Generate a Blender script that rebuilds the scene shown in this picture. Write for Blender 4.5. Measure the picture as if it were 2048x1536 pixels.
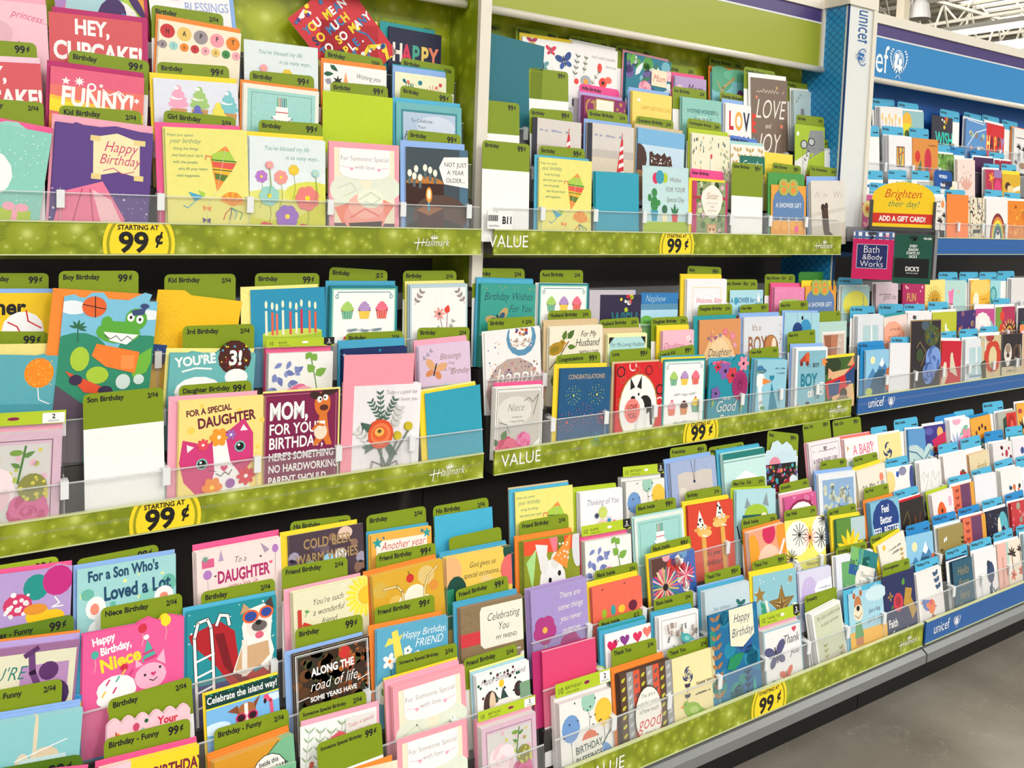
import bpy, math, random, re
from mathutils import Vector, Matrix
from mathutils.geometry import tessellate_polygon
S = bpy.context.scene; COL = S.collection
for o in list(bpy.data.objects): bpy.data.objects.remove(o)
PI = math.pi; rnd = random.Random(7)

# ---------------------------------------------------------------- camera
# World: X runs along the display to the right, Y goes into it, Z is up, the camera stands at the origin's height.
F, CX, CY = 1750.0, 1024.0, 519.17
SL, TV, VX, VY = -.038, 27600.0, 3650.0, 508.0
eX = Vector((VX - CX, VY - CY, F)).normalized()
eD = Vector((SL * TV, TV, F)).normalized()
eD = (eD - eX * eX.dot(eD)).normalized()
eY = eX.cross(eD)
def ray(x, y):
    v = Vector((x - CX, y - CY, F)); return Vector((eX.dot(v), eY.dot(v), -eD.dot(v)))
cam_data = bpy.data.cameras.new('camera'); cam = bpy.data.objects.new('camera', cam_data); COL.objects.link(cam)
right, up, back = ray(CX + 1, CY) - ray(CX, CY), ray(CX, CY - 1) - ray(CX, CY), -ray(CX, CY).normalized()
cam.matrix_world = Matrix((right, up, back)).transposed().to_4x4()
cam_data.sensor_width = 36; cam_data.lens = F / 2048 * 36
cam_data.shift_y = -(768 - CY) / 2048; cam_data.clip_start = .02; cam_data.clip_end = 200
S.camera = cam

# ---------------------------------------------------------------- light, world, exposure
S.view_settings.view_transform = 'Standard'; S.view_settings.look = 'None'
S.view_settings.gamma = 1; S.view_settings.use_curve_mapping = False
S.view_settings.exposure = EXPOSURE = 0.13
S.cycles.transparent_max_bounces = 24
world = bpy.data.worlds.new('store_air'); S.world = world; world.use_nodes = True
bg = world.node_tree.nodes['Background']; bg.inputs[0].default_value = (.96, .98, 1, 1); bg.inputs[1].default_value = .5
def area(name, loc, size, sy, power, rot=(0, 0, 0), col=(1, .985, .95)):
    l = bpy.data.lights.new(name, 'AREA'); l.shape = 'RECTANGLE'; l.size = size; l.size_y = sy; l.energy = power; l.color = col
    o = bpy.data.objects.new(name, l); COL.objects.link(o); o.location = loc; o.rotation_euler = rot
# rows of strip fixtures overhead (the lamp bodies are built with the ceiling)
LIGHT_X = [-4.2, -1.4, 1.4, 4.2, 7.0]
LIGHT_Z = 2.75
for x in LIGHT_X: area('strip_and_fill_light', (x, -4.1, LIGHT_Z - .06), .25, 6.0, 165)
for x, y in ((12.5, 8), (6.2, 2.2)): area('strip_and_fill_light', (x, y, LIGHT_Z - .08), .25, 6, 220)  # second one has no fixture: an added fill that brightens the far column
area('skylight_glow', (16, 8.1, 4.15), 6, 2.8, 160)

# ---------------------------------------------------------------- materials
def lin(c):
    if isinstance(c, str): c = [int(c[i:i+2], 16) / 255 for i in (0, 2, 4)]
    return tuple(((x / 12.92) if x <= .04045 else ((x + .055) / 1.055) ** 2.4) for x in c)
MATS = {}
def mat(name, col='ffffff', rough=.5, metal=0, bump=0, bscale=200, vary=0, spec=.5):
    if name in MATS: return MATS[name]
    m = bpy.data.materials.new(name); m.use_nodes = True; nt = m.node_tree; b = nt.nodes['Principled BSDF']
    b.inputs['Roughness'].default_value = rough; b.inputs['Metallic'].default_value = metal
    b.inputs['Specular IOR Level'].default_value = spec
    c = lin(col) + (1,); b.inputs['Base Color'].default_value = c
    tc = nt.nodes.new('ShaderNodeTexCoord'); nz = nt.nodes.new('ShaderNodeTexNoise'); nz.inputs['Scale'].default_value = bscale
    nt.links.new(tc.outputs['Object'], nz.inputs['Vector'])
    mx = nt.nodes.new('ShaderNodeMix'); mx.data_type = 'RGBA'; mx.inputs[6].default_value = c
    mx.inputs[7].default_value = tuple(x * (1 - vary) for x in c[:3]) + (1,)
    nt.links.new(nz.outputs[0], mx.inputs[0]); nt.links.new(mx.outputs[2], b.inputs['Base Color'])
    if bump:
        bp = nt.nodes.new('ShaderNodeBump'); bp.inputs['Strength'].default_value = bump; bp.inputs['Distance'].default_value = .001
        nt.links.new(nz.outputs[0], bp.inputs['Height']); nt.links.new(bp.outputs[0], b.inputs['Normal'])
    MATS[name] = m; return m
def paper_mat(name, rough, spec):
    m = bpy.data.materials.new(name); m.use_nodes = True; nt = m.node_tree; b = nt.nodes['Principled BSDF']
    at = nt.nodes.new('ShaderNodeVertexColor'); at.layer_name = 'Print'
    tc = nt.nodes.new('ShaderNodeTexCoord'); nz = nt.nodes.new('ShaderNodeTexNoise'); nz.inputs['Scale'].default_value = 90
    nt.links.new(tc.outputs['Object'], nz.inputs['Vector'])
    hs = nt.nodes.new('ShaderNodeHueSaturation'); mr = nt.nodes.new('ShaderNodeMapRange')
    mr.inputs[3].default_value = .95; mr.inputs[4].default_value = 1.05
    nt.links.new(nz.outputs[0], mr.inputs[0]); nt.links.new(mr.outputs[0], hs.inputs['Value'])
    nt.links.new(at.outputs[0], hs.inputs['Color']); nt.links.new(hs.outputs[0], b.inputs['Base Color'])
    b.inputs['Roughness'].default_value = rough; b.inputs['Specular IOR Level'].default_value = spec
    MATS[name] = m; return m
PAPER = paper_mat('printed_card', .45, .3)
def clear_mat(name, tint, alpha, rough=.08):
    m = bpy.data.materials.new(name); m.use_nodes = True; nt = m.node_tree; nt.nodes.clear()
    out = nt.nodes.new('ShaderNodeOutputMaterial'); tr = nt.nodes.new('ShaderNodeBsdfTransparent'); gl = nt.nodes.new('ShaderNodeBsdfGlossy')
    df = nt.nodes.new('ShaderNodeBsdfDiffuse'); df.inputs[0].default_value = (.88, .9, .91, 1)
    tr.inputs[0].default_value = (*tint, 1); gl.inputs['Roughness'].default_value = rough
    lw = nt.nodes.new('ShaderNodeLayerWeight'); lw.inputs[0].default_value = .5; fp = nt.nodes.new('ShaderNodeMath'); fp.operation = 'POWER'; fp.inputs[1].default_value = 4; fr = nt.nodes.new('ShaderNodeMath'); fr.operation = 'MULTIPLY_ADD'; fr.inputs[1].default_value = .45; fr.inputs[2].default_value = .03
    nt.links.new(lw.outputs['Facing'], fp.inputs[0]); nt.links.new(fp.outputs[0], fr.inputs[0])
    m1 = nt.nodes.new('ShaderNodeMixShader'); m2 = nt.nodes.new('ShaderNodeMixShader'); m1.inputs[0].default_value = alpha
    nt.links.new(tr.outputs[0], m1.inputs[1]); nt.links.new(df.outputs[0], m1.inputs[2])
    nt.links.new(fr.outputs[0], m2.inputs[0]); nt.links.new(m1.outputs[0], m2.inputs[1]); nt.links.new(gl.outputs[0], m2.inputs[2])
    nt.links.new(m2.outputs[0], out.inputs[0]); MATS[name] = m; return m
ACRYL = clear_mat('clear_acrylic', (.99, .992, .992), .04)
EDGE = clear_mat('acrylic_edge', (.9, .92, .92), .5, .2)
FIN = clear_mat('frosted_divider', (.94, .96, .96), .25, .2)
FILM = clear_mat('cellophane', (.985, .985, .985), .02, .12)

# ---------------------------------------------------------------- object helpers
def tag(o, label=None, cat=None, group=None, kind=None):
    if label: o['label'] = label
    if cat: o['category'] = cat
    if group: o['group'] = group
    if kind: o['kind'] = kind
    return o
def link(name, me, parent=None, loc=None, m=None):
    o = bpy.data.objects.new(name, me); COL.objects.link(o)
    if parent: o.parent = parent
    if loc: o.location = loc
    if m is not None and me: me.materials.append(m)
    return o
def empty(name, loc=(0, 0, 0)):
    o = bpy.data.objects.new(name, None); o.empty_display_size = .05; COL.objects.link(o); o.location = loc; return o
class MB:
    def __init__(s): s.v = []; s.f = []
    def box(s, x0, y0, z0, x1, y1, z1):
        b = len(s.v); s.v += [(x, y, z) for z in (z0, z1) for y in (y0, y1) for x in (x0, x1)]
        s.f += [tuple(b + i for i in q) for q in ((0, 2, 3, 1), (4, 5, 7, 6), (0, 1, 5, 4), (2, 6, 7, 3), (0, 4, 6, 2), (1, 3, 7, 5))]; return s
    def prism(s, pts, ax, a0, a1):
        n = len(pts); b = len(s.v)
        for a in (a0, a1):
            for p in pts: s.v.append({'x': (a, p[0], p[1]), 'y': (p[0], a, p[1]), 'z': (p[0], p[1], a)}[ax])
        s.f += [tuple(b + i for i in range(n)), tuple(b + n + i for i in reversed(range(n)))]
        s.f += [(b + i, b + n + i, b + n + (i + 1) % n, b + (i + 1) % n) for i in range(n)]; return s
    def bar(s, p, q, r, n=4, rot=PI / 4):
        p, q = Vector(p), Vector(q); d = (q - p).normalized(); a = d.cross(Vector((0, 0, 1)) if abs(d.z) < .9 else Vector((1, 0, 0))).normalized(); c = d.cross(a)
        b = len(s.v)
        for e in (p, q):
            for i in range(n): t = rot + 2 * PI * i / n; s.v.append(tuple(e + a * r * math.cos(t) + c * r * math.sin(t)))
        s.f += [(b + i, b + (i + 1) % n, b + n + (i + 1) % n, b + n + i) for i in range(n)] + [tuple(b + i for i in range(n))[::-1], tuple(b + n + i for i in range(n))]; return s
    def lathe(s, prof, c=(0, 0, 0), n=20):
        b = len(s.v)
        for r, z in prof:
            for i in range(n): s.v.append((c[0] + r * math.cos(2 * PI * i / n), c[1] + r * math.sin(2 * PI * i / n), c[2] + z))
        for k in range(len(prof) - 1): s.f += [(b + k * n + i, b + k * n + (i + 1) % n, b + (k + 1) * n + (i + 1) % n, b + (k + 1) * n + i) for i in range(n)]
        return s
    def build(s, name, m, parent=None, loc=None):
        me = bpy.data.meshes.new(name); me.from_pydata(s.v, [], s.f); me.update()
        bm_fix(me); return link(name, me, parent, loc, m)
def bm_fix(me):
    import bmesh
    b = bmesh.new(); b.from_mesh(me); bmesh.ops.recalc_face_normals(b, faces=b.faces); b.to_mesh(me); b.free()

# ---------------------------------------------------------------- glyphs of the built-in font
GL = {}
def glyph(ch, st):
    k = (ch, st)
    if k in GL: return GL[k]
    off, adv0, adv1 = {'r': (0, 0, 0), 'b': (.035, 0, 0), 's': (-.006, 0, 0), 'l': (-.012, 0, 0), 'c': (.02, 0, 0)}[st], 0, 0
    def mk(body, fill):
        cu = bpy.data.curves.new('g', 'FONT'); cu.body = body; cu.size = 1; cu.resolution_u = 3; cu.offset = off[0] if fill else 0
        cu.fill_mode = 'FRONT' if fill else 'NONE'
        o = bpy.data.objects.new('g', cu); COL.objects.link(o); bpy.context.view_layer.update()
        me = bpy.data.meshes.new_from_object(o.evaluated_get(bpy.context.evaluated_depsgraph_get()))
        vs = [tuple(v.co[:2]) for v in me.vertices]; fs = [tuple(p.vertices) for p in me.polygons]
        bpy.data.objects.remove(o); bpy.data.curves.remove(cu); bpy.data.meshes.remove(me); return vs, fs
    def wd(t):
        v, _ = mk(t, False); xs = [a[0] for a in v]; return max(xs) - min(xs)
    adv = wd('H' + ch + 'H') - wd('HH') if ch != ' ' else .3
    v, f = mk(ch, True) if ch != ' ' else ([], [])
    GL[k] = (v, f, adv); return GL[k]

# ---------------------------------------------------------------- print painter: flat print laid on a card face, u across, v down, both in card widths
C = dict(w='f6f5f2', k='1c1a1a', dg='3a3a3c', g='8fa51c', lg='b4c92a', tg='7f961a', y='f6d832', ly='f5eb8f', o='f58a33', r='d12a33', pk='f25c93', lp='f7a9bd', pp='f6c9d8', mg='b82a6a',
         b='4aa6c8', lb='a9d3e2', bl='8fb4ea', nb='24335c', tl='2a9aa0', aq='a9d8d6', pu='5b3b86', lv='b9a1d8', br='7a5a3c', tn='d9bf95', go='b5923c', gy='9a9a9a', lgy='d8d8d8', dgr='1f5b3c', gr='4a9a4a', cr='f3ecd2', be='dfd4c4', ub='1e8ac8', ut='52b3d4', sal='e8735e', te='1f7f8c')
class P:
    def __init__(s, w, h): s.w = w; s.h = h; s.H = h / w; s.v = []; s.f = []; s.c = []; s.z = 0; s.af = (0, 0, 1, 1); s.t0 = 0; s.clip = True; s.sh = None; s.pc = {}
    def col(s, c):
        if c not in s.pc: s.pc[c] = lin(C.get(c, c)) + (1,)
        return s.pc[c]
    def nl(s): s.z -= 3.2e-5
    def A(s, ox=0, oy=0, sx=1, sy=None): s.af = (ox, oy, sx, sy or sx); return s
    def tri(s, pts, c):
        ox, oy, ax_, ay_ = s.af; pts = [(ox + q[0] * ax_, oy + q[1] * ay_) for q in pts]
        if s.clip:
            for ax, lim, sg in ((0, 0, 1), (0, 1, -1), (1, s.t0, 1), (1, s.H, -1)):
                if all((p[ax] - lim) * sg >= 0 for p in pts): continue
                out = []
                for i in range(len(pts)):
                    a, b = pts[i - 1], pts[i]; da, db = (a[ax] - lim) * sg, (b[ax] - lim) * sg
                    if (da >= 0) != (db >= 0): t = da / (da - db); out.append((a[0] + (b[0] - a[0]) * t, a[1] + (b[1] - a[1]) * t))
                    if db >= 0: out.append(b)
                pts = out
                if len(pts) < 3: return
        b = len(s.v); s.v += [((p[0] - .5) * s.w, s.z, (s.H - p[1]) * s.w) for p in pts]
        s.f.append(tuple(range(b, b + len(pts)))); s.c.append(s.col(c))
    def PL(s, pts, c, conv=False):
        s.nl()
        if conv or len(pts) < 4: s.tri(list(pts), c); return s
        for t in tessellate_polygon([[Vector((p[0], p[1], 0)) for p in pts]]): s.tri([pts[i] for i in t], c)
        return s
    def R(s, a, b, c, d, k): return s.PL([(a, b), (c, b), (c, d), (a, d)], k, True)
    def E(s, u, v, a, b, k, rot=0, n=14):
        ca, sa = math.cos(rot), math.sin(rot); q = [(a * math.cos(2 * PI * i / n), b * math.sin(2 * PI * i / n)) for i in range(n)]
        return s.PL([(u + x * ca - y * sa, v + x * sa + y * ca) for x, y in q], k, True)
    def L(s, pts, w, k):
        s.nl()
        for a, b in zip(pts, pts[1:]):
            dx, dy = b[0] - a[0], b[1] - a[1]; l = math.hypot(dx, dy) or 1; e = .35 * w / l; nx, ny = -dy / l * w / 2, dx / l * w / 2
            a2 = (a[0] - dx * e, a[1] - dy * e); b2 = (b[0] + dx * e, b[1] + dy * e)
            s.tri([(a2[0] + nx, a2[1] + ny), (b2[0] + nx, b2[1] + ny), (b2[0] - nx, b2[1] - ny), (a2[0] - nx, a2[1] - ny)], k)
        return s
    def T(s, t, u, v, sz, k, st='r', al='c', rot=0, sx=1):
        s.nl(); sh = {'s': .34, 'l': 0}.get(st, 0); cx = {'s': .78, 'c': .72, 'b': .9, 'r': .92}.get(st, .92) * sx
        gs = [glyph(ch, st) for ch in t]; W = sum(g[2] for g in gs) * sz * cx; x = {'c': -W / 2, 'l': 0, 'r': -W}[al]; ca, sa = math.cos(rot), math.sin(rot)
        for g in gs:
            for f in g[1]:
                q = []
                for i in f:
                    gx, gy = g[0][i]; px = x + (gx + gy * sh) * sz * cx; py = -gy * sz; q.append((u + px * ca - py * sa, v + px * sa + py * ca))
                s.tri(q, k)
            x += g[2] * sz * cx
        return s
    def M(s, lines, u, v, sz, k, st='r', al='c', ld=1.25, rot=0):
        for i, t in enumerate(lines): s.T(t, u - i * sz * ld * math.sin(rot), v + i * sz * ld, sz, k, st, al, rot)
        return s
    def star(s, u, v, r, k, n=5, inn=.42, rot=-PI / 2):
        return s.PL([(u + (r if i % 2 == 0 else r * inn) * math.cos(rot + PI * i / n), v + (r if i % 2 == 0 else r * inn) * math.sin(rot + PI * i / n)) for i in range(2 * n)], k)
    def heart(s, u, v, r, k, rot=0):
        q = []
        for i in range(18):
            t = 2 * PI * i / 18; x = 16 * math.sin(t) ** 3 / 17 * r; y = -(13 * math.cos(t) - 5 * math.cos(2 * t) - 2 * math.cos(3 * t) - math.cos(4 * t)) / 17 * r
            q.append((u + x * math.cos(rot) - y * math.sin(rot), v + x * math.sin(rot) + y * math.cos(rot)))
        return s.PL(q, k)
    def fl(s, u, v, r, k, cc='y', n=6, fat=.42, rot=0):
        for i in range(n):
            t = rot + 2 * PI * i / n; s.E(u + .58 * r * math.cos(t), v + .58 * r * math.sin(t), .45 * r, fat * .62 * r, k, t, 10)
        return s.E(u, v, .22 * r, .22 * r, cc, 0, 10)
    def leaf(s, u, v, l, w, a, k):
        ca, sa = math.cos(a), math.sin(a); q = [(0, 0), (.3, .5), (.65, .4), (1, 0), (.65, -.4), (.3, -.5)]
        return s.PL([(u + x * l * ca - y * w * sa, v + x * l * sa + y * w * ca) for x, y in q], k, True)
    def sprig(s, u0, v0, u1, v1, k, n=5, l=.08, w=.04, st=.006):
        s.L([(u0, v0), (u1, v1)], st, k); a = math.atan2(v1 - v0, u1 - u0)
        for i in range(n):
            t = (i + .6) / n; u, v = u0 + (u1 - u0) * t, v0 + (v1 - v0) * t
            for sg in (-1, 1): s.leaf(u, v, l, w, a + sg * .8, k)
        return s
    def rose(s, u, v, r, k, k2, seed=1):
        q = random.Random(seed)
        for i in range(7): t = i * .9; s.E(u + .5 * r * math.cos(t), v + .5 * r * math.sin(t), .55 * r, .42 * r, k if i % 2 else k2, t + 1.2, 12)
        s.E(u, v, .5 * r, .48 * r, k2, 0, 12)
        for i in range(4): s.E(u + q.uniform(-.1, .1) * r, v + q.uniform(-.1, .1) * r, (.4 - .09 * i) * r, (.3 - .06 * i) * r, k if i % 2 == 0 else k2, i * .9, 12)
        return s
    def daisy(s, u, v, r, k, cc='k', n=12, w=.012):
        for i in range(n): t = 2 * PI * i / n + .1; s.L([(u + .12 * r * math.cos(t), v + .12 * r * math.sin(t)), (u + r * math.cos(t), v + r * math.sin(t))], w, k)
        return s.E(u, v, .16 * r, .16 * r, cc, 0, 9)
    def bal(s, u, v, r, k, st=None, ln=.3):
        s.L([(u, v + r), (u + .01, v + r + ln * .5), (u - .005, v + r + ln)], .008, st or 'gy')
        s.E(u, v, r * .86, r, k); return s.PL([(u, v + r * .9), (u - .1 * r, v + 1.12 * r), (u + .1 * r, v + 1.12 * r)], k)
    def cup(s, u, v, w, fr, cp, dk=None, ch=None):
        s.PL([(u - .42 * w, v), (u + .42 * w, v), (u + .32 * w, v + .58 * w), (u - .32 * w, v + .58 * w)], cp, True)
        for i in range(4): x = u + (-.3 + .2 * i) * w; s.L([(x, v + .03 * w), (u + (x - u) * .8, v + .56 * w)], .02 * w, 'cr')
        if dk: s.R(u - .45 * w, v - .1 * w, u + .45 * w, v + .04 * w, dk)
        s.E(u, v - .14 * w, .48 * w, .2 * w, fr).E(u, v - .32 * w, .36 * w, .19 * w, fr).E(u, v - .47 * w, .2 * w, .15 * w, fr)
        if ch: s.E(u, v - .66 * w, .09 * w, .09 * w, ch)
        return s
    def bfly(s, u, v, r, k, k2=None, rot=0):
        k2 = k2 or k
        for sg in (-1, 1):
            for dx, dy, a, b, t, kk in ((.55, -.35, .58, .34, -.6, k), (.42, .38, .42, .27, .7, k2)):
                x, y = dx * r * sg, dy * r; s.E(u + x * math.cos(rot) - y * math.sin(rot), v + x * math.sin(rot) + y * math.cos(rot), a * r, b * r, kk, sg * t + rot, 10)
        return s.L([(u + .5 * r * math.sin(rot), v - .5 * r * math.cos(rot)), (u - .5 * r * math.sin(rot), v + .5 * r * math.cos(rot))], .12 * r, 'k')
    def bird(s, u, v, r, k, k2, sg=1):
        s.E(u, v, r, .62 * r, k, -.3 * sg).E(u + sg * .75 * r, v - .5 * r, .38 * r, .36 * r, k).PL([(u - sg * .7 * r, v - .1 * r), (u - sg * 1.8 * r, v + .5 * r), (u - sg * .6 * r, v + .45 * r)], k)
        s.PL([(u + sg * 1.08 * r, v - .6 * r), (u + sg * 1.45 * r, v - .48 * r), (u + sg * 1.06 * r, v - .38 * r)], 'o'); s.E(u - sg * .15 * r, v + .05 * r, .55 * r, .3 * r, k2, -.3 * sg)
        return s.E(u + sg * .82 * r, v - .56 * r, .07 * r, .07 * r, 'k', 0, 8)
    def dots(s, n, u0, v0, u1, v1, r, ks, seed=1, sq=False):
        q = random.Random(seed); ks = ks if isinstance(ks, (list, tuple)) else [ks]; s.nl()
        for i in range(n):
            u, v, rr, k = q.uniform(u0, u1), q.uniform(v0, v1), r * q.uniform(.6, 1.3), ks[i % len(ks)]; m = 4 if sq else 8
            s.tri([(u + rr * math.cos(2 * PI * j / m), v + rr * math.sin(2 * PI * j / m)) for j in range(m)], k)
        return s
    def scr(s, u0, v, u1, h, k, w=.008, seed=3, step=.022):
        q = random.Random(seed); pts = []; u = u0; i = 0
        while u < u1:
            pts.append((u, v + (h * q.uniform(.2, .8) * (-1 if i % 2 else .15)))); u += step * q.uniform(.6, 1.1); i += 1
            if q.random() < .14: s.L(pts, w, k) if len(pts) > 1 else 0; pts = []; u += step
        if len(pts) > 1: s.L(pts, w, k)
        return s
    def ray(s, u, v, r0, r1, n, w, k):
        for i in range(n): t = 2 * PI * i / n; s.L([(u + r0 * math.cos(t), v + r0 * math.sin(t)), (u + r1 * math.cos(t), v + r1 * math.sin(t))], w, k)
        return s
    def fr(s, m, w, k, bot=True):
        H = s.H - m if bot else s.H + .1
        return s.R(m, m, 1 - m, m + w, k).R(m, m, m + w, H, k).R(1 - m - w, m, 1 - m, H, k).R(m, H - w, 1 - m, H, k)
    def tree(s, u, v, r, k):
        s.L([(u, v), (u + .12 * r, v + 1.6 * r)], .14 * r, k)
        for a in (-2.9, -2.2, -1.5, -.8, -.2, .3): s.leaf(u, v, r, .3 * r, a, k)
        return s
    def mesh(s, name, outline, th, bgc, edge='eeeeec', backc='f2f1ee'):
        """outline in u,v (front face), extruded by th; print polygons follow in front of it"""
        n = len(outline); V = []; Fc = []; K = []
        for y in (0, th):
            for p in outline: V.append(((p[0] - .5) * s.w, y, (s.H - p[1]) * s.w))
        tr = [tuple(t) for t in tessellate_polygon([[Vector((p[0], p[1], 0)) for p in outline]])]
        for t in tr:
            a, b, c = [outline[i] for i in t]; ccw = (b[0] - a[0]) * (c[1] - a[1]) - (b[1] - a[1]) * (c[0] - a[0]) > 0
            Fc.append(t if not ccw else t[::-1]); K.append(s.col(bgc)); Fc.append(tuple(i + n for i in (t[::-1] if not ccw else t))); K.append(s.col(backc))
        for i in range(n): j = (i + 1) % n; Fc.append((i, i + n, j + n, j)); K.append(s.col(edge))
        b = len(V); V += s.v; Fc += [tuple(i + b for i in f) for f in s.f]; K += s.c
        me = bpy.data.meshes.new(name); me.from_pydata(V, [], Fc); at = me.color_attributes.new('Print', 'FLOAT_COLOR', 'CORNER')
        buf = []
        for p, k in zip(me.polygons, K): buf += list(k) * p.loop_total
        at.data.foreach_set('color', buf); me.update(); me.materials.append(PAPER); return me
def rect(H, rad=0, top=True):
    if not rad: return [(0, 0), (1, 0), (1, H), (0, H)]
    q = [(rad * (1 - math.cos(a)), rad * (1 - math.sin(a))) for a in (0, PI / 6, PI / 3, PI / 2)]
    return q + [(1 - x, y) for x, y in reversed(q)] + [(1, H), (0, H)]
# ---------------------------------------------------------------- where the pockets are
TIERS = {'U': dict(y0=1.475, dy=.037, z0=-.077, dz=.084, ln=.06, rows=4), 'M': dict(y0=1.41, dy=.035, z0=-.504, dz=.086, ln=.06, rows=3), 'L': dict(y0=1.176, dy=.041, z0=-1.014, dz=.07, ln=.17, rows=5)}
BAYN = {'L': 'left', 'M': 'middle', 'R': 'blue-sign'}; TIERN = {'U': 'top shelf', 'M': 'middle shelf', 'L': 'bottom shelf'}
ROWN = ['front row', 'second row', 'third row', 'fourth row', 'back row']
CROP = dict(A=(0, 0, 4), B=(480, 0, 4), C=(0, 320, 4), D=(480, 320, 4), E=(940, 0, 4), F=(1300, 0, 4), G=(940, 320, 4), H=(1300, 320, 4), I=(0, 660, 4), J=(480, 640, 4),
            K=(0, 1000, 5.12), L=(360, 1000, 5.12), M=(0, 1236, 5.12), N=(360, 1236, 5.12), O=(700, 980, 5.12), P=(700, 1236, 5.12), Q=(950, 620, 5.12), R=(1320, 620, 5.12),
            S=(980, 900, 5.12), T=(1300, 860, 5.12), U=(1040, 1130, 5.12), V=(1040, 1236, 5.12), W=(1400, 1080, 5.12), X=(1648, 980, 5.12), Y=(1648, 780, 5.12), Z=(1648, 500, 5.12),
            a=(1648, 200, 5.12), b=(1648, 0, 5.12), c=(1848, 180, 10.24), d=(1848, 330, 10.24), e=(1848, 800, 10.24), f=(1848, 950, 10.24), g=(1848, 520, 10.24), h=(1848, 640, 10.24), _=(0, 0, 1))
def onrow(tier, row, q, x, y, back=0.0):
    """the point of the leaning pocket plane that the crop coordinate shows"""
    ox, oy, k = CROP[q]; t = TIERS[tier]; r = ray(ox + x / k, oy + y / k); zr = t['z0'] + row * t['dz']; yr = t['y0'] + row * t['dy'] + back
    # Y = yr + (Z - zr) * ln
    s = (yr - zr * t['ln']) / (r.y - r.z * t['ln']); return r * s
def frame_of(tier, p0, p1):
    ln = TIERS[tier]['ln']; u = (p1 - p0); w = u.length; u.normalize(); n = Vector((0, -1, ln)).normalized()
    upv = n.cross(u).normalized() if n.cross(u).z > 0 else -n.cross(u).normalized()
    return u, upv, w
def place_sheet(name, tier, row, p0, p1, h=None, sink=0):
    """local frame of a sheet whose top edge runs p0-p1; origin at its bottom middle"""
    u, upv, w = frame_of(tier, p0, p1); zr = TIERS[tier]['z0'] + row * TIERS[tier]['dz']; top = (p0 + p1) / 2
    if h is None: h = (top.z - zr) / upv.z
    h = min(h, w * 1.9)
    org = top - upv * h; M = Matrix((u, -u.cross(upv) * -1, upv)).transposed()
    yv = upv.cross(u)   # into the display
    M = Matrix((u, yv, upv)).transposed().to_4x4(); M.translation = org; return M, w, h
SCALL = lambda H, n=6, d=.03, s=0: [(0, H)] + [(0, .05)] + [(i / (n * 4), .05 - d * abs(math.sin(PI * i / 4)) + s) for i in range(n * 4 + 1)] + [(1, .05), (1, H)]
STOPW = {'a', 'an', 'the', 'with', 'of', 'in', 'on', 'and', 'reading', 'under', 'beside', 'inside', 'by', 'at', 'For', 'to', 'its', 'For', 'between', 'behind', 'below', 'above', 'near', 'next'}
def short(t, n=5):
    w = t.replace(',', '').split()[:n]
    while w and w[-1] in STOPW: w.pop()
    return ' '.join(w)
n_copies = 0; COPIES = []
def ccard(bay_tier, row, q, x0, y0, x1, y1, phrase, bgc, art=None, tg=None, e=None, n=0, h=None, sh=None, er=.009, edge='eeeeec', ed=0, cn='greeting card', nm='greeting_card', rad=0, bk=0):
    global n_copies
    bay, tier = bay_tier; place = f"{ROWN[row]}, {BAYN[bay]} {TIERN[tier]}"
    p0, p1 = onrow(tier, row, q, x0, y0, bk), onrow(tier, row, q, x1, y1, bk)
    M, w, hh = place_sheet(nm, tier, row, p0, p1, h); p = P(w, hh); TH = .001
    if sh: p.t0 = -.17
    er *= {'U': 1, 'M': .7, 'L': .5}[tier]
    if art: art(p)
    out = sh(p.H) if sh else rect(p.H, rad)
    o = link(nm, p.mesh(nm, out, TH, bgc, edge)); o.matrix_world = M; tag(o, f"{phrase}, {place}", cn)
    d = TH + .0005
    yv = M.to_3x3().col[1]; xv = M.to_3x3().col[0]; uv = M.to_3x3().col[2]
    if n:
        pc = P(w, hh); pc.clip = True; pcm = me = pc.mesh(nm, out, TH, bgc, edge)
        if p.v: me = o.data
        for i in range(n):
            mm = M.copy(); g = random.Random(hash((x0, y0, i)) & 0xffff)
            mm.translation = M.translation + yv * (d + .0017 * (i + .5)) - xv * (.0007 * (i + 1)) + uv * (.0016 * (i % 2)) + xv * g.uniform(-.0012, .0012)
            pxw = abs(x1 - x0) / CROP[q][2]
            COPIES.append((pxw - 4 * i, nm, me, pcm, mm, f"spare {'copy' if cn != 'envelope' else 'envelope'} behind the {short(phrase)}, {place}", cn, f"spares behind the {short(phrase)}, {place}"))
        d += .0017 * (n + .5)
    if e:
        ks = e if isinstance(e, (list, tuple)) else [e]
        for i, k in enumerate(ks):
            pe = P(w * 1.03, hh + er); H = pe.H
            pe.L([(0, .02), (.5, .42), (1, .02)], .006, tuple(x * .9 for x in [int(C.get(k, k)[j:j+2], 16) / 255 for j in (0, 2, 4)]))
            o2 = link('envelope', pe.mesh('envelope', rect(H), .0014, k, k, k)); mm = M.copy(); mm.translation = M.translation + yv * (d + .001) - xv * (.002 + ed + .0005 * n) + uv * (.0 + .003 * i); o2.matrix_world = mm
            tag(o2, f"{'' if len(ks) == 1 else ['front ', 'second ', 'third '][i]}{CN.get(k, 'coloured')} envelope behind the {short(phrase)}, {place}", 'envelope'); d += .0022
    if tg:
        if isinstance(tg[0], str): tq, *tg = tg
        else: tq = q
        tg = list(tg); kc = tg.pop() if len(tg) == 7 else None
        ptag(bay_tier, row, tq, *tg, back=bk + d + .003, ref=phrase, col=kc)
    return o
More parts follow.
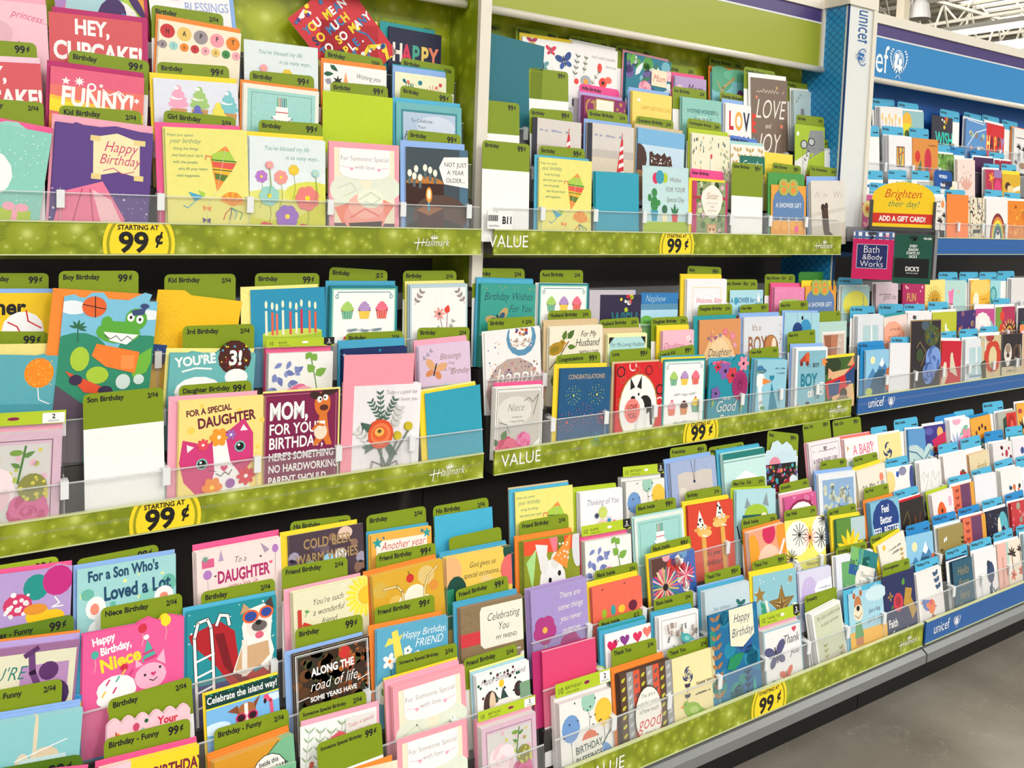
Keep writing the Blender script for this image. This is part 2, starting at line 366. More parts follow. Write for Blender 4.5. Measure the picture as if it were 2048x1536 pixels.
CN = dict(w='white', o='orange', y='yellow', ly='pale yellow', pk='hot pink', lp='pink', pp='pale pink', b='blue', lb='light blue', bl='periwinkle', tl='teal', aq='aqua', tn='tan', g='green', lg='lime green', lv='lavender', te='teal', gr='green', mg='magenta', dgr='dark green', ub='blue', sal='coral', cr='cream', ut='sky blue', lgy='pale grey', nb='navy', r='red')
TAGG, TAGB, TAGD = '7f9415', '50b0d6', '2488c8'
def ptag(bay_tier, row, q, x0, y0, x1, y1, text, price, col=None, back=.012, ref='card', sub=None, gh=.47, label=None, white=True):
    bay, tier = bay_tier
    p0, p1 = onrow(tier, row, q, x0, y0, back), onrow(tier, row, q, x1, y1, back)
    M, w, hh = place_sheet('price_tab', tier, row, p0, p1); p = P(w, hh); col = col or (TAGG if bay != 'R' else TAGB)
    if white: p.R(0, gh if bay != 'R' else .3, 1, p.H, 'f4f3f1')
    ts = min(1, 17 / max(1, len(text or '')))
    if text: p.T(text.strip(), *((.56, .115, .09, 'k', 'b', 'r') if text[0] == ' ' else (.05, .115, .095 * ts, 'k', 'b', 'l')))
    if sub: p.T(sub, .05, .2, .07, 'k', 'r', 'l')
    if bay == 'R':
        p.R(.72, .17, .95, .2, '1c3a4a').E(.9, .185, .03, .03, '1c3a4a')
    elif price:
        if '/' in price: p.T(price, .93, .13, .095, 'k', 'b', 'r', -.0, .85)
        else: p.T(price[:-1], .86, .15, .14, 'k', 'b', 'r').T(price[-1], .875, .115, .1, 'k', 'b', 'l')
    o = link('price_tab', p.mesh('price_tab', rect(p.H, .07), .0006, col, col, 'f4f3f1')); o.matrix_world = M
    cw = {'5a84d8': 'periwinkle', 'ee4f93': 'pink', 'e05088': 'pink', 'a4bc28': 'lime', '5f7f14': 'green', '4f7212': 'green', '3f8a34': 'green', 'f08a4a': 'orange', 'b4c92a': 'lime', '7f9415': 'green', '50b0d6': 'sky blue', '2488c8': 'blue', 'f25c93': 'pink', 'b82a6a': 'pink'}.get(C.get(col, col), 'coloured')
    tag(o, label or f"{cw} {('tab reading ' + short(text.strip(), 2)) if text and text.strip() and bay != 'R' else 'tab'} behind the {short(ref, 5 if bay == 'R' else 4)}, {ROWN[row]}, {BAYN[bay]} {TIERN[tier]}", 'price tab'); return o
def cpack(bay_tier, row, q, x0, y0, x1, y1, phrase, bgc, art, e, band, dark=True, txt='BLANK', h=None):
    """cellophane pack: header band on top, envelopes, cards with a printed front, clear sleeve"""
    bay, tier = bay_tier; place = f"{ROWN[row]}, {BAYN[bay]} {TIERN[tier]}"
    p0, p1 = onrow(tier, row, q, x0, y0), onrow(tier, row, q, x1, y1); M, w, hh = place_sheet('pack', tier, row, p0, p1, h)
    r = empty('card_pack'); r.matrix_world = M; tag(r, f"{phrase}, {place}", 'card pack')
    p = P(w, hh); art(p); fc = link('card_front', p.mesh('card_front', rect(p.H), .0015, bgc), r)
    st = MB().box(-w / 2, .0017, 0, w / 2, .013, hh); st.build('card_stack', mat('white_card_edges', 'efefec', .5, vary=.1), r)
    pe = P(w * 1.02, hh + .008); en = link('envelopes', pe.mesh('envelopes', rect(pe.H), .011, e, e, e), r, (0, .0135, 0))
    bh = band * w; pb = P(w * 1.06, bh); k = 'b4c92a'
    pb.T('10', .03, pb.H * .78, pb.H * .62, 'k', 'r', 'l').T(txt, .17, pb.H * .6, pb.H * .36, 'k', 'r', 'l').T('CARDS/CARTES', .17, pb.H * .88, pb.H * .2, 'k', 'r', 'l')
    pb.E(.56, pb.H * .5, .05, pb.H * .13, 'w' if dark else '8a2050')
    if dark: pb.PL([(.84, 0), (1, 0), (1, pb.H * .8), (.92, pb.H), (.84, pb.H * .8)], 'k').T('2', .92, pb.H * .55, pb.H * .5, 'w', 'b').T('DESIGNS', .92, pb.H * .74, pb.H * .17, 'w')
    else: pb.R(.8, .02, .99, pb.H * .95, 'w').T('2', .895, pb.H * .6, pb.H * .5, 'k', 'b').T('DESIGNS', .895, pb.H * .85, pb.H * .2, 'k')
    link('header_band', pb.mesh('header_band', rect(pb.H), .0008, k, k), r, (0, .004, hh + .010))
    g = random.Random(3); sl = MB()
    n = 9; xs = [(-.53 + 1.06 * i / n) * w for i in range(n + 1)]; top = hh + .011
    for i in range(n + 1):
        sl.v += [(xs[i], -.0015 - g.uniform(0, .0012), 0), (xs[i], -.0018 - g.uniform(0, .0015), hh * .9), (xs[i], .001 - g.uniform(-.002, .003), top)]
    for i in range(n):
        for j in range(2): a = i * 3 + j; sl.f.append((a, a + 3, a + 4, a + 1))
    s = sl.build('clear_sleeve', FILM, r); 
    for f_ in s.data.polygons: f_.use_smooth = True
    return r
# ---------------------------------------------------------------- card designs that occur more than once
def d_kite(p):
    for i, (t, x, sz, st) in enumerate([('Hope you spend', .02, .05, 'r'), ('your birthday', .05, .085, 's'), ('doing the things', .09, .05, 'r'), ('that feed your spirit', .07, .05, 'r'), ('with the people', .08, .05, 'r'), ('who fill your heart', .14, .05, 'r'), ('with happiness.', .12, .05, 'r')]):
        p.T(t, x, .1 + .083 * i, sz, '3a7a70', st, 'l')
    K = [(.73, .2), (.86, .44), (.58, .76), (.545, .33)]
    p.PL([(.73, .2), (.85, .42), (.6, .78), (.53, .34)], 'o').PL([(.67, .26), (.78, .28), (.85, .42), (.555, .4), (.545, .32)], 'a9cc4a').PL([(.55, .4), (.85, .42), (.8, .5), (.56, .47)], 'e2574a').PL([(.56, .47), (.8, .5), (.75, .57), (.575, .54)], 'f2b92e').PL([(.578, .545), (.745, .575), (.69, .65), (.585, .62)], '5d7a2a')
    p.L([(.545, .38), (.85, .4)], .012, 'dgr').L([(.56, .5), (.79, .52)], .012, 'dgr').L([(.73, .2), (.6, .78), (.5, .9), (.47, 1.1)], .005, 'be')
    p.L([(.53, .34), (.48, .33), (.47, .38)], .012, 'sal').PL([(.25, .78), (.45, .84), (.33, .9)], 'b').PL([(.37, .76), (.46, .8), (.42, .86)], 'a9cc4a').L([(.33, .9), (.24, .98), (.19, .95)], .01, 'b')
    for i in range(9): a = -2.9 + i * .33; p.PL([(.78, .96), (.78 + .15 * math.cos(a), .93 + .15 * math.sin(a)), (.78 + .15 * math.cos(a + .3), .93 + .15 * math.sin(a + .3))], 'o' if i % 2 else 'f2a92e', True)
    for k, x in (('r', .7), ('pu', .77), ('b', .84), ('gr', .91)): p.L([(.77, .98), (x, 1.05), (x - .03, 1.13)], .009, k)
    for x, y, k in ((.47, .98, 'o'), (.46, 1.13, 'pu'), (.45, 1.24, 'r')): p.PL([(x, y), (x - .05, y - .03), (x - .04, y + .04)], k).PL([(x, y), (x + .05, y - .02), (x + .04, y + .05)], k)
    p.L([(.47, 1.1), (.46, 1.25)], .004, 'gr').L([(.8, 1.05), (.7, 1.25), (.45, 1.33)], .004, 'gy')
def d_meadow(p):
    p.R(0, .75, 1, p.H, 'd3d23a').E(.3, .85, .5, .2, 'e0df7a').E(.8, .7, .35, .16, 'dcdc5a').R(0, 0, 1, .42, 'dfe9ea')
    p.T("You've blessed my life", .18, .16, .085, '3a8a84', 's', 'l').T('in so many ways...', .46, .27, .08, '3a8a84', 's', 'l')
    for u, v, r, k in ((.15, .5, .08, 'b87ac8'), (.57, .4, .07, 'e8c43a'), (.4, .5, .09, 'f09a94'), (.25, .74, .13, '9ad0c4'), (.75, .76, .16, 'e8807a'), (.48, 1.0, .15, '9a6ac4'), (.2, 1.2, .13, 'd94a4a'), (.7, 1.2, .11, 'd03a3a'), (.86, .43, .05, 'aad8d4'), (.25, .35, .05, 'f2a0a8')):
        p.L([(u, v), (u + .02, v + .25), (u - .02, v + .4)], .006, '8aa040').fl(u, v, r, k, 'y', 7, .75, u * 9)
def d_some(p, H=None):
    p.fr(0, .07, 'f2a0ae').R(.07, .07, .93, p.H, 'efe6cb'); b = p.H
    p.E(.25, .62, .24, .2, 'e2e6d4').E(.8, .58, .22, .17, 'e0e6d4').PL([(.07, .85), (.4, .75), (.2, 1.1)], 'f08a72').PL([(.93, .8), (.6, .66), (.8, .98)], 'ee8f7a').L([(.12, .6), (.3, .52), (.38, .62), (.2, .7)], .02, 'cfd8c0')
    p.R(.07, 1.05, .93, b, '6a5560').E(.5, .98, .3, .22, 'f2a295').E(.52, .82, .26, .17, 'f6b6a6').E(.58, .72, .19, .13, 'e8ecd9').L([(.42, .74), (.58, .64), (.72, .72), (.6, .8), (.5, .76)], .018, 'c9d6bb').L([(.3, .98), (.5, .86), (.7, .95)], .02, 'e87a6c').PL([(.27, 1.05), (.75, 1.02), (.68, 1.35), (.36, 1.35)], '4a3230')
    p.R(.14, .07, .86, .38, 'f6f4f1').E(.5, .38, .36, .1, 'f6f4f1').T('For Someone Special', .5, .23, .088, '9a7a80', 'l').T('with love', .5, .34, .085, '9a7a80', 'l').L([(.17, .31), (.33, .33)], .006, 'lp').L([(.68, .33), (.84, .31)], .006, 'lp').heart(.31, .34, .03, 'lp').heart(.7, .34, .03, 'lp')
def d_cake(p):
    p.R(.05, .06, .95, p.H, '9fd3cc').fr(.1, .006, '6a8a84').dots(60, .1, .12, .9, 1.2, .005, ['4a8a84', 'go', 'w', 'nb'], 4).A(0, -.1)
    p.R(.42, .36, .58, .48, 'w').R(.38, .48, .62, .66, 'w').R(.34, .66, .66, .9, 'w').L([(.42, .43), (.58, .43)], .012, 'r')
    for i, k in enumerate(['gr', 'o', 'r', 'tl', 'nb', 'gr']): p.R(.435 + .023 * i, .24, .443 + .023 * i, .36, k)
    p.L([(.36, .5), (.42, .54), (.5, .55), (.58, .54), (.64, .5)], .006, 'k')
    for i in range(5): p.PL([(.4 + .045 * i, .535), (.43 + .045 * i, .535), (.415 + .045 * i, .57)], ['r', 'nb', 'sal', 'gr', 'r'][i])
def d_cups(p):
    p.fr(0, .03, 'te').fr(.03, .02, '8accb4').R(.05, .05, .95, p.H, 'w').L([(.1, .12), (.12, .08), (.88, .08), (.9, .12)], .01, 'te')
    for u in (.1, .9): p.E(u, .14, .025, .03, 'te').E(u, .14, .015, .02, 'w')
    cs = [(.25, .33, 'a9d06a', '5aa888', 'a86a3a', None), (.5, .33, 'b493c8', 'f2c62e', '5a2a3a', None), (.76, .33, 'f0728a', 'e0524a', '5a2a2a', None), (.22, .83, 'f0aab8', 'e0624a', None, 'r'), (.5, .83, '5a2a22', 'd9802e', None, None), (.77, .8, 'f2d24a', '5aa888', 'te', 'r'), (.22, 1.28, 'e890a8', '5aa888', '5a2a2a', None), (.5, 1.28, 'f6a8b8', 'f2c62e', '5a2a3a', 'r'), (.76, 1.28, 'd9bfa8', 'e0524a', '5a2a2a', None)]
    for u, v, a, b, c, d in cs: p.cup(u, v, .2, a, b, c, d)
    p.T('HAPPY • Happy • HAPPY', .5, .62, .062, '3a6a7a', 's').T('Happy • HAPPY • Happy', .5, 1.09, .062, '3a6a7a', 's')
def d_candlecake(p):
    p.R(0, 0, 1, p.H, '2a92b8').R(.15, .58, .95, p.H, 'a8c436').E(.55, .58, .4, .05, 'c6d95a')
    for i, (u, k) in enumerate([(.2, 'cr'), (.28, 'e2624a'), (.34, 'sal'), (.42, 'cr'), (.52, 'e2524a'), (.6, 'cr'), (.67, 'd0304a'), (.78, 'sal'), (.86, 'e2624a')]):
        p.R(u - .015, .28 + .02 * (i % 3), u + .015, .6, k).E(u, .2 + .02 * (i % 3), .018, .05, 'fbf2d0')
    p.T('More', .4, .78, .2, 'w', 's').L([(.6, .78), (.7, .68), (.82, .74), (.74, .84)], .014, 'w')
def d_candle(p):
    p.R(0, 0, 1, p.H, '3d4a52').R(.86, 0, 1, p.H, '4a6f86').E(.3, .5, .3, .1, 'c07a34').R(.0, .5, .6, .78, '3a1c14').E(.3, .78, .3, .07, '3a1c14').E(.55, .95, .45, .3, '5a4238').E(.45, 1.12, .45, .12, '3a3430')
    for u, v in ((.06, .36), (.16, .3), (.13, .4), (.3, .28), (.38, .31), (.46, .35), (.22, .42)): p.R(u - .02, v, u + .02, v + .15, '5a6a6c').E(u, v, .034, .05, 'fff6e0')
    p.PL([(.18, .88), (.6, .84), (.56, 1.3), (.2, 1.28)], '4a2a20').PL([(.16, .88), (.3, .8), (.6, .84), (.36, .95)], '9a6238').R(.34, .72, .37, .88, 'b').E(.36, .64, .03, .09, 'fff0b0').E(.36, .66, .05, .11, 'f29a3a').E(.36, .65, .028, .07, 'fff6d0')
    p.PL([(.52, .27), (.6, .12), (1, .1), (1, .55), (.6, .5)], 'f2f1ee').M(['NOT JUST', 'A YEAR', 'OLDER...'], .79, .25, .09, '4a3a34', 'r')
def d_lighthouse(p):
    p.R(0, 0, .1, p.H, '2c2e3a').R(.1, 0, 1, p.H, 'd6cfc9').R(.1, .42, 1, .55, 'c3bab2').R(.1, .55, 1, .85, 'd9cbb6').scr(.15, .2, .75, .04, '4a6ab0', .009, 5).PL([(.72, .22), (.76, .22), (.8, 1.1), (.58, 1.1)], 'r')
    for i in range(5): p.PL([(.7 - .012 * i, .36 + .14 * i), (.765 + .005 * i, .32 + .14 * i), (.77 + .006 * i, .38 + .14 * i), (.695 - .014 * i, .43 + .14 * i)], 'w')
    p.L([(.74, .12), (.74, .24)], .012, 'r')
def d_floralpack(p):
    p.R(0, 0, 1, p.H, 'f6f5f0')
    for u, v, a in ((.15, .35, 1.2), (.25, .28, .3), (.12, .55, 2), (.3, .45, 0), (.05, .5, 1), (.4, .3, -.6), (.08, .75, 1.5)): p.leaf(u, v, .16, .09, a, '6a78b8').leaf(u, v, .1, .06, a + 1, '8a96cc')
    for u, v, a in ((.33, .12, 2), (.4, .2, 1), (.2, .15, 2.6), (.1, .3, 1.8)): p.leaf(u, v, .14, .07, a, '7a86c4')
    p.L([(.78, .75), (.72, .4), (.64, .05)], .014, '5a8a34')
    for u, v, a, l in ((.72, .35, -.5, .2), (.7, .3, -2.3, .16), (.66, .12, -.9, .12), (.64, .08, -2.4, .1), (.76, .6, .3, .2), (.95, .8, -2.8, .15)): p.leaf(u, v, l, .13, a, '7aae34')
    p.rose(.48, .75, .3, 'e8709a', 'f6b0c4', 2).leaf(.05, 1.0, .25, .1, -.3, 'gr')
def d_peony(p):
    p.R(0, 0, 1, p.H, 'dcb9cc').R(.1, .12, .9, p.H, 'd6d4d0').fr(.08, .008, '6a4a5a').L([(.62, .5), (.68, .14)], .02, '4a7a34').leaf(.66, .25, .12, .05, -.5, '5a8a3a').leaf(.64, .35, .1, .05, -2.6, '5a8a3a').E(.6, .2, .06, .03, '7aa03a').dots(18, .15, .15, .9, .5, .028, ['d9cc4a', 'b4c24a', 'e8b8c8'], 3)
    p.rose(.35, .55, .27, 'eecbd4', 'f6e2e6', 3).rose(.72, .78, .2, 'c23a78', 'd9609a', 5).rose(.28, .95, .24, 'c83a7a', 'e07aa4', 8).rose(.1, .85, .14, 'b82a6a', 'd04a88', 4).E(.75, .55, .13, .14, '8a8a3a').dots(12, .64, .45, .88, .68, .02, ['d9cc4a'], 5)
    p.R(.25, 1.12, .9, 1.3, 'b9bcc0').T('Happy', .14, 1.32, .16, '6a5a40', 's', 'l')
def d_balloons(p):
    p.R(0, 0, 1, p.H, 'f3f0ea'); p.bal(.2, .4, .2, '6f9bd4', 'k', .6).bal(.55, .08, .16, '9fd0bc', 'k', .3).bal(.83, .3, .2, 'f5c932', 'k', .4).bal(.55, .7, .2, 'e2704a', 'k', .6).bal(.8, .95, .2, '6f9bd4', 'k', .4).bal(.28, 1.1, .17, 'f5c932', 'k', .4).dots(22, .05, .05, .95, 1.4, .013, 'k', 6)
def d_birds_rose(p):
    p.R(0, 0, 1, p.H, 'efe0a8').rose(.36, .32, .14, '2f3f6a', 'efe0a8', 2).rose(.36, .32, .09, '2f3f6a', 'cfc8a0', 3).sprig(.3, .95, .33, .45, '2f2f4a', 3, .09, .06)
    p.T('THANK YOU', .72, .55, .09, '6a6050', 'c').scr(.5, .68, .85, .03, '3a3a34', .012, 4).bird(.42, .9, .2, '8fb82e', 'b4cf6a', -1).L([(.5, 1.1), (.5, 1.35)], .01, '4a4a3a').L([(.6, 1.1), (.6, 1.32)], .01, '4a4a3a')
    for i in range(5): p.L([(0, 1.5 - .03 * i), (.5, 1.42 - .04 * i), (1, 1.3 - .05 * i)], .012, 'b4b46a')
def d_shower(p):
    p.R(0, 0, 1, p.H, 'e8a03c').E(.5, .32, .45, .3, '5f82b0').R(.05, .3, .95, .62, '5f82b0').T('A SHOWER GIFT', .5, .42, .125, 'w', 'r', sx=.85)
    for i in range(4): p.E(.16 + .225 * i, .62, .115, .09, 'cfe0ea').E(.16 + .225 * i, .6, .105, .08, '5f82b0').E(.16 + .225 * i, .75, .1, .1, 'f0ae4a')
    p.R(.49, .64, .51, 1.3, 'cr').PL([(.2, .95), (.4, .95), (.36, 1.2), (.24, 1.2)], '9ac46a').bal(.72, .82, .07, 'pk', 'br', .2).E(.57, 1.25, .07, .1, '7a4a34').PL([(.76, 1.45), (.92, 1.45), (.84, 1.25)], '4a7ac0')
    p.E(.35, -.02, .14, .1, 'a4b45a').E(.62, -.02, .14, .1, 'a4b45a').E(.35, 0, .06, .06, 'o').E(.62, 0, .06, .06, 'o').E(.48, .02, .05, .07, 'd9a43a').E(.35, .1, .14, .1, 'a4b45a').E(.62, .1, .14, .1, 'a4b45a').E(.35, .1, .07, .06, 'o').E(.62, .1, .07, .06, 'o')
SH_SHOWER = lambda H: [(0, H), (0, .3), (.1, .17), (.27, .13), (.24, .02), (.34, -.06), (.48, -.03), (.62, -.06), (.72, .02), (.7, .13), (.9, .17), (1, .3), (1, H)]
def d_branches(p):
    p.R(0, 0, .36, p.H, 'e0714e').R(.36, 0, .82, p.H, '6a3c62').R(.82, 0, 1, p.H, 'e0a03c').R(0, .84, .36, 1.2, 'f0cf3a').star(.2, 1.0, .12, 'd9a02e', 6)
    p.sprig(.18, .82, .2, .08, '9a3a2e', 4, .12, .06).sprig(.08, .8, .05, .5, '9a3a2e', 2, .08, .05)
def d_rocking(p):
    p.fr(0, .05, 'dde3e8').R(.2, .22, .8, .95, 'b4d0d4').PL([(.5, .22), (.55, .22), (.6, .95), (.52, .95)], 'eef2f2').L([(.35, .75), (.62, .6)], .02, '9a7a84').R(.2, .93, .8, 1.0, '8aa4b4').R(.25, 1.15, .5, 1.35, '2e6aa8').R(.55, 1.05, .8, 1.45, '3a6aa4')
def d_mount(p):
    p.R(0, 0, 1, p.H, '8ec4e2').E(.3, .25, .1, .1, 'f5e6b0').PL([(0, .8), (.3, .45), (.45, .6), (.7, .18), (1, .6), (1, 1.1), (0, 1.1)], '4a84b4').PL([(.58, .38), (.7, .18), (.8, .35), (.7, .45)], 'eaf2f6').PL([(.1, 1.1), (.35, .65), (.55, .5), (.8, .5), (1, .8), (1, 1.3), (0, 1.3)], '2c5a78').PL([(.9, .5), (1, .45), (1, 1.1), (.85, 1)], 'c8602e').E(.2, 1.3, .3, .15, '7a9a3a').E(.7, 1.4, .4, .14, 'a8b03a').E(.15, 1.05, .15, .1, 'b4c46a')
def d_wish(p):
    p.R(0, 0, 1, p.H, '33303e'); p.T('WISH', .6, .78, .52, '2ad0bc' if p.w > .1 else '2ad0bc', 'c', sx=.9).dots(8, .45, .02, .75, .3, .05, ['w', 'y', 'o', 'r', 'lg'], 9)
def d_dogs(p):
    p.R(0, 0, 1, p.H, '2a2224').E(.3, .5, .2, .26, 'd9d0c4').E(.3, .38, .13, .12, '9a8474').E(.3, .56, .07, .07, '3a2c2a').E(.3, .72, .1, .12, 'e8e0d6').E(.74, .5, .18, .24, '5a4030').E(.74, .5, .1, .16, '2c2020').L([(.9, .3), (.95, .55), (.88, .85)], .03, 'd9cfc0').R(0, .85, 1, p.H, 'cfc0a4').scr(.25, .98, .8, .08, '8a7a60', .015, 4).scr(.25, 1.12, .75, .08, '8a7a60', .015, 6)
def d_blank(p): pass
def d_sunfl(p, u=.45, v=.55, r=.42):
    for i in range(14): p.leaf(u + .1 * math.cos(i * .45), v + .1 * math.sin(i * .45), r, .14, i * .45, 'f5c818' if i % 2 else 'f7dc32')
    p.E(u, v, .16, .16, '5a3418').E(u, v, .1, .1, '7a4a1e')
def emblem(p, u, v, r, k, bgk):
    """globe with two heads inside a laurel wreath"""
    p.E(u, v, .64 * r, .74 * r, k, 0, 24).E(u, v, .59 * r, .69 * r, bgk, 0, 24)
    for i in range(4): p.L([(u - .1 * r, v - (.55 - .13 * i) * r), (u + (.36 + .06 * i) * r, v - (.5 - .15 * i) * r)], .035 * r, k); p.L([(u + (.0 + .13 * i) * r, v - .66 * r + .05 * i * r), (u + (.04 + .16 * i) * r, v - .1 * r)], .035 * r, k)
    p.E(u - .24 * r, v - .22 * r, .22 * r, .28 * r, k).E(u - .3 * r, v + .22 * r, .19 * r, .36 * r, k).E(u - .12 * r, v + .4 * r, .14 * r, .1 * r, k)
    p.E(u + .2 * r, v + .04 * r, .28 * r, .3 * r, bgk).E(u + .22 * r, v + .04 * r, .22 * r, .24 * r, k).E(u + .14 * r, v + .44 * r, .3 * r, .22 * r, k)
    for sg in (-1, 1):
        for i in range(9):
            t = 1.25 - i * .26; uu, vv = u + sg * .86 * r * math.cos(t), v + .95 * r * math.sin(t); p.leaf(uu, vv, .3 * r, .13 * r, (-t - .9 if sg > 0 else PI + t + .9) , k)
        p.L([(u + sg * .05 * r, v + .98 * r), (u + sg * .28 * r, v + 1.22 * r)], .05 * r, k)
    return p
def hallmark(p, u, v, s, k):
    """crown over the script word"""
    for i, (x, h) in enumerate(((-.16, .11), (-.08, .15), (0, .2), (.08, .15), (.16, .11))): p.PL([(u + x * s - .03 * s, v - .3 * s), (u + (x * 1.25) * s, v - .3 * s - h * s), (u + x * s + .03 * s, v - .3 * s)], k)
    p.R(u - .17 * s, v - .3 * s, u + .17 * s, v - .25 * s, k).T('Hallmark', u + .04 * s, v + .08 * s, .5 * s, k, 's').L([(u - 1.0 * s, v - .06 * s), (u - .5 * s, v - .1 * s)], .05 * s, k).L([(u - .78 * s, v - .28 * s), (u - .86 * s, v + .24 * s)], .04 * s, k)
# ---------------------------------------------------------------- print with procedural sunbursts / diamonds
def burst_mat(name, base, ring, core, sc=17.0, plane='xz'):
    m = bpy.data.materials.new(name); m.use_nodes = True; nt = m.node_tree; N = nt.nodes; Lk = nt.links.new; b = N['Principled BSDF']; b.inputs['Roughness'].default_value = .35
    tc = N.new('ShaderNodeTexCoord'); sp = N.new('ShaderNodeSeparateXYZ'); cb = N.new('ShaderNodeCombineXYZ'); Lk(tc.outputs['Object'], sp.inputs[0])
    Lk(sp.outputs['X' if plane == 'xz' else 'Y'], cb.inputs[0]); Lk(sp.outputs['Z'], cb.inputs[1]); prev = None
    for i, (s, mul) in enumerate(((sc, 1), (sc * 2.6, .8))):
        v = N.new('ShaderNodeTexVoronoi'); v.voronoi_dimensions = '2D'; v.inputs['Scale'].default_value = s; v.inputs['Randomness'].default_value = .85; Lk(cb.outputs[0], v.inputs['Vector'])
        dv = N.new('ShaderNodeVectorMath'); dv.operation = 'SUBTRACT'; Lk(cb.outputs[0], dv.inputs[0]); Lk(v.outputs['Position'], dv.inputs[1])
        s2 = N.new('ShaderNodeSeparateXYZ'); Lk(dv.outputs[0], s2.inputs[0]); at = N.new('ShaderNodeMath'); at.operation = 'ARCTAN2'; Lk(s2.outputs[0], at.inputs[0]); Lk(s2.outputs[1], at.inputs[1])
        mm = N.new('ShaderNodeMath'); mm.operation = 'MULTIPLY'; mm.inputs[1].default_value = 44; Lk(at.outputs[0], mm.inputs[0]); sn = N.new('ShaderNodeMath'); sn.operation = 'SINE'; Lk(mm.outputs[0], sn.inputs[0])
        s3 = N.new('ShaderNodeSeparateColor'); Lk(v.outputs['Color'], s3.inputs[0])
        ra = N.new('ShaderNodeMath'); ra.operation = 'MULTIPLY_ADD'; ra.inputs[1].default_value = .04; ra.inputs[2].default_value = 0; Lk(sn.outputs[0], ra.inputs[0])
        d2 = N.new('ShaderNodeMath'); d2.operation = 'ADD'; Lk(v.outputs['Distance'], d2.inputs[0]); Lk(ra.outputs[0], d2.inputs[1])
        rr = N.new('ShaderNodeMath'); rr.operation = 'MULTIPLY_ADD'; rr.inputs[1].default_value = .3; rr.inputs[2].default_value = .22; Lk(s3.outputs[0], rr.inputs[0])
        q = N.new('ShaderNodeMath'); q.operation = 'DIVIDE'; Lk(d2.outputs[0], q.inputs[0]); Lk(rr.outputs[0], q.inputs[1])
        cr = N.new('ShaderNodeValToRGB'); cr.color_ramp.interpolation = 'LINEAR'; e = cr.color_ramp.elements
        e[0].position = 0; e[0].color = (mul, mul, mul, 1); e[1].position = 1.08; e[1].color = (0, 0, 0, 1)
        for ps, val in ((.14, .8), (.3, .42), (.96, .2)): x = e.new(ps); x.color = (val * mul,) * 3 + (1,)
        e[-1].position = 1.0
        Lk(q.outputs[0], cr.inputs[0])
        if prev is None: prev = cr.outputs[0]
        else:
            mx = N.new('ShaderNodeMix'); mx.data_type = 'RGBA'; mx.blend_type = 'LIGHTEN'; mx.inputs[0].default_value = 1; Lk(prev, mx.inputs[6]); Lk(cr.outputs[0], mx.inputs[7]); prev = mx.outputs[2]
    fin = N.new('ShaderNodeValToRGB'); e = fin.color_ramp.elements; e[0].color = lin(base) + (1,); e[1].color = lin(core) + (1,); x = e.new(.3); x.color = lin(ring) + (1,); Lk(prev, fin.inputs[0]); Lk(fin.outputs[0], b.inputs['Base Color'])
    MATS[name] = m; return m
BURST = burst_mat('sunburst_print', '7c8908', '919e18', 'cdd570'); BURSTP = burst_mat('sunburst_panel', '9aa80e', 'b1bc1c', 'd9de6a', 11); BURSTS = burst_mat('sunburst_side', '82940c', '97a81a', 'b9c84a', 11, 'yz')
def plain_or_print(kind): return BURST if kind == 'g' else mat('blue_price_strip', '1f5fa6', .35, vary=.12, bscale=9)
DARK = mat('dark_brown_metal', '57504a', .5, vary=.15, bscale=14); GREYM = mat('grey_metal', '8d8f90', .35, .3, vary=.08, bscale=20); LIP = mat('base_deck_grey', '7f8182', .4, .2, vary=.12, bscale=12)
CREAM = mat('cream_moulding', 'e6dfd0', .35, vary=.04, bscale=30); WHITEP = mat('white_plastic', 'e0e3e1', .35, vary=.04, bscale=40); CLIPM = mat('clip_plastic', 'e6e9ea', .3, vary=.03); GUN = mat('gunmetal', '4a4846', .45, .3, vary=.1)
BAYX = {'L': (-.75, .905), 'M': (.935, 2.042), 'R': (2.068, 4.8)}
STRIP = {'U': (1.466, -.1015, -.0515), 'M': (1.404, -.5285, -.4815), 'L': (1.165, -1.051, -.994)}
PITCH = {'L': (.022, .1427), 'M': (.915, .1405), 'R': (2.058, .1405)}
def at_px(x, y, Y): r = ray(x, y); return r * (Y / r.y)
def print_panel(name, parent, loc, w, h, fn, bgc=None, th=.0004, rz=0):
    p = P(w, h); fn(p)
    if bgc: o = link(name, p.mesh(name, rect(p.H), th, bgc, bgc, bgc), parent, loc)
    else:
        me = bpy.data.meshes.new(name); me.from_pydata(p.v, [], p.f); at = me.color_attributes.new('Print', 'FLOAT_COLOR', 'CORNER'); buf = []
        for q, k in zip(me.polygons, p.c): buf += list(k) * q.loop_total
        at.data.foreach_set('color', buf); me.materials.append(PAPER); o = link(name, me, parent, loc)
    if rz: o.rotation_euler.z = rz
    return o
racks = {}
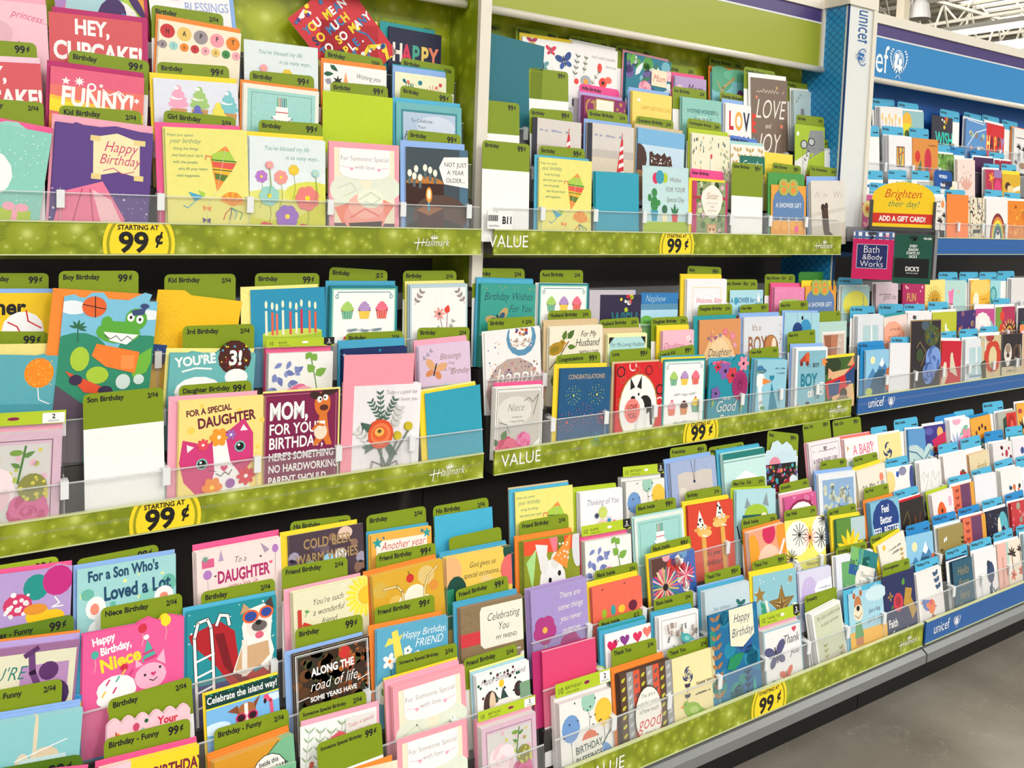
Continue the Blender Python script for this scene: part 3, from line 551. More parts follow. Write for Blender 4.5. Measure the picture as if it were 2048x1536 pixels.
for bay in 'LMR':
    xa, xb = BAYX[bay]
    for tier in 'UML':
        T_ = TIERS[tier]; Y, z0, z1 = STRIP[tier]
        x0 = xa if not (bay == 'M' and tier != 'U') else .915 - .0
        if bay == 'M' and tier == 'L': x0 = .918
        x1 = xb
        if bay == 'L' and tier != 'U': x1 = .89 if tier == 'M' else .898
        if bay == 'R': x0 = {'U': 2.2, 'M': 2.07, 'L': 2.054}[tier]
        r = empty('card_rack', ((x0 + x1) / 2, Y, z0)); c = Vector(r.location); tag(r, f"tiered clear card rack with {'blue' if bay == 'R' else 'green'} front strip, {TIERN[tier]} of {BAYN[bay]} bay", 'card rack', 'card racks of the display')
        mb = MB().box(x0 - c.x, 0, 0, x1 - c.x, .004, z1 - z0); mb.build('sign_strip', plain_or_print('b' if bay == 'R' else 'g'), r)
        MB().box(x0 - c.x, -.0015, z1 - z0 - .0015, x1 - c.x, .005, z1 - z0 + .001).box(x0 - c.x, -.0015, -.001, x1 - c.x, .005, .001).build('strip_channel', mat('strip_channel_plastic', 'c9cf9a' if bay != 'R' else '9ab4d0', .2), r)
        n = T_['rows']; prof = [(.006, 0), (.006, T_['z0'] - z0 - .002)]
        for i in range(n): prof += [(T_['y0'] - Y + (i + 1) * T_['dy'] - .006, T_['z0'] - z0 + i * T_['dz'] - .002), (T_['y0'] - Y + (i + 1) * T_['dy'] - .006, T_['z0'] - z0 + (i + 1) * T_['dz'] - .002)]
        yb = prof[-1][0]; prof += [(yb + .02, prof[-1][1] - .0), (yb + .02, 0)]
        MB().prism([(a, b) for a, b in prof], 'x', x0 - c.x, x1 - c.x).build('tray', GUN, r)
        s0, pt = PITCH[bay]
        if bay == 'L': s0 -= pt * 5
        for i in range(n):
            zb = T_['z0'] + i * T_['dz']; yf = T_['y0'] + i * T_['dy'] - .0045; lh = .068; ln = T_['ln']
            def fpt(z, off=0): return yf + (z - zb) * ln - off
            a, b = (fpt(zb) - Y, zb - z0), (fpt(zb + lh) - Y, zb + lh - z0)
            MB().prism([(a[0], a[1]), (a[0] - .0018, a[1]), (b[0] - .0018, b[1]), (b[0], b[1])], 'x', x0 - c.x + .002, x1 - c.x - .002).build('pocket_front', ACRYL, r)
            MB().prism([(b[0] + .0004, b[1]), (b[0] - .0022, b[1]), (b[0] - .0022, b[1] + .0016), (b[0] + .0004, b[1] + .0016)], 'x', x0 - c.x + .002, x1 - c.x - .002).build('lip_edge', EDGE, r)
            k = 0
            while True:
                X = s0 + pt * k; k += 1
                if X > x1 - .02: break
                if X < x0 + .02 or (bay == 'L' and X < -.2): continue
                f = []
                for t in range(7): a2 = PI / 2 * t / 6; f.append((b[0] + .004 + .03 * math.sin(a2) + ln * .03, b[1] + .012 + .022 * math.cos(a2) - .022))
                f = [(a[0] + .001, a[1]), (b[0] + .001, b[1] + .008)] + f[1:] + [(a[0] + .036, a[1])]
                MB().prism(f, 'x', X - c.x - .0008, X - c.x + .0008).build('divider', FIN, r)
                MB().prism([(b[0] - .005, b[1] - .022), (b[0] - .002, b[1] - .022), (b[0] - .002, b[1] + .002), (b[0] + .014, b[1] + .002), (b[0] + .014, b[1] + .005), (b[0] - .005, b[1] + .005)], 'x', X - c.x - .0055, X - c.x + .0055).build('clip', CLIPM, r)
        racks[bay, tier] = (r, x0, x1, Y, z0, z1)
def badge(bay, tier, x0p, x1p, yp, name='price_badge'):
    r, x0, x1, Y, z0, z1 = racks[bay, tier]; a, b = at_px(x0p, yp, Y), at_px(x1p, yp, Y); w = b.x - a.x; h = z1 - z0 - .003
    def fn(p):
        p.E(.5, p.H * .68, .5, .56, 'f6d92a', 0, 36).E(.5, p.H * .68, .45, .5, 'a09a18', 0, 36).E(.5, p.H * .68, .41, .46, 'f6d92a', 0, 36)
        p.T('STARTING AT', .48, p.H * .2, .1, 'k', 'b', sx=1.0).T('99', .42, p.H * .93, .41, 'k', 'b', sx=1.12).T('¢', .77, p.H * .66, .27, 'k', 'b')
    print_panel(name, r, ((a.x + b.x) / 2 - r.location.x, -.0008, .0015), w, h, fn)
badge('L', 'U', 205, 350, 478); badge('M', 'U', 1319, 1388, 485); badge('L', 'M', 258, 402, 1030); badge('M', 'M', 1366, 1436, 868); badge('M', 'L', 1503, 1572, 1405)
def strip_text(bay, tier, xp, yp, fn, w=.13, name='strip_lettering'):
    r, x0, x1, Y, z0, z1 = racks[bay, tier]; a = at_px(xp, yp, Y); h = z1 - z0 - .003
    print_panel(name, r, (a.x - r.location.x, -.0008, .0015), w, h, fn)
for bay, tier, xp, yp in (('L', 'U', 868, 485), ('L', 'M', 899, 940), ('M', 'U', 1649, 490), ('M', 'M', 1677, 824), ('M', 'L', 1817, 1293)):
    strip_text(bay, tier, xp, yp, lambda p: hallmark(p, .5, p.H * .62, .42, 'f2f2ea'), .1, 'brand_logo')
def value_fn(p): p.T('VALUE', .5, p.H * .72, .27, 'f4f3ee', 'r')
strip_text('M', 'U', 1017, 487, value_fn); strip_text('M', 'M', 1042, 922, value_fn); strip_text('M', 'L', 1208, 1560, value_fn)
def uni_fn(p): p.T('unicef', .02, p.H * .7, .3, 'f2f4f6', 'r', 'l', sx=.86); emblem(p, .86, p.H * .48, .12, 'f2f4f6', '1f5fa6')
strip_text('R', 'M', 1762, 807, uni_fn, .125); strip_text('R', 'L', 1893, 1252, uni_fn, .125)

# ---------------------------------------------------------------- gondola behind the racks
def struct(o, label=None): o['kind'] = 'structure'; return o
for bay in 'LMR':
    xa, xb = BAYX[bay]; xa -= .013; xb += .013
    o = MB().box(xa, 1.630, -.12, xb, 1.645, .575).build('back_panel', BURSTP if bay != 'R' else mat('blue_back_panel', '0f5fae', .5, vary=.15, bscale=7))
    tag(o, f"{'blue' if bay == 'R' else 'lime sunburst'} back panel above the top cards of the {BAYN[bay]} bay", 'back panel')
    o = MB().box(xa, 1.70, -1.30, xb, 1.72, .12).build('gondola_back', DARK); MB().box(xa, 1.684, -.235, xb, 1.70, -.2).build('rear_rail', mat('rail_grey', 'c9c9c6', .4), o)
    tag(o, f"dark metal gondola back behind the {BAYN[bay]} bay shelves", 'gondola back')
    hd = empty('header_sign', ((xa + xb) / 2, 1.566, .40)); cx = (xa + xb) / 2; x0, x1 = xa + .02 - cx, xb - .01 - cx
    tag(hd, f"{'blue header sign with child emblem' if bay == 'R' else 'plain green header sign with purple band'} atop the {BAYN[bay]} bay", 'header sign')
    MB().box(x0, 0, .004, x1, .02, .125).build('sign_face', mat('header_green', '9ca626', .3, vary=.05, bscale=3) if bay != 'R' else mat('header_blue', '2a86c6', .3, vary=.08, bscale=3), hd)
    MB().box(x0, -.0006, .1235, x1, .001, .128).build('white_line', WHITEP, hd)
    MB().box(x0, -.0003, .128, x1, .02, .162).build('purple_band', mat('purple_band', '4a3a78', .35, vary=.15, bscale=4), hd)
    MB().box(x0, -.006, .162, x1, .03, .19).build('top_rail', CREAM, hd)
    m = MB(); m.bar((x0, -.004, 0), (x1, -.004, 0), .0085, 12); rl = m.build('bottom_rail', CREAM, hd)
    for f_ in rl.data.polygons: f_.use_smooth = len(f_.vertices) == 4
    if bay == 'R': print_panel('lettering', hd, (2.277 - cx, -.0006, .0), .36, .122, lambda p: (p.T('unicef', .695, .27, .32, 'eef4f8', 'r', 'r', sx=.8), emblem(p, .84, .15, .118, 'eef4f8', '2a86c6')))
    MB().box(xa - cx + .01, .04, .19, xa - cx + .03, .06, .0).build('bracket', GUN, hd)
# white divider fin between left and middle bay
fin = empty('divider_panel', (.9225, 1.505, -.17)); tag(fin, 'tall white edged divider fin between left and middle bays', 'divider panel')
MB().box(-.0125, 0, 0, .0125, .012, .80).build('white_edge', CREAM, fin)
MB().box(-.011, .012, 0, .0, .17, .80).build('green_side', BURSTS, fin); MB().box(0, .012, 0, .011, .17, .80).build('white_side', WHITEP, fin)
# unicef end panel
def diamond_mat():
    m = bpy.data.materials.new('diamond_blue'); m.use_nodes = True; nt = m.node_tree; N = nt.nodes; Lk = nt.links.new; b = N['Principled BSDF']; b.inputs['Roughness'].default_value = .35
    tc = N.new('ShaderNodeTexCoord'); sp = N.new('ShaderNodeSeparateXYZ'); Lk(tc.outputs['Object'], sp.inputs[0]); outs = []
    for sg in (1, -1):
        a = N.new('ShaderNodeMath'); a.operation = 'MULTIPLY_ADD'; a.inputs[1].default_value = sg * 1.0; Lk(sp.outputs['Y'], a.inputs[0])
        z = N.new('ShaderNodeMath'); z.operation = 'MULTIPLY'; z.inputs[1].default_value = 1.15; Lk(sp.outputs['Z'], z.inputs[0]); Lk(z.outputs[0], a.inputs[2])
        s = N.new('ShaderNodeMath'); s.operation = 'MULTIPLY'; s.inputs[1].default_value = 42; Lk(a.outputs[0], s.inputs[0])
        f = N.new('ShaderNodeMath'); f.operation = 'FRACT'; Lk(s.outputs[0], f.inputs[0]); g = N.new('ShaderNodeMath'); g.operation = 'LESS_THAN'; g.inputs[1].default_value = .17; Lk(f.outputs[0], g.inputs[0]); outs.append(g)
    mx = N.new('ShaderNodeMath'); mx.operation = 'MAXIMUM'; Lk(outs[0].outputs[0], mx.inputs[0]); Lk(outs[1].outputs[0], mx.inputs[1])
    c = N.new('ShaderNodeMix'); c.data_type = 'RGBA'; c.inputs[6].default_value = lin('2c96d0') + (1,); c.inputs[7].default_value = lin('166cab') + (1,); Lk(mx.outputs[0], c.inputs[0]); Lk(c.outputs[2], b.inputs['Base Color']); return m
ep = empty('end_panel', (2.05, 1.485, -.2)); tag(ep, 'blue diamond patterned end panel with white lettered front edge', 'end panel')
MB().box(-.004, .012, 0, .0, .18, .765).build('diamond_side', diamond_mat(), ep)
MB().box(-.0045, .006, 0, -.0035, .012, .765).build('white_stripe', WHITEP, ep); MB().box(-.0048, .0, 0, -.004, .0065, .765).build('navy_stripe', mat('navy_stripe', '1c4a8c', .4), ep)
MB().box(-.004, .002, .145, .11, .012, .765).build('white_face', WHITEP, ep)
MB().box(.098, -.003, .145, .114, .012, .80).build('edge_trim', CREAM, ep)
MB().box(-.012, -.004, .765, .114, .014, .80).box(-.014, .0, .765, -.0, .10, .79).build('top_cap', CREAM, ep); MB().box(-.016, .075, .60, -.003, .11, .79).build('corner_trim', CREAM, ep)
tp = print_panel('lettering', ep, (.047, .0012, .50), .2, .05, lambda p: (p.T('unicef', .0, .21, .42, '1c5a9c', 'r', 'l', sx=.48), emblem(p, .63, .105, .115, '1c6aac', 'e9e9e6')))
tp.rotation_euler = (0, PI / 2, 0); tp.location = (.03, .0012, .66)
# base deck, kick plate, floor
for bay, (xa, xb) in (('L', (-.8, .915)), ('M', (.915, 2.04)), ('R', (2.043, 4.9))):
    b = empty('base_deck', ((xa + xb) / 2, 1.15, -1.2)); cx = (xa + xb) / 2; tag(b, f"grey metal base deck under the {BAYN[bay]} bay", 'base deck')
    MB().prism([(0, .112), (0, .134), (.012, .142), (.545, .142), (.545, .105), (.01, .105)], 'x', xa - cx, xb - cx - .003).build('deck_lip', LIP, b); MB().box(xa - cx, .18, -.10, xb - cx, .19, .105).build('kick_plate', mat('black_kick_plate', '121110', .6, vary=.2), b)
fl_m = bpy.data.materials.new('polished_concrete'); fl_m.use_nodes = True; nt = fl_m.node_tree; N = nt.nodes; Lk = nt.links.new; b = N['Principled BSDF']
tc = N.new('ShaderNodeTexCoord'); n1 = N.new('ShaderNodeTexNoise'); n1.inputs['Scale'].default_value = 3; n1.inputs['Detail'].default_value = 9; Lk(tc.outputs['Object'], n1.inputs[0]); cr = N.new('ShaderNodeValToRGB'); e = cr.color_ramp.elements
e[0].position = .3; e[0].color = lin('7d766a') + (1,); e[1].position = .7; e[1].color = lin('a8a092') + (1,); Lk(n1.outputs[0], cr.inputs[0])
vo = N.new('ShaderNodeTexVoronoi'); vo.feature = 'DISTANCE_TO_EDGE'; vo.inputs['Scale'].default_value = 7; n2 = N.new('ShaderNodeTexNoise'); n2.inputs['Scale'].default_value = 10; n2.inputs['Detail'].default_value = 6; Lk(tc.outputs['Object'], n2.inputs[0])
ad = N.new('ShaderNodeMix'); ad.data_type = 'VECTOR'; ad.inputs[0].default_value = .2; Lk(tc.outputs['Object'], ad.inputs[4]); Lk(n2.outputs[1], ad.inputs[5]); Lk(ad.outputs[1], vo.inputs['Vector'])
ck = N.new('ShaderNodeMapRange'); ck.inputs[1].default_value = 0; ck.inputs[2].default_value = .008; ck.inputs[3].default_value = .4; ck.inputs[4].default_value = 0; Lk(vo.outputs[0], ck.inputs[0])
mx = N.new('ShaderNodeMix'); mx.data_type = 'RGBA'; mx.inputs[7].default_value = lin('c2bcb0') + (1,); Lk(ck.outputs[0], mx.inputs[0]); Lk(cr.outputs[0], mx.inputs[6]); Lk(mx.outputs[2], b.inputs['Base Color'])
n3 = N.new('ShaderNodeTexNoise'); n3.inputs['Scale'].default_value = 1.2; Lk(tc.outputs['Object'], n3.inputs[0]); mr = N.new('ShaderNodeMapRange'); mr.inputs[3].default_value = .22; mr.inputs[4].default_value = .5; Lk(n3.outputs[0], mr.inputs[0]); Lk(mr.outputs[0], b.inputs['Roughness'])
o = MB().box(-9, -9, -1.33, 26, 24, -1.30).build('floor', fl_m); struct(o)
# ---------------------------------------------------------------- roof: deck, joists, skylight, strip fixtures, column, pendant
deck = mat('roof_deck', 'a8a294', .7, vary=.12, bscale=2); jm = mat('joist_paint', 'beb7a6', .55, vary=.08)
m = MB(); z = 4.2
for x0, x1, y0, y1 in ((-9, 26, -9, 6.6), (-9, 12.6, 6.6, 9.6), (19.5, 26, 6.6, 9.6), (-9, 26, 9.6, 24)): m.box(x0, y0, z, x1, y1, z + .06)
struct(m.build('ceiling', deck))
m = MB(); k = -9
while k < 26: m.box(k, -9, z - .05, k + .12, 24, z); k += .45
o = m.build('trim_1', deck); o['kind'] = 'structure'
def emit(name, col, st):
    m = mat(name, col, .4); b = m.node_tree.nodes['Principled BSDF']; b.inputs['Emission Color'].default_value = lin(col) + (1,); b.inputs['Emission Strength'].default_value = st; return m
o = MB().box(12.6, 6.6, 4.23, 19.5, 9.6, 4.25).build('window_1', emit('skylight_daylight', 'f4f8ff', 4.0)); struct(o)
def joist(p, q, h, name='roof_joist', nseg=14):
    p, q = Vector(p), Vector(q); m = MB(); m.bar(p, q, .035).bar(p - Vector((0, 0, h)), q - Vector((0, 0, h)), .035); d = (q - p) / nseg
    for i in range(nseg): a = p + d * i; m.bar(a, a + d * .5 - Vector((0, 0, h)), .018).bar(a + d * .5 - Vector((0, 0, h)), a + d, .018)
    return m.build(name, jm)
xs = [11.6, 13.2, 14.8, 16.4, 18, 20]
for i, x in enumerate(xs): tag(joist((x, 2.5, 4.1), (x, 18, 4.1), .65), 'cream open web roof joist running away behind the signs', 'roof joist', 'open web roof joists')
for y in (8.4, 11, 14): tag(joist((11.5, y, 3.6), (25, y, 3.6), .9, 'roof_truss', 16), 'deep cream roof truss crossing under the joists', 'roof truss', 'roof trusses')
tube = emit('lit_tube', 'fff8e8', 5.0); house = mat('fixture_enamel', 'efe9d4', .4)
def fixture(x, y0, y1):
    cy = (y0 + y1) / 2; r = empty('strip_light_fixture', (x, cy, LIGHT_Z)); L_ = (y1 - y0) / 2
    tag(r, 'long fluorescent strip fixture hung below the roof joists', 'light fixture', 'fluorescent strip fixtures')
    MB().prism([(-.12, 0), (.12, 0), (.05, .08), (-.05, .08)], 'y', -L_, L_).build('housing', house, r)
    m = MB(); m.bar((-.06, -L_, -.03), (-.06, L_, -.03), .02, 8).bar((.06, -L_, -.03), (.06, L_, -.03), .02, 8); m.build('tube', tube, r)
    for k in (-.7, 0, .7): MB().bar((0, k * L_, .08), (0, k * L_, 1.4), .008).build('hanger', jm, r)
for x in LIGHT_X: fixture(x, -4.5, 2.5)
for x in (12.5, 14.0, 16.2, 18.8): fixture(x, 4, 17)
c_ = MB().box(7.70, 5.0, -1.30, 7.79, 5.08, 4.2).build('column', mat('column_paint', 'f2e6cc', .5, vary=.04)); struct(c_)
pd = empty('pendant_lamp', (7.955, 5.0, 1.93)); tag(pd, 'white ribbed bell shaped pendant hanging beside the cream column', 'pendant lamp')
m = MB(); m.lathe([(.1, 0), (.098, .02), (.09, .08), (.076, .14), (.05, .18), (.02, .192), (.0, .193)], n=28); s_ = m.build('bell_shade', mat('pendant_shade', 'efedea', .5, vary=.05), pd)
m = MB(); m.lathe([(.098, .002), (.07, .01), (.0, .015)], n=28); m.build('diffuser', mat('pendant_inner', '8a867e', .6), pd)
for i in range(14): t = 2 * PI * i / 14; MB().bar((.098 * math.cos(t), .098 * math.sin(t), .02), (.077 * math.cos(t), .077 * math.sin(t), .138), .004).build('rib', mat('pendant_rib', 'efedea', .5), pd)
MB().bar((0, 0, .19), (0, 0, 2.2), .006).build('cord', jm, pd)
# ---------------------------------------------------------------- gift card stand on the end panel
B0 = at_px(1741, 452, 1.43); ph = -.62; dx, dy = math.cos(ph), math.sin(ph); D0 = (B0 - Vector((0, 0, 0))).length
gs = empty('gift_card_stand', B0 + Vector((0, 0, -.004))); gs.rotation_euler.z = ph; tag(gs, 'grey gift card stand with a yellow domed topper sign', 'gift card stand')
sw = .166; sh_ = .1
p = P(sw, sh_ + .03); Hh = p.H
dome = [(0, Hh)] + [(0, .30)] + [(.5 - .5 * math.cos(a), .30 - .27 * math.sin(a) ** .9) for a in [PI * i / 14 for i in range(1, 14)]] + [(1, .30), (1, Hh)]
p.R(0, Hh - .245, 1, Hh - .08, 'cf3020').T('Brighten', .48, .285, .2, 'c9301e', 's', sx=1.12).T('their day!', .5, .43, .15, '2a7a5a', 's', sx=1.1).T('ADD A GIFT CARD!', .5, Hh - .12, .115, 'w', 'b', sx=.82)
link('topper_sign', p.mesh('topper_sign', dome, .002, 'f5cb1a', 'f5e9a0', 'd8d8d8'), gs, (sw / 2, 0, 0))
MB().box(-.004, -.003, -.006, sw + .004, .006, .004).box(-.004, -.003, 0, .003, .006, .075).box(sw - .003, -.003, 0, sw + .004, .006, .075).build('sign_holder', GUN, gs)
MB().box(-.055, .018, -.04, sw + .012, .024, .0).box(.05, .006, -.005, .06, .05, .005).build('back_plate', GREYM, gs)
MB().box(sw + .006, -.004, -.135, sw + .014, .02, -.0).build('side_bracket', GREYM, gs)
for i, hx in enumerate((.0, .115)): MB().bar((hx + .0, .014, -.028), (hx, -.02, -.028), .0025, 8).bar((hx, -.02, -.028), (hx, -.022, -.022), .0025, 8).build('hook', mat('black_hook', '1c1c1c', .3), gs)
def giftpack(px, py, w, h, fn, bgc, label):
    a = at_px(px, py, 1.43); t = (px - 1741) / 120.0; loc = B0 + Vector((dx, dy, 0)) * (t * .154) ; 
    r = empty('gift_card_pack', (0, 0, 0)); r.parent = None; r.rotation_euler.z = ph; r.location = loc + Vector((0, 0, a.z - B0.z)) - Vector((-dy, dx, 0)) * .012
    tag(r, label, 'gift card pack'); q = P(w, h); fn(q); link('front_card', q.mesh('front_card', rect(q.H, .05), .001, bgc), r, (w / 2, 0, -h))
    for i in range(5): MB().box(.001 * i, .0016 + .0022 * i, -h + .002 * (i % 2), w + .001 * i, .0026 + .0022 * i, -.001 * i).build('rear_card', mat('pack_edges', '2c4a44' if bgc != 'c8175c' else 'a81450', .4), r)
def f_bath(p):
    p.R(0, 0, 1, .2, 'e9edf4')
    for i in range(6): p.R(i / 6 + .04, 0, i / 6 + .12, .2, '4a6496')
    p.R(0, .0, 1, .03, '6a84b0').R(0, .13, 1, .19, '4a6496').E(.46, .06, .12, .045, '3a3a3e').T('$15', .82, .15, .12, 'c8175c', 'c').R(.1, .33, .86, .93, 'd8dcea').R(.11, .34, .85, .92, '1c2460')
    p.T('Bath', .46, .54, .26, 'f2f2f2', 'l', sx=.95).T('&Body', .49, .71, .2, 'f2f2f2', 'l').T('Works', .48, .89, .22, 'f2f2f2', 'l')
def f_dick(p):
    p.E(.5, .08, .13, .05, '1c2a26').T('$25-500', .86, .12, .07, 'w', 'b').M(['EVERY', 'SEASON', 'STARTS AT', "DICK'S"], .5, .34, .1, 'w', 'c', ld=.95).R(.02, .64, .94, 1.16, '0a0f0d').T("DICK'S", .5, .98, .17, 'w', 'c').T('SPORTING GOODS', .5, 1.05, .04, 'w')
giftpack(1704, 461, .108, .13, f_bath, 'c8175c', 'pink gift card pack with a blue gingham top band'); giftpack(1790, 467, .1, .132, f_dick, '14503f', 'dark green gift card pack hanging beside the pink one')
K = ccard
# ================================================================ LEFT BAY, top shelf
def d_unicorn(p):
    for i, k in enumerate(['f2c22e', 'e8a03c', 'b4d04a', '8ac4a0', 'b48ac8', 'e07ab0']): p.E(.3, .75, 1.0 - .14 * i, .9 - .12 * i, k)
    p.E(.35, .62, .25, .35, 'aed6dc').E(.75, .72, .2, .3, 'f2f0ee', -.3).E(.62, .62, .16, .22, '4a2f66', .3).E(.83, .98, .14, .12, 'f2f0ee', .6).E(.75, .63, .035, .05, '3a7ac0').E(.9, .45, .05, .2, '4a2f66', -.5)
K('LU', 3, 'A', 410, -330, 1130, -255, 'rainbow card with a white unicorn head', 'c9d65a', d_unicorn, e='mg', ed=-.006)
K('LU', 3, 'A', 1140, -430, 1790, -380, 'white card reading BLESSINGS in lilac capitals', 'f4f4f4', lambda p: p.T('BLESSINGS', .7, .78, .165, 'a9b4dc', 'c').E(.3, .55, .2, .1, 'lp').E(.3, .5, .08, .07, '8a6ab0'), e='bl', ed=-.008)
K('LU', 2, 'A', -220, -20, 370, 40, 'pink card with the word princess', 'f0c2cf', lambda p: p.T('princess...', .75, .27, .17, 'd94a86', 's', rot=.2).E(.3, .5, .22, .2, 'e2b4c0').PL([(.45, .75), (.6, .6), (.62, .75)], '6a4a52'), e='lp')
def d_hey(p): p.A(0, -.1).T('HEY,', .45, .32, .24, 'w', 'b', sx=.85).T('CUPCAKE!', .52, .62, .29, 'w', 'b', sx=.78)
K('LU', 2, 'A', 388, 90, 1135, 180, 'coral card reading HEY, CUPCAKE! in white', 'd4595f', d_hey, e='mg', ed=-.009)
K('LU', 1, 'A', -480, 470, 322, 510, 'coral card reading HEY, CUPCAKE! cut by the picture edge', 'd4595f', d_hey, e='pp', tg=(-400, 295, 290, 345, 'Birthday', '99¢'))
def d_happyc(p):
    ks = ['c8333a', 'e8c46a', '9a8f94', 'f09aa8', 'e8862e', '9a8f94', '9acfca', 'e8862e', 'c8333a', 'f2a8b4', 'e8c46a', '3f8a4a', 'f2a8b4']
    for i, ch in enumerate('HAPPY'): u = .1 + .2 * i; p.E(u, .13 + .005 * i, .088, .088, ks[i]).T(ch, u, .16, .09, 'k', 'c')
    for i, ch in enumerate('BIRTHDAY'): u = .05 + .128 * i; p.E(u, .3, .052, .052, ks[5 + i]).T(ch, u, .32, .05, 'k', 'c')
    p.E(.48, .6, .05, .07, '8a2a2a')
K('LU', 2, 'A', 1275, 150, 1930, 270, 'cream card reading HAPPY BIRTHDAY in coloured circles', 'f0e6cd', d_happyc, tg=(1210, 35, 1785, 115, 'Birthday', '2/$4'), e='o', n=1, edge='f0e6cd')
def d_funny(p):
    p.R(0, 0, 1, p.H, 'e8766a').R(0, 0, 1, .2, 'e3627f').PL([(0, .32), (1, .45), (1, .62), (0, .5)], 'f2e02e').R(0, .55, 1, .72, 'ef9a4a').PL([(0, .32), (1, .45), (1, .5), (0, .36)], 'f4c23c').R(0, .75, 1, p.H, 'e56a8a')
    p.T('FUNNY!', .5, .43, .3, 'w', 'b', sx=.8, rot=.03).T('talented!', .5, .58, .2, 'e8552e', 'b').star(.16, .15, .05, 'w').star(.3, .14, .06, 'w', 8).E(.43, .19, .05, .05, 'w').E(.43, .19, .03, .03, 'e3627f').L([(.55, .2), (.62, .26), (.72, .2), (.8, .26), (.88, .24)], .015, 'w').star(.53, .16, .03, 'w').star(.92, .29, .04, 'w', 6)
K('LU', 1, 'A', 405, 525, 1155, 625, 'pink and yellow card reading FUNNY! talented!', 'e3627f', d_funny, e='mg', n=1, tg=(550, 395, 1195, 490, 'Birthday', '99¢'), edge='e3627f')
def d_cones(p):
    p.R(0, 0, 1, p.H, 'dfe2ee')
    for u, v, k in ((.28, .1, 'f0a8c4'), (.53, .1, 'a4c878'), (.88, .13, '7cc4cc')):
        p.PL([(u - .1, v + .25), (u + .1, v + .25), (u + .04, v + .6), (u - .04, v + .6)], 'c8955a')
        for i, r in enumerate((.12, .1, .075, .04)): p.E(u, v + .2 - .06 * i, r, .05, k).E(u - .02, v + .185 - .06 * i, r * .7, .02, 'w' if i % 2 else k)
    for u, v, k in ((.75, .28, 'ece05a'), (.5, .33, '6a6cc0')):
        for i, r in enumerate((.12, .1, .07, .04)): p.E(u, v + .2 - .06 * i, r, .05, k)
K('LU', 1, 'A', 1225, 620, 1900, 670, 'photo card of pastel ice cream cones', 'dfe2ee', d_cones, e='y', n=1, tg=(1255, 492, 1830, 530, 'Birthday', '99¢'))
K('LU', 0, 'A', -350, 925, 418, 1070, 'teal die cut card with a little wrapped gift', '9ad0c4', lambda p: p.R(0, .0, 1, p.H, '8accbc').dots(140, .02, .05, .98, 1.3, .008, 'c4e4dc', 2).E(.35, .6, .3, .3, 'f4f4f2').E(.3, 1.0, .25, .3, 'k').dots(8, .1, .85, .5, 1.1, .04, ['pk', 'y', 'aq', 'lg'], 4).R(.55, .98, .9, 1.15, 'lg').R(.7, .98, .76, 1.15, 'lp').E(.66, .95, .07, .05, 'lp').E(.8, .95, .07, .05, 'lp').R(0, 1.15, 1, 1.4, 'lp'), e='pk', tg=(-300, 770, 350, 820, 'Kid Birthday', '2/$4'), sh=lambda H: [(0, H), (0, .12), (.1, .02), (.25, -.03), (.4, .0), (.5, -.05), (.62, -.06), (.72, .0), (.8, .12), (.96, .16), (1, .22), (1, H)])
def d_scroll(p):
    p.R(0, 0, 1, p.H, '5c3f86').dots(70, .0, .7, 1, 1.2, .01, ['f2dfe8', '8a6ab0'], 5)
    p.PL([(.38, .12), (.62, .05), (.86, .12), (.88, .52), (.65, .48), (.4, .55)], 'f3e3b4').R(.35, .1, .45, .16, 'e6cf8a').R(.8, .1, .92, .16, 'e6cf8a').R(.38, .52, .48, .58, 'e6cf8a').R(.82, .5, .92, .56, 'e6cf8a').T('Happy', .66, .26, .17, 'c83a72', 's').T('Birthday', .66, .4, .16, 'c83a72', 's').L([(.5, .48), (.6, .44), (.7, .5), (.82, .46)], .008, 'c83a72')
    p.PL([(.1, .75), (.5, .6), (.75, 1.0), (.7, 1.3), (0, 1.3)], 'e87a9a').PL([(.4, .7), (.6, .8), (.72, 1.05), (.55, 1.2)], 'f4c2c8').L([(.3, .7), (.2, 1.2)], .012, 'b84a6a').L([(.38, .7), (.45, 1.2)], .012, 'b84a6a')
K('LU', 0, 'A', 445, 970, 1228, 1070, 'purple card with a Happy Birthday scroll and pink gown', '5c3f86', d_scroll, e='lp', er=.012, n=1, edge='5c3f86', tg=(472, 840, 1132, 890, 'Kid Birthday', '2/$4'), sh=lambda H: [(0, H), (0, .12), (.06, .08), (.2, -.02), (.35, .02), (.6, -.03), (.85, .0), (.93, .06), (1, .1), (1, H)])
K('LU', 0, 'A', 1318, 1018, 1975, 1048, 'pale yellow kite birthday card', 'e9e27e', d_kite, e='pk', ed=.008, n=3, edge='9fc6d8', tg=(1310, 878, 1888, 940, 'Girl Birthday', '2/$4'))
# column four to six
K('LU', 2, 'B', 30, 312, 622, 385, 'tall watercolor card thanking for a blessed life', 'e3ecee', d_meadow)
K('LU', 1, 'B', 30, 660, 632, 735, 'aqua card with a tiered cake inside a cream border', 'ece8dc', d_cake, e='o', n=1, er=.006, tg=(75, 560, 592, 610, 'Birthday', '99¢'))
K('LU', 0, 'B', 75, 1088, 682, 1130, 'watercolor card with a flower meadow', 'e3ecee', d_meadow, e='y', n=2, edge='c3ccd0', tg=(148, 955, 658, 990, 'Birthday', '99¢'))
ptag('LU', 3, 'B', 560, 60, 1080, 108, None, '$2', back=.02, ref='tilted red card', white=False)
K('LU', 3, 'B', 640, 150, 1105, 215, 'upright red card with blue loops half hidden', 'd0323c', lambda p: p.R(0, 0, 1, p.H, 'd0323c').L([(.6, .1), (.8, .15), (.95, .3), (.8, .45), (.95, .6)], .03, '3f7ab0').dots(12, .5, .05, 1, .7, .03, ['y', '3f7ab0', 'pu', 'w'], 3), e='ly', er=.01)
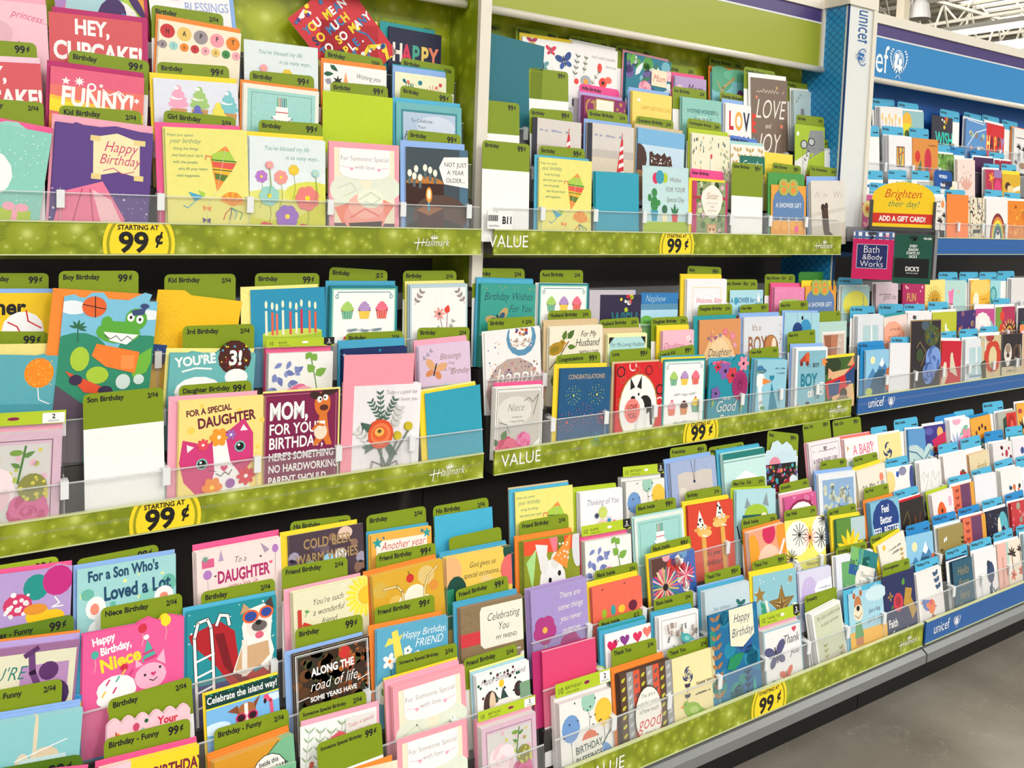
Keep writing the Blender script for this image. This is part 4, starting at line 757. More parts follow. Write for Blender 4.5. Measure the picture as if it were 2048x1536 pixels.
def d_youmean(p):
    p.R(0, 0, 1, p.H, 'd0323c'); ks = ['3f7ab0', 'y', 'w', 'nb', 'y', 'w', '3f7ab0', 'w']
    for r, t in enumerate(['YOU MEAN', 'SO MUCH', 'TO SO MANY', 'PEOPLE.']):
        for i, ch in enumerate(t): p.T(ch, .12 + .092 * i, .32 + .17 * r, .16, ks[(i + r * 3) % 8], 'b')
    p.L([(.1, .1), (.25, .05), (.3, .12)], .04, 'w').dots(9, .05, .02, .95, .12, .03, ['y', 'w', '3f7ab0', 'pu'], 3).L([(.35, 1.3), (.45, 1.0), (.7, .93), (.9, 1.05), (.8, 1.25)], .05, 'y').dots(10, .4, .95, 1, 1.3, .03, ['y', 'w', '3f7ab0', 'pu'], 6)
K('LU', 3, 'B', 380, 148, 810, -190, 'tilted red card reading YOU MEAN SO MUCH', 'd0323c', d_youmean, h=.175)
K('LU', 3, 'B', 1190, 208, 1612, 285, 'navy card reading HAPPY in patchwork letters', '1f2340', lambda p: [p.T(ch, .17 + .17 * i, .55, .42, k, 'b', sx=.72) for i, (ch, k) in enumerate(zip('HAPPY', ['f4ece0', 'd9355a', '4aa890', 'f2d06a', 'f08a6a']))] and p.T('D', .2, .95, .42, 'f2d06a', 'b'), e='tl', ed=.012, n=1, edge='1f2340', tg=(1125, 140, 1560, 205, 'Birthday', '2/$4'))
K('LU', 2, 'B', 668, 500, 1172, 565, 'white card wishing you way too much happy', 'f4f2f0', lambda p: p.leaf(.1, .02, .15, .07, .6, 'dgr').leaf(0, .16, .16, .07, -.1, 'dgr').M(['Wishing you', 'too much happy', 'birthday'], .7, .18, .1, '3a3a3a', 's', rot=.05).PL([(.3, .3), (.34, .1), (.4, .32)], 'f0a86a').star(.22, .25, .09, 'k', 7).leaf(.05, .3, .1, .1, -1, '9a9aa4').leaf(.05, .5, .1, .06, -1, 'dgr'), e='o', tg=(680, 388, 1145, 470, 'Birthday', '2/$4'))
K('LU', 1, 'B', 662, 722, 1222, 785, 'blank lime green envelope', 'b9cf1e', None, tg=(722, 652, 1182, 690, 'Birthday', '99¢'), cn='envelope', nm='envelope', edge='b9cf1e')
K('LU', 0, 'B', 712, 1130, 1272, 1170, 'pink bordered cupcake card For Someone Special', 'f2a0ae', d_some, n=2, edge='f2b9c4')
K('LU', 2, 'B', 1240, 570, 1650, 625, 'cream card with You and red ferris wheel dots', 'eeeecb', lambda p: p.T('You', .27, .24, .15, '2a6a5a', 'c').T('keep on', .27, .45, .12, '2a6a5a', 'c').dots(12, .02, .1, 1, .6, .035, ['sal', 'te', 'd9404a'], 4).ray(.73, .3, .02, .14, 12, .008, 'e2624a').ray(.88, .35, .02, .1, 12, .012, 'd9404a'), e=['bl', 'tl'], er=.012, tg=(1290, 458, 1718, 535, 'Birthday', '2/$4'))
K('LU', 1, 'B', 1250, 812, 1772, 865, 'teal framed blue sky card reading Happy Birthday', '6fb4b8', lambda p: p.R(.07, .09, .93, p.H, '3a8a94').R(.1, .12, .9, p.H, 'b4c6dc').E(.6, .3, .3, .15, 'cfd9e8').M(['To Celebrate', 'Your'], .38, .25, .065, '3a4a5a').T('Happy Birthday', .5, .5, .16, '2a2a34', 's', rot=.06), e='ut', n=1, edge='6fb4b8', tg=(1285, 680, 1705, 755, 'Birthday', '99¢'))
K('LU', 0, 'B', 1325, 1172, 1822, 1205, 'dark candle cake photo card reading NOT JUST A YEAR OLDER', '3d4a52', d_candle, e='bl', er=.012, ed=.006, tg=(1340, 1035, 1768, 1080, 'Birthday', '99¢'))
# ================================================================ LEFT BAY, middle shelf
K('LM', 2, 'C', -400, 1065, 428, 1062, 'yellow card with a red stitched baseball', 'f2c81e', lambda p: p.R(0, 0, 1, p.H, 'f2c81e').T('Winner', .38, .24, .24, 'k', 'b').E(.7, .42, .21, .21, 'f4f4f4').L([(.55, .33), (.64, .38), (.7, .5)], .015, 'r').L([(.73, .2), (.75, .32), (.88, .4)], .015, 'r'), e='bl', tg=(-240, 905, 390, 905, 'Kid Birthday', '99¢'))
def d_croc(p):
    p.R(0, 0, 1, p.H, '7cc0dc').E(.1, .12, .15, .08, 'e8eef2').E(.92, .16, .14, .06, 'e8eef2').E(.2, .62, .3, .22, '2f8a6a').E(.9, .6, .3, .2, '2f8a6a').R(0, .6, 1, p.H, '2f8a6a').tree(.17, .35, .1, '2f6a4a')
    p.E(.32, .1, .13, .12, 'e2642e').L([(.32, -.02), (.34, .22)], .01, 'k').L([(.2, .08), (.44, .12)], .01, 'k')
    p.leaf(.8, .9, .4, .2, -1.1, '6fb43a').E(.6, .38, .24, .13, '5aa83a').E(.47, .27, .06, .07, '5aa83a').E(.78, .22, .12, .13, '5aa83a').E(.72, .2, .04, .05, 'w').E(.82, .22, .04, .05, 'w').E(.72, .2, .015, .02, 'k').E(.82, .22, .015, .02, 'k').PL([(.44, .38), (.82, .4), (.7, .52), (.52, .48)], 'w').L([(.46, .42), (.52, .46), (.58, .42), (.64, .48), (.7, .42), (.76, .46)], .008, 'k').PL([(.72, .12), (.88, .08), (.86, .16), (.74, .18)], '3a4a7a').E(.86, .06, .05, .03, '3a4a7a')
    p.PL([(.38, .52), (.85, .6), (.82, .85), (.5, .78), (.34, .66)], 'ef7e2e').R(.66, .64, .8, .8, 'f5924a').E(.22, .7, .1, .14, 'a9c93a').E(.42, .88, .12, .1, 'a9c93a').PL([(.08, .84), (.5, 1.02), (.62, 1.1), (.3, 1.08)], 'e0502e').E(.2, .94, .07, .06, '3a2c4a').E(.52, 1.06, .08, .06, '3a2c4a').E(.7, .95, .08, .09, 'cfdfd8').E(.87, .92, .06, .06, 'cfdfd8')
    p.PL([(0, 1.0), (.35, 1.25), (.35, p.H), (0, p.H)], '5a4a5a')
K('LM', 1, 'C', 515, 1090, 1262, 1135, 'die cut card of a skateboarding green crocodile', '7cc0dc', d_croc, tg=(470, 888, 1108, 885, 'Boy Birthday', '99¢'), e='o', er=.016, ed=.012, edge='b4dcea', sh=lambda H: [(0, H), (0, .0), (.1, -.03), (.2, .02), (.28, -.06), (.4, -.07), (.48, .02), (.6, .08), (.68, -.0), (.85, -.1), (.93, -.08), (.9, .02), (1, .05), (1, H)])
K('LM', 2, 'C', 1262, 1050, 1935, 1130, 'yellow dotted die cut card behind the croc card', 'f5c21e', lambda p: p.R(0, 0, 1, p.H, 'f5c21e').dots(150, 0, .02, .35, 1.2, .006, 'e8a01e', 3).R(0, .62, .2, .85, '2a4a8a'), tg=(1315, 915, 1885, 910, 'Kid Birthday', '2/$4'), edge='f5c21e', sh=lambda H: [(0, H), (0, -.02), (.3, -.05), (.5, .06), (.65, .12), (.78, .28), (.9, .24), (1, .28), (1, H)])
K('LM', 1, 'I', -360, 190, 468, 205, 'teal die cut card with an orange dotted balloon', '5aa8b4', lambda p: p.R(0, 0, 1, p.H, '5aa8b4').E(.82, .2, .15, .17, 'ef8a1e').dots(50, .7, .06, .95, .34, .008, 'f7b04a', 2).L([(.82, .37), (.84, .5), (.95, .55)], .01, 'w').R(0, .55, 1, p.H, '4a98a4'), er=.014, sh=lambda H: [(0, H), (0, .05), (.3, .08), (.45, .0), (.6, .1), (.7, .02), (.85, -.02), (.97, .04), (1, .12), (1, H)])
ptag('LM', 1, 'C', -400, 1370, 392, 1372, None, '99¢', back=.02, ref='orange dotted balloon card')
K('LM', 1, 'C', -330, 1478, 508, 1465, 'pale yellow envelope beneath the baseball card', 'efe08a', None, cn='envelope', nm='envelope', edge='efe08a', bk=.008)
cpack('LM', 0, 'I', -440, 860, 500, 800, 'cellophane pack of peony cards with a lime header', 'd8b9c8', d_peony, 'lp', .13, dark=False, txt='BIRTHDAY')
ptag('LM', 0, 'I', 662, 515, 1305, 455, 'Son Birthday', '2/$4', back=.004, ref='', label='green and white tab reading Son Birthday in an empty pocket, left middle shelf')
def d_youre3(p):
    p.R(0, 0, 1, p.H, '6ab4b4').A(0, -.17).T("YOU'RE", .3, .3, .15, 'w', 'b', rot=-.12).L([(.15, .38), (.3, .34), (.48, .35)], .02, 'w').E(.75, .22, .2, .2, '4a1f1a').dots(26, .58, .05, .92, .4, .012, ['y', 'gr', 'b', 'r'], 4).T('3!', .76, .3, .24, 'w', 'b').E(.78, .45, .14, .1, 'f4f4f2').E(.35, .62, .28, .18, 'f4f4f2')
K('LM', 1, 'I', 1362, 190, 2045, 190, "aqua die cut card reading YOU'RE 3! with a brown cookie", '6ab4b4', d_youre3, e='ly', er=.012, n=2, edge='4a9aa4', tg=('C', 1462, 1328, 2035, 1310, '3rd Birthday', '2/$4'), sh=lambda H: [(0, H), (0, .1), (.25, -.02), (.5, .02), (.62, -.08), (.78, -.14), (.92, -.06), (1, .1), (1, H)])
def d_dcat(p):
    p.R(0, 0, 1, p.H, 'f3dc84').dots(14, .03, .05, .97, 1.2, .035, 'f0cf5a', 8)
    for t, u, v, s in (('FOR A SPECIAL', .34, .16, .1), ('DAUGHTER', .55, .3, .165)): p.T(t, u, v, s, '6a1f34', 'b', rot=-.1, sx=.86)
    p.A(-.03, -.03, .92, .93)
    p.PL([(.08, .52), (.22, .56), (.38, .62), (.5, .5), (.66, .44), (.85, .3), (.97, .5), (.98, .85), (.8, 1.05), (.5, 1.2), (.25, 1.22), (.1, 1.05), (.04, .8)], 'cf3a78').PL([(.45, .6), (.62, .55), (.68, .85), (.95, 1.2), (.4, 1.25), (.48, .95)], 'f6f3f0').PL([(.13, .58), (.14, .68), (.22, .62)], 'w').PL([(.84, .38), (.8, .46), (.9, .46)], 'w')
    for u, v in ((.32, .84), (.8, .66)): p.E(u, v, .072, .072, '7abcb0').E(u, v, .052, .052, 'k').E(u - .015, v - .02, .016, .016, 'w')
    p.heart(.6, .92, .05, 'cf3a78').L([(.5, .98), (.56, 1.02), (.61, .97), (.66, 1.01), (.7, .95)], .01, 'k').L([(.4, .93), (.5, .95)], .006, 'k').L([(.7, .9), (.84, .86)], .006, 'k')
    p.fl(.53, .52, .12, 'ef9a2e', 'cr', 6, .6).fl(.33, .6, .08, 'e24a5a', 'w', 8).fl(.68, .5, .07, '9a6ab8', 'w', 6).fl(.45, 1.15, .13, 'ef8a2e', 'y', 6, .6).fl(.88, 1.05, .12, 'd93a4a', 'w', 8).E(.68, 1.12, .06, .06, '9a5aa8')
K('LM', 0, 'I', 1435, 575, 2120, 525, 'yellow card with a big pink cat For a Special Daughter', 'f3dc84', d_dcat, e='lp', er=.012, ed=.01, n=2, edge='f3e7b0', tg=(1432, 445, 2012, 400, 'Daughter Birthday', '99¢'))
K('LM', 2, 'D', 82, 1040, 678, 1015, 'blue photo card of tall lit birthday candles', '2a92b8', d_candlecake, e='ly', er=.008, ed=.012, tg=(120, 905, 635, 905, 'Birthday', '99¢'))
K('LM', 2, 'D', 722, 1010, 1262, 1010, 'white cupcake grid card with teal border', 'f4f4f2', d_cups, e='b', er=.014, n=3, edge='2a8a84', tg=(718, 855, 1182, 885, 'Birthday', '$2'))
K('LM', 2, 'D', 1360, 1000, 1820, 990, 'pale blue bordered card with a red tulip sprig', 'b9ced6', lambda p: p.R(.03, .05, .97, p.H, 'f4f2ee').sprig(.08, .3, .2, .1, '9a8a84', 3, .08, .04, .008).sprig(.95, .3, .82, .1, '9a8a84', 3, .08, .04, .008).fl(.5, .45, .1, 'f09a90', 'k', 7, .3).leaf(.62, .45, .14, .1, -1.3, 'e0453a').L([(.64, .45), (.62, .85), (.58, 1.1)], .012, 'b48a94').L([(.5, .45), (.6, .85)], .01, '9a8a94').sprig(.6, .85, .75, .55, '9aa89a', 4, .05, .03).sprig(.6, .9, .45, .68, '8a9aa4', 3, .09, .04).E(.45, .85, .12, .05, 'f5c24a'), n=4, edge='a9c2ce', e='ly', er=.01, ed=.0, tg=(1305, 885, 1732, 885, 'Birthday', '2/$4'))
cpack('LM', 1, 'J', 232, 270, 745, 250, 'cellophane pack of blank pink rose note cards', 'f6f5f0', d_floralpack, 'pk', .13, dark=True, txt='BLANK')
K('LM', 1, 'J', 820, 240, 1335, 210, 'navy card with gold and teal dots', '1c2f62', lambda p: p.dots(30, .02, .02, .98, 1.2, .028, ['go', '2a8aa4', '9ac4d0', 'nb'], 5), n=2, e=['b', 'b', 'b'], er=.014, edge='1c2f62', tg=(845, 105, 1305, 85, 'Birthday', '2/$4'))
K('LM', 1, 'J', 1428, 215, 1838, 170, 'lilac butterfly card reading Blessings to You', 'dcc3dc', lambda p: p.T('Blessings', .6, .26, .15, '8a6a5a', 's').M(['to You', 'on Your'], .58, .36, .08, '8a6a5a').T('Birthday', .78, .53, .14, '8a6a5a', 's').bfly(.3, .42, .2, 'e0a878', 'd98a5a', .3).bfly(.62, .82, .17, '9accc8', '8abcbc', .1).sprig(.05, .25, .25, .08, 'a9a0ac', 3, .06, .03), e=['lp', 'lp'], er=.012, n=3, edge='ead4ea', tg=(1420, 62, 1838, 55, 'Birthday', '2/$4'))
def d_mom(p):
    p.R(0, 0, 1, p.H, '7e1f4a').fr(.03, .006, 'c88a9c')
    p.T('MOM,', .08, .34, .3, 'w', 'b', 'l', sx=.72).T('FOR YOUR', .08, .53, .19, 'w', 'c', 'l', sx=1.05).T('BIRTHDAY,', .08, .71, .2, 'w', 'c', 'l', sx=1.0)
    p.M(["HERE'S SOMETHING", 'NO HARDWORKING', 'PARENT SHOULD', 'HAVE TO DO'], .08, .86, .135, 'w', 'c', 'l', ld=1.1)
    p.E(.78, .18, .11, .16, 'd9742e').E(.7, .07, .1, .05, '3a2420', .3).E(.88, .02, .12, .05, '3a2420', -.2).E(.74, .12, .035, .04, 'w').E(.82, .1, .035, .04, 'w').E(.75, .12, .013, .016, 'k').E(.81, .1, .013, .016, 'k').E(.8, .23, .06, .04, '5a2a1e').PL([(.74, .3), (.84, .3), (.88, .6), (.92, .72), (.84, .72), (.8, .64), (.7, .72), (.66, .7), (.72, .55)], 'd9742e').E(.76, .54, .09, .1, 'efd9c0').R(.74, .4, .82, .48, 'w').L([(.66, .5), (.72, .44), (.8, .46)], .035, 'd9742e')
K('LM', 0, 'J', 188, 590, 790, 550, 'maroon card reading MOM, FOR YOUR BIRTHDAY with a dog', '7e1f4a', d_mom, e='ly', er=.004, ed=-.004, edge='7e1f4a')
ptag('LM', 1, 'J', 845, 110, 1300, 88, 'Birthday', '2/$4', back=.03, ref='navy dotted card')
K('LM', 0, 'J', 835, 280, 1395, 265, 'pink envelope standing above the bouquet card', 'f098a8', None, cn='envelope', nm='envelope', edge='f098a8')
def d_bouquet(p):
    p.T('Today is a good day', .7, .13, .075, '6a4a34', 's').T('to honor you...', .8, .23, .075, '6a4a34', 's')
    for a in ((.42, .5, .25, .22), (.42, .5, .38, .1), (.45, .5, .6, .2), (.4, .75, .2, .85), (.5, .8, .6, .95), (.35, .6, .15, .55)): p.sprig(*a, '4a6a5a', 6, .08, .03, .008)
    p.sprig(.6, .6, .68, .32, 'd0d0cc', 4, .1, .05).sprig(.3, .8, .08, .6, 'dadad6', 4, .1, .05)
    for u, v, w in ((.4, .66, 0),): p.E(u, v, .19, .2, 'd9522e').E(u, v, .15, .15, 'e87a4a').E(u - .01, v - .01, .11, .1, 'e0602e').E(u - .02, v - .03, .07, .06, 'f2b45a').E(u - .02, v - .04, .03, .025, '5a4a1e')
    p.E(.66, .7, .055, .06, 'c9b42e').E(.82, .58, .06, .06, 'cdb82e')
    for a, b in (((.66, .76), (.5, 1.12)), ((.82, .64), (.52, 1.12)), ((.42, .85), (.47, 1.35)), ((.38, .85), (.5, 1.1)), ((.5, 1.1), (.36, 1.4)), ((.48, 1.1), (.6, 1.38))): p.L([a, b], .014, '6a7a6a')
    p.L([(.48, 1.1), (.3, 1.02), (.28, 1.14), (.48, 1.12), (.66, 1.04), (.68, 1.14), (.5, 1.12)], .008, '6a5a4a')
K('LM', 0, 'J', 915, 530, 1450, 505, 'white card with an orange ranunculus bouquet', 'efeaee', d_bouquet, n=6, e='lp', er=.008, ed=.01)
K('LM', 0, 'J', 1478, 590, 1920, 515, 'blank turquoise envelope', '2f9fb8', None, n=0, e=['y', 'ly'], er=.006, ed=.008, cn='envelope', nm='envelope', edge='2f9fb8')
# ================================================================ LEFT BAY, bottom shelf
K('LL', 4, 'K', -520, 830, 742, 668, 'lilac die cut card with teal and magenta balloons', 'b49ad0', lambda p: p.R(0, 0, 1, p.H, 'b49ad0').E(.7, .16, .11, .12, '1f9088').E(.88, .12, .13, .14, 'c42a80').E(.55, .3, .12, .1, 'cf3a68').dots(16, .45, .2, .66, .4, .02, 'w', 3).E(.72, .42, .1, .09, 'f2c21e').E(.85, .46, .1, .08, 'f2c21e').E(.7, .36, .1, .05, 'e0922e').L([(.86, .27), (.9, .33), (.84, .36), (.93, .36)], .012, 'w'), e='pk', er=.012, n=1, sh=lambda H: [(0, H), (0, .1), (.4, .1), (.5, .06), (.6, .1), (.66, .02), (.8, -.0), (.88, -.03), (.97, 0), (1, .04), (1, H)])
ptag('LL', 4, 'K', -350, 724, 600, 570, '          Birthday - Funny', '99¢', back=.02, ref='balloon card', col='a4bc28')
def d_sonlot(p):
    p.R(0, 0, 1, p.H, '9fd3d3').dots(12, .02, .1, .98, .5, .02, ['f0ec8a', 'f0ec8a'], 5).E(.1, .28, .065, .06, '6ab8a4').E(.75, .42, .14, .1, '8accc0').E(.92, .3, .08, .1, '6ab8a4').E(.35, .42, .03, .03, '6ab8a4')
    p.T('For a Son Who\'s', .46, .14, .155, '1f4a6a', 'b', sx=.74, rot=-.03).T('Loved a Lot', .6, .36, .2, '1f4a6a', 'b', sx=.78, rot=-.03)
    p.E(.18, .43, .1, .12, 'f3f3f1').E(.17, .44, .045, .06, 'f0907a').E(.87, .42, .1, .1, 'f3f3f1').E(.87, .43, .045, .04, 'f0907a').E(.5, .72, .42, .28, 'f3f3f1')
K('LL', 4, 'K', 790, 715, 1800, 550, "aqua card reading For a Son Who's Loved a Lot", '9fd3d3', d_sonlot, e='bl', er=.012, n=1, edge='a9cfd8', tg=(785, 610, 1620, 450, '', '99¢'))
K('LL', 4, 'L', 165, 540, 1028, 378, 'blush card reading To a Daughter with balloons', 'efdcd8', lambda p: p.T('To a', .5, .2, .1, '5a1f3a', 's').T('DAUGHTER', .54, .4, .19, 'b02a68', 'b', sx=.68).T("you're it", .52, .5, .13, 'c43a6a', 's').E(.12, .28, .05, .055, 'b07ac0').L([(.12, .34), (.13, .6)], .005, 'gy').E(.93, .12, .04, .05, 'b07ac0').L([(.93, .17), (.92, .4)], .005, 'gy').R(.06, .1, .2, .2, 'd9608a').star(.1, .1, .05, '6a9a8a', 7).PL([(.25, .15), (.28, .02), (.31, .15)], 'b49ac0').PL([(.75, .02), (.86, .12), (.8, .15)], 'a994ac').heart(.87, .27, .025, 'e0607a').heart(.21, .31, .015, '5a1f3a').heart(.75, .18, .015, '5a1f3a').star(.18, .6, .06, 'c83a6a', 8), n=5, e='pk', er=.02, ed=-.004, edge='f6dfe2')
K('LL', 4, 'L', 1110, 370, 1872, 235, 'dark bokeh card reading COLD BEER. WARM WISHES', '4a3a44', lambda p: p.R(0, 0, 1, p.H, '4a3a44').dots(16, 0, .1, 1, .7, .07, ['6a5a64', '8a6a5a', '5a4a6a', 'a09ab0'], 5).E(.28, .42, .07, .07, '7acbe0').E(.52, .38, .08, .08, '9ad4e8').E(.68, .34, .08, .08, 'dce6ee').E(.75, .08, .1, .08, 'e0c4b4').T('COLD BEER.', .52, .2, .17, 'a98a5a', 'c').T('WARM WISHES', .5, .38, .17, 'a98a5a', 'c'), n=1, e='y', er=.014, ed=.008, edge='d8d4d4', tg=(1130, 225, 1750, 150, 'His Birthday', '2/$4'))
K('LL', 4, 'O', 215, 470, 832, 370, 'orange edged card reading Another year with teal stars', 'f2c04a', lambda p: p.R(0, 0, 1, p.H, 'ecb04a').R(.08, .1, .92, .75, 'f3ece0').T('Another year', .52, .24, .17, 'd0303a', 's').T('OLDER', .5, .5, .24, 'b89a5a', 'b').star(.1, .12, .09, '2a9a9a').star(.92, .08, .08, '2a9a9a').star(.2, .06, .03, '2a7a8a').star(.84, .04, .04, '2a7a8a'), n=3, e='b', er=.012, edge='f2c86a', tg=(165, 265, 775, 160, 'Birthday', '2/$4'))
K('LL', 4, 'O', 862, 272, 1455, 170, 'blank sky blue envelope under the His Birthday tab', '43aed0', None, cn='envelope', nm='envelope', edge='43aed0', tg=(848, 170, 1415, 72, 'His Birthday', '2/$4'))
K('LL', 3, 'M', -600, 395, 820, 218, 'cream card with a purple silhouette of a kicking child', 'ddd9b8', lambda p: p.R(0, 0, 1, p.H, '9a6a94').R(0, .06, .98, p.H, 'dfdcc0').R(.57, .16, .93, .6, 'b48ab8').T("YOU'RE", .4, .26, .15, '2a7a74', 's').E(.5, .42, .15, .08, 'f0784a').T('HOT', .44, .46, .16, '2a6a64', 'c').E(.78, .22, .075, .075, '5a2f66').L([(.64, .06), (.66, .22), (.74, .4), (.8, .5)], .05, '6a3f76').L([(.6, .08), (.68, .03)], .04, '5a2f66').E(.84, .42, .11, .12, '4a2a5a'), n=1, e=['lv', 'o'], er=.016, edge='c88ab8')
ptag('LL', 3, 'K', -230, 1365, 755, 1165, '               Birthday - Funny', '99¢', back=.02, ref='purple silhouette card', col='5f7f14')
def d_niece(p):
    p.R(0, 0, 1, p.H, 'e85c98').T('Happy', .2, .12, .11, 'w', 'b', rot=-.16, sx=.85).T('Birthday,', .32, .225, .11, 'w', 'b', rot=-.14, sx=.85).T('Niece', .37, .385, .185, 'f2dc2e', 'b', rot=-.16).A(.04, -.1, .94, .9)
    p.bal(.57, .16, .055, 'd03048', 'lp', .15).bal(.82, .12, .065, 'f2dc2e', 'lp', .15).bal(.08, .36, .045, '4ab0a0', 'lp', .15)
    p.E(.66, .72, .17, .15, 'f4b4cc').PL([(.5, .6), (.5, .5), (.58, .58)], 'f4b4cc').PL([(.72, .55), (.8, .44), (.82, .62)], 'f4b4cc').PL([(.57, .55), (.62, .3), (.72, .5)], '4ab0a0').L([(.59, .46), (.68, .43)], .03, 'cf3a78').L([(.6, .53), (.71, .5)], .03, 'cf3a78').E(.61, .27, .03, .03, 'w').E(.6, .7, .013, .016, 'k').E(.76, .64, .013, .016, 'k').heart(.69, .7, .03, 'cf3a78').L([(.65, .76), (.69, .78), (.73, .75)], .01, 'k')
    p.PL([(.2, .95), (.48, .85), (.45, 1.15), (.25, 1.15)], 'f2dc2e').E(.3, .78, .2, .15, 'f6f4f2').E(.22, .88, .12, .08, 'f6f4f2').E(.42, .82, .09, .08, 'f6f4f2').E(.38, .56, .04, .04, 'cf2a48')
    for u, v, k in ((.2, .72, 'cf3a78'), (.3, .7, '4ab0a0'), (.36, .64, 'f0c44a'), (.44, .66, 'cf3a78'), (.16, .84, 'f0c44a'), (.27, .82, 'cf3a78')): p.L([(u, v), (u + .03, v - .05)], .018, k)
K('LL', 3, 'M', 850, 175, 1885, -20, 'hot pink scalloped card reading Happy Birthday, Niece', 'e85c98', d_niece, n=2, e='b', er=.002, ed=.003, edge='e06aa0', tg=('K', 1030, 1110, 1865, 950, 'Niece Birthday', '2/$4'), sh=lambda H: [(0, H), (0, .14), (.1, .06), (.25, -.0), (.4, .0), (.47, .04), (.55, -.02), (.65, -.05), (.74, .0), (.85, -.04), (.95, -.01), (1, .04), (1, H)])
def d_bulldog(p):
    p.R(0, 0, 1, p.H, '1f8e98').R(0, .82, 1, p.H, '33307a').dots(30, .02, .02, .98, .5, .009, 'w', 5)
    p.PL([(.02, .26), (.35, .16), (.52, .3), (.56, .6), (.75, .8), (1, .72), (1, .86), (.7, .98), (.5, .92), (.3, .62), (.05, .36)], 'b01f28').PL([(.3, .3), (.4, .3), (.5, .7), (.7, .88), (.6, .9), (.4, .66)], '7a1420')
    for pts in ([(.12, 1.25), (.08, .3), (.12, .14), (.22, .12), (.26, .22), (.28, .5), (.3, 1.2)], [(.32, .2), (.36, .1), (.44, .12), (.46, .22)]): p.L(pts, .045, 'k').L(pts, .03, 'w')
    for i in range(4): p.L([(.11, .55 + .17 * i), (.29, .5 + .17 * i)], .022, 'w')
    p.PL([(.5, .75), (.62, .42), (.6, .28), (.66, .1), (.86, .06), (.95, .2), (.93, .45), (.97, .6), (.9, .82), (.8, .72), (.65, .82)], 'f2ede6').PL([(.52, .74), (.6, .5), (.9, .48), (.92, .64), (.8, .74)], 'cfa880').R(.6, .42, .66, .82, 'ece4da').E(.78, .3, .13, .11, 'e8e0d8').E(.8, .3, .09, .06, '6a5f60').E(.79, .26, .035, .03, 'k').E(.8, .4, .05, .04, 'e0607a').E(.7, .18, .095, .075, 'e8642e').E(.7, .18, .07, .055, '2f4a9a').E(.88, .16, .085, .07, 'e8642e').E(.88, .16, .062, .05, '2f4a9a').PL([(.58, .14), (.62, .02), (.7, .1)], 'c89a70').PL([(.86, .06), (.94, .0), (.97, .14)], '4a3a38')
    p.T('D', .3, 1.68, .2, 'w', 'b').fr(0, .0, 'k')
K('LL', 3, 'L', 70, 1150, 985, 975, 'teal card with a sunglasses bulldog on a red slide', '1f8e98', d_bulldog, n=1, e='ut', er=.012, tg=(215, 945, 972, 798, 'Birthday', '2/$4'), edge='2a9aa0')
K('LL', 3, 'L', 1155, 955, 1918, 785, "cream card reading You're such a wonderful friend with a sun", 'e6e2c0', lambda p: p.M(["You're such", 'a wonderful', 'friend'], .45, .2, .11, '3a3a34', 's', ld=1.15, rot=-.03).E(.96, .22, .24, .24, 'f0e67a').ray(.96, .22, .14, .26, 20, .03, 'f2e23a').E(.98, .22, .12, .12, 'f2c42e').PL([(.05, .65), (.12, .42), (.42, .56), (.38, .8), (.05, .8)], 'ec8a4a').PL([(.1, .42), (.13, .38), (.45, .55), (.42, .58)], 'c8402e').R(.05, .22, .1, .5, 'c8402e').fl(.2, .62, .1, 'b4c94a', 'lp', 5).heart(.32, .66, .05, 'lp').sprig(.15, .32, .18, .24, 'gr', 1, .04, .02), n=4, e='lp', er=.012, ed=.006, edge='f2efcf', tg=(1045, 690, 1715, 575, 'Friend Birthday', '2/$4'))
def d_shake(p):
    p.R(0, 0, 1, p.H, 'd9a82e').E(.75, .15, .12, .12, 'e0c27a').E(.85, .3, .07, .07, 'dd923a').E(.3, .42, .1, .12, 'e2bc5a').E(.1, .2, .1, .1, 'd4b04a').E(.5, .5, .2, .2, 'f0ead6').E(.58, .36, .15, .13, 'f0ead6').E(.42, .66, .2, .2, 'ece5d0').E(.7, .5, .12, .12, 'f0ead6').E(.52, .14, .055, .055, 'd0322e').L([(.52, .1), (.5, .05)], .008, 'k')
    p.L([(.15, .2), (.33, .2), (.4, .28), (.42, .65)], .035, '8a6a3a').L([(.15, .2), (.33, .2), (.4, .28), (.42, .65)], .024, 'e8d08a').L([(.92, .07), (.78, .17), (.72, .3), (.69, .55)], .035, '8a6a3a').L([(.92, .07), (.78, .17), (.72, .3), (.69, .55)], .024, 'e8d08a')
K('LL', 3, 'O', 225, 885, 942, 705, 'mustard card with a milkshake, cherry and two straws', 'd9a82e', d_shake, n=3, e=['o', 'o'], er=.01, ed=.006, edge='f0d8a0', tg=(265, 655, 875, 535, 'Friend Birthday', '99¢'))
K('LL', 3, 'O', 985, 700, 1648, 570, 'golden card reading God gives us special occasions', 'eccb5a', lambda p: p.R(0, 0, 1, p.H, 'ecc85a').E(.08, .2, .15, .2, 'f0b47a').E(.14, .45, .15, .2, '1a4a3e').R(0, .4, .1, .9, '2a8a6a').E(.97, .05, .1, .14, '1a4a3e').E(.98, .3, .16, .2, 'e26a68').M(['God gives us', 'special occasions...'], .54, .18, .1, '3a3a34', 's').ray(.42, .5, .02, .1, 16, .006, 'f6eed0').ray(.58, .38, .02, .1, 16, .006, 'f6eed0').ray(.7, .45, .02, .1, 16, .006, 'f6eed0'), n=4, e=['b', 'b'], er=.012, ed=.002, edge='f2dfb0', tg=(1010, 490, 1545, 372, '', ''))
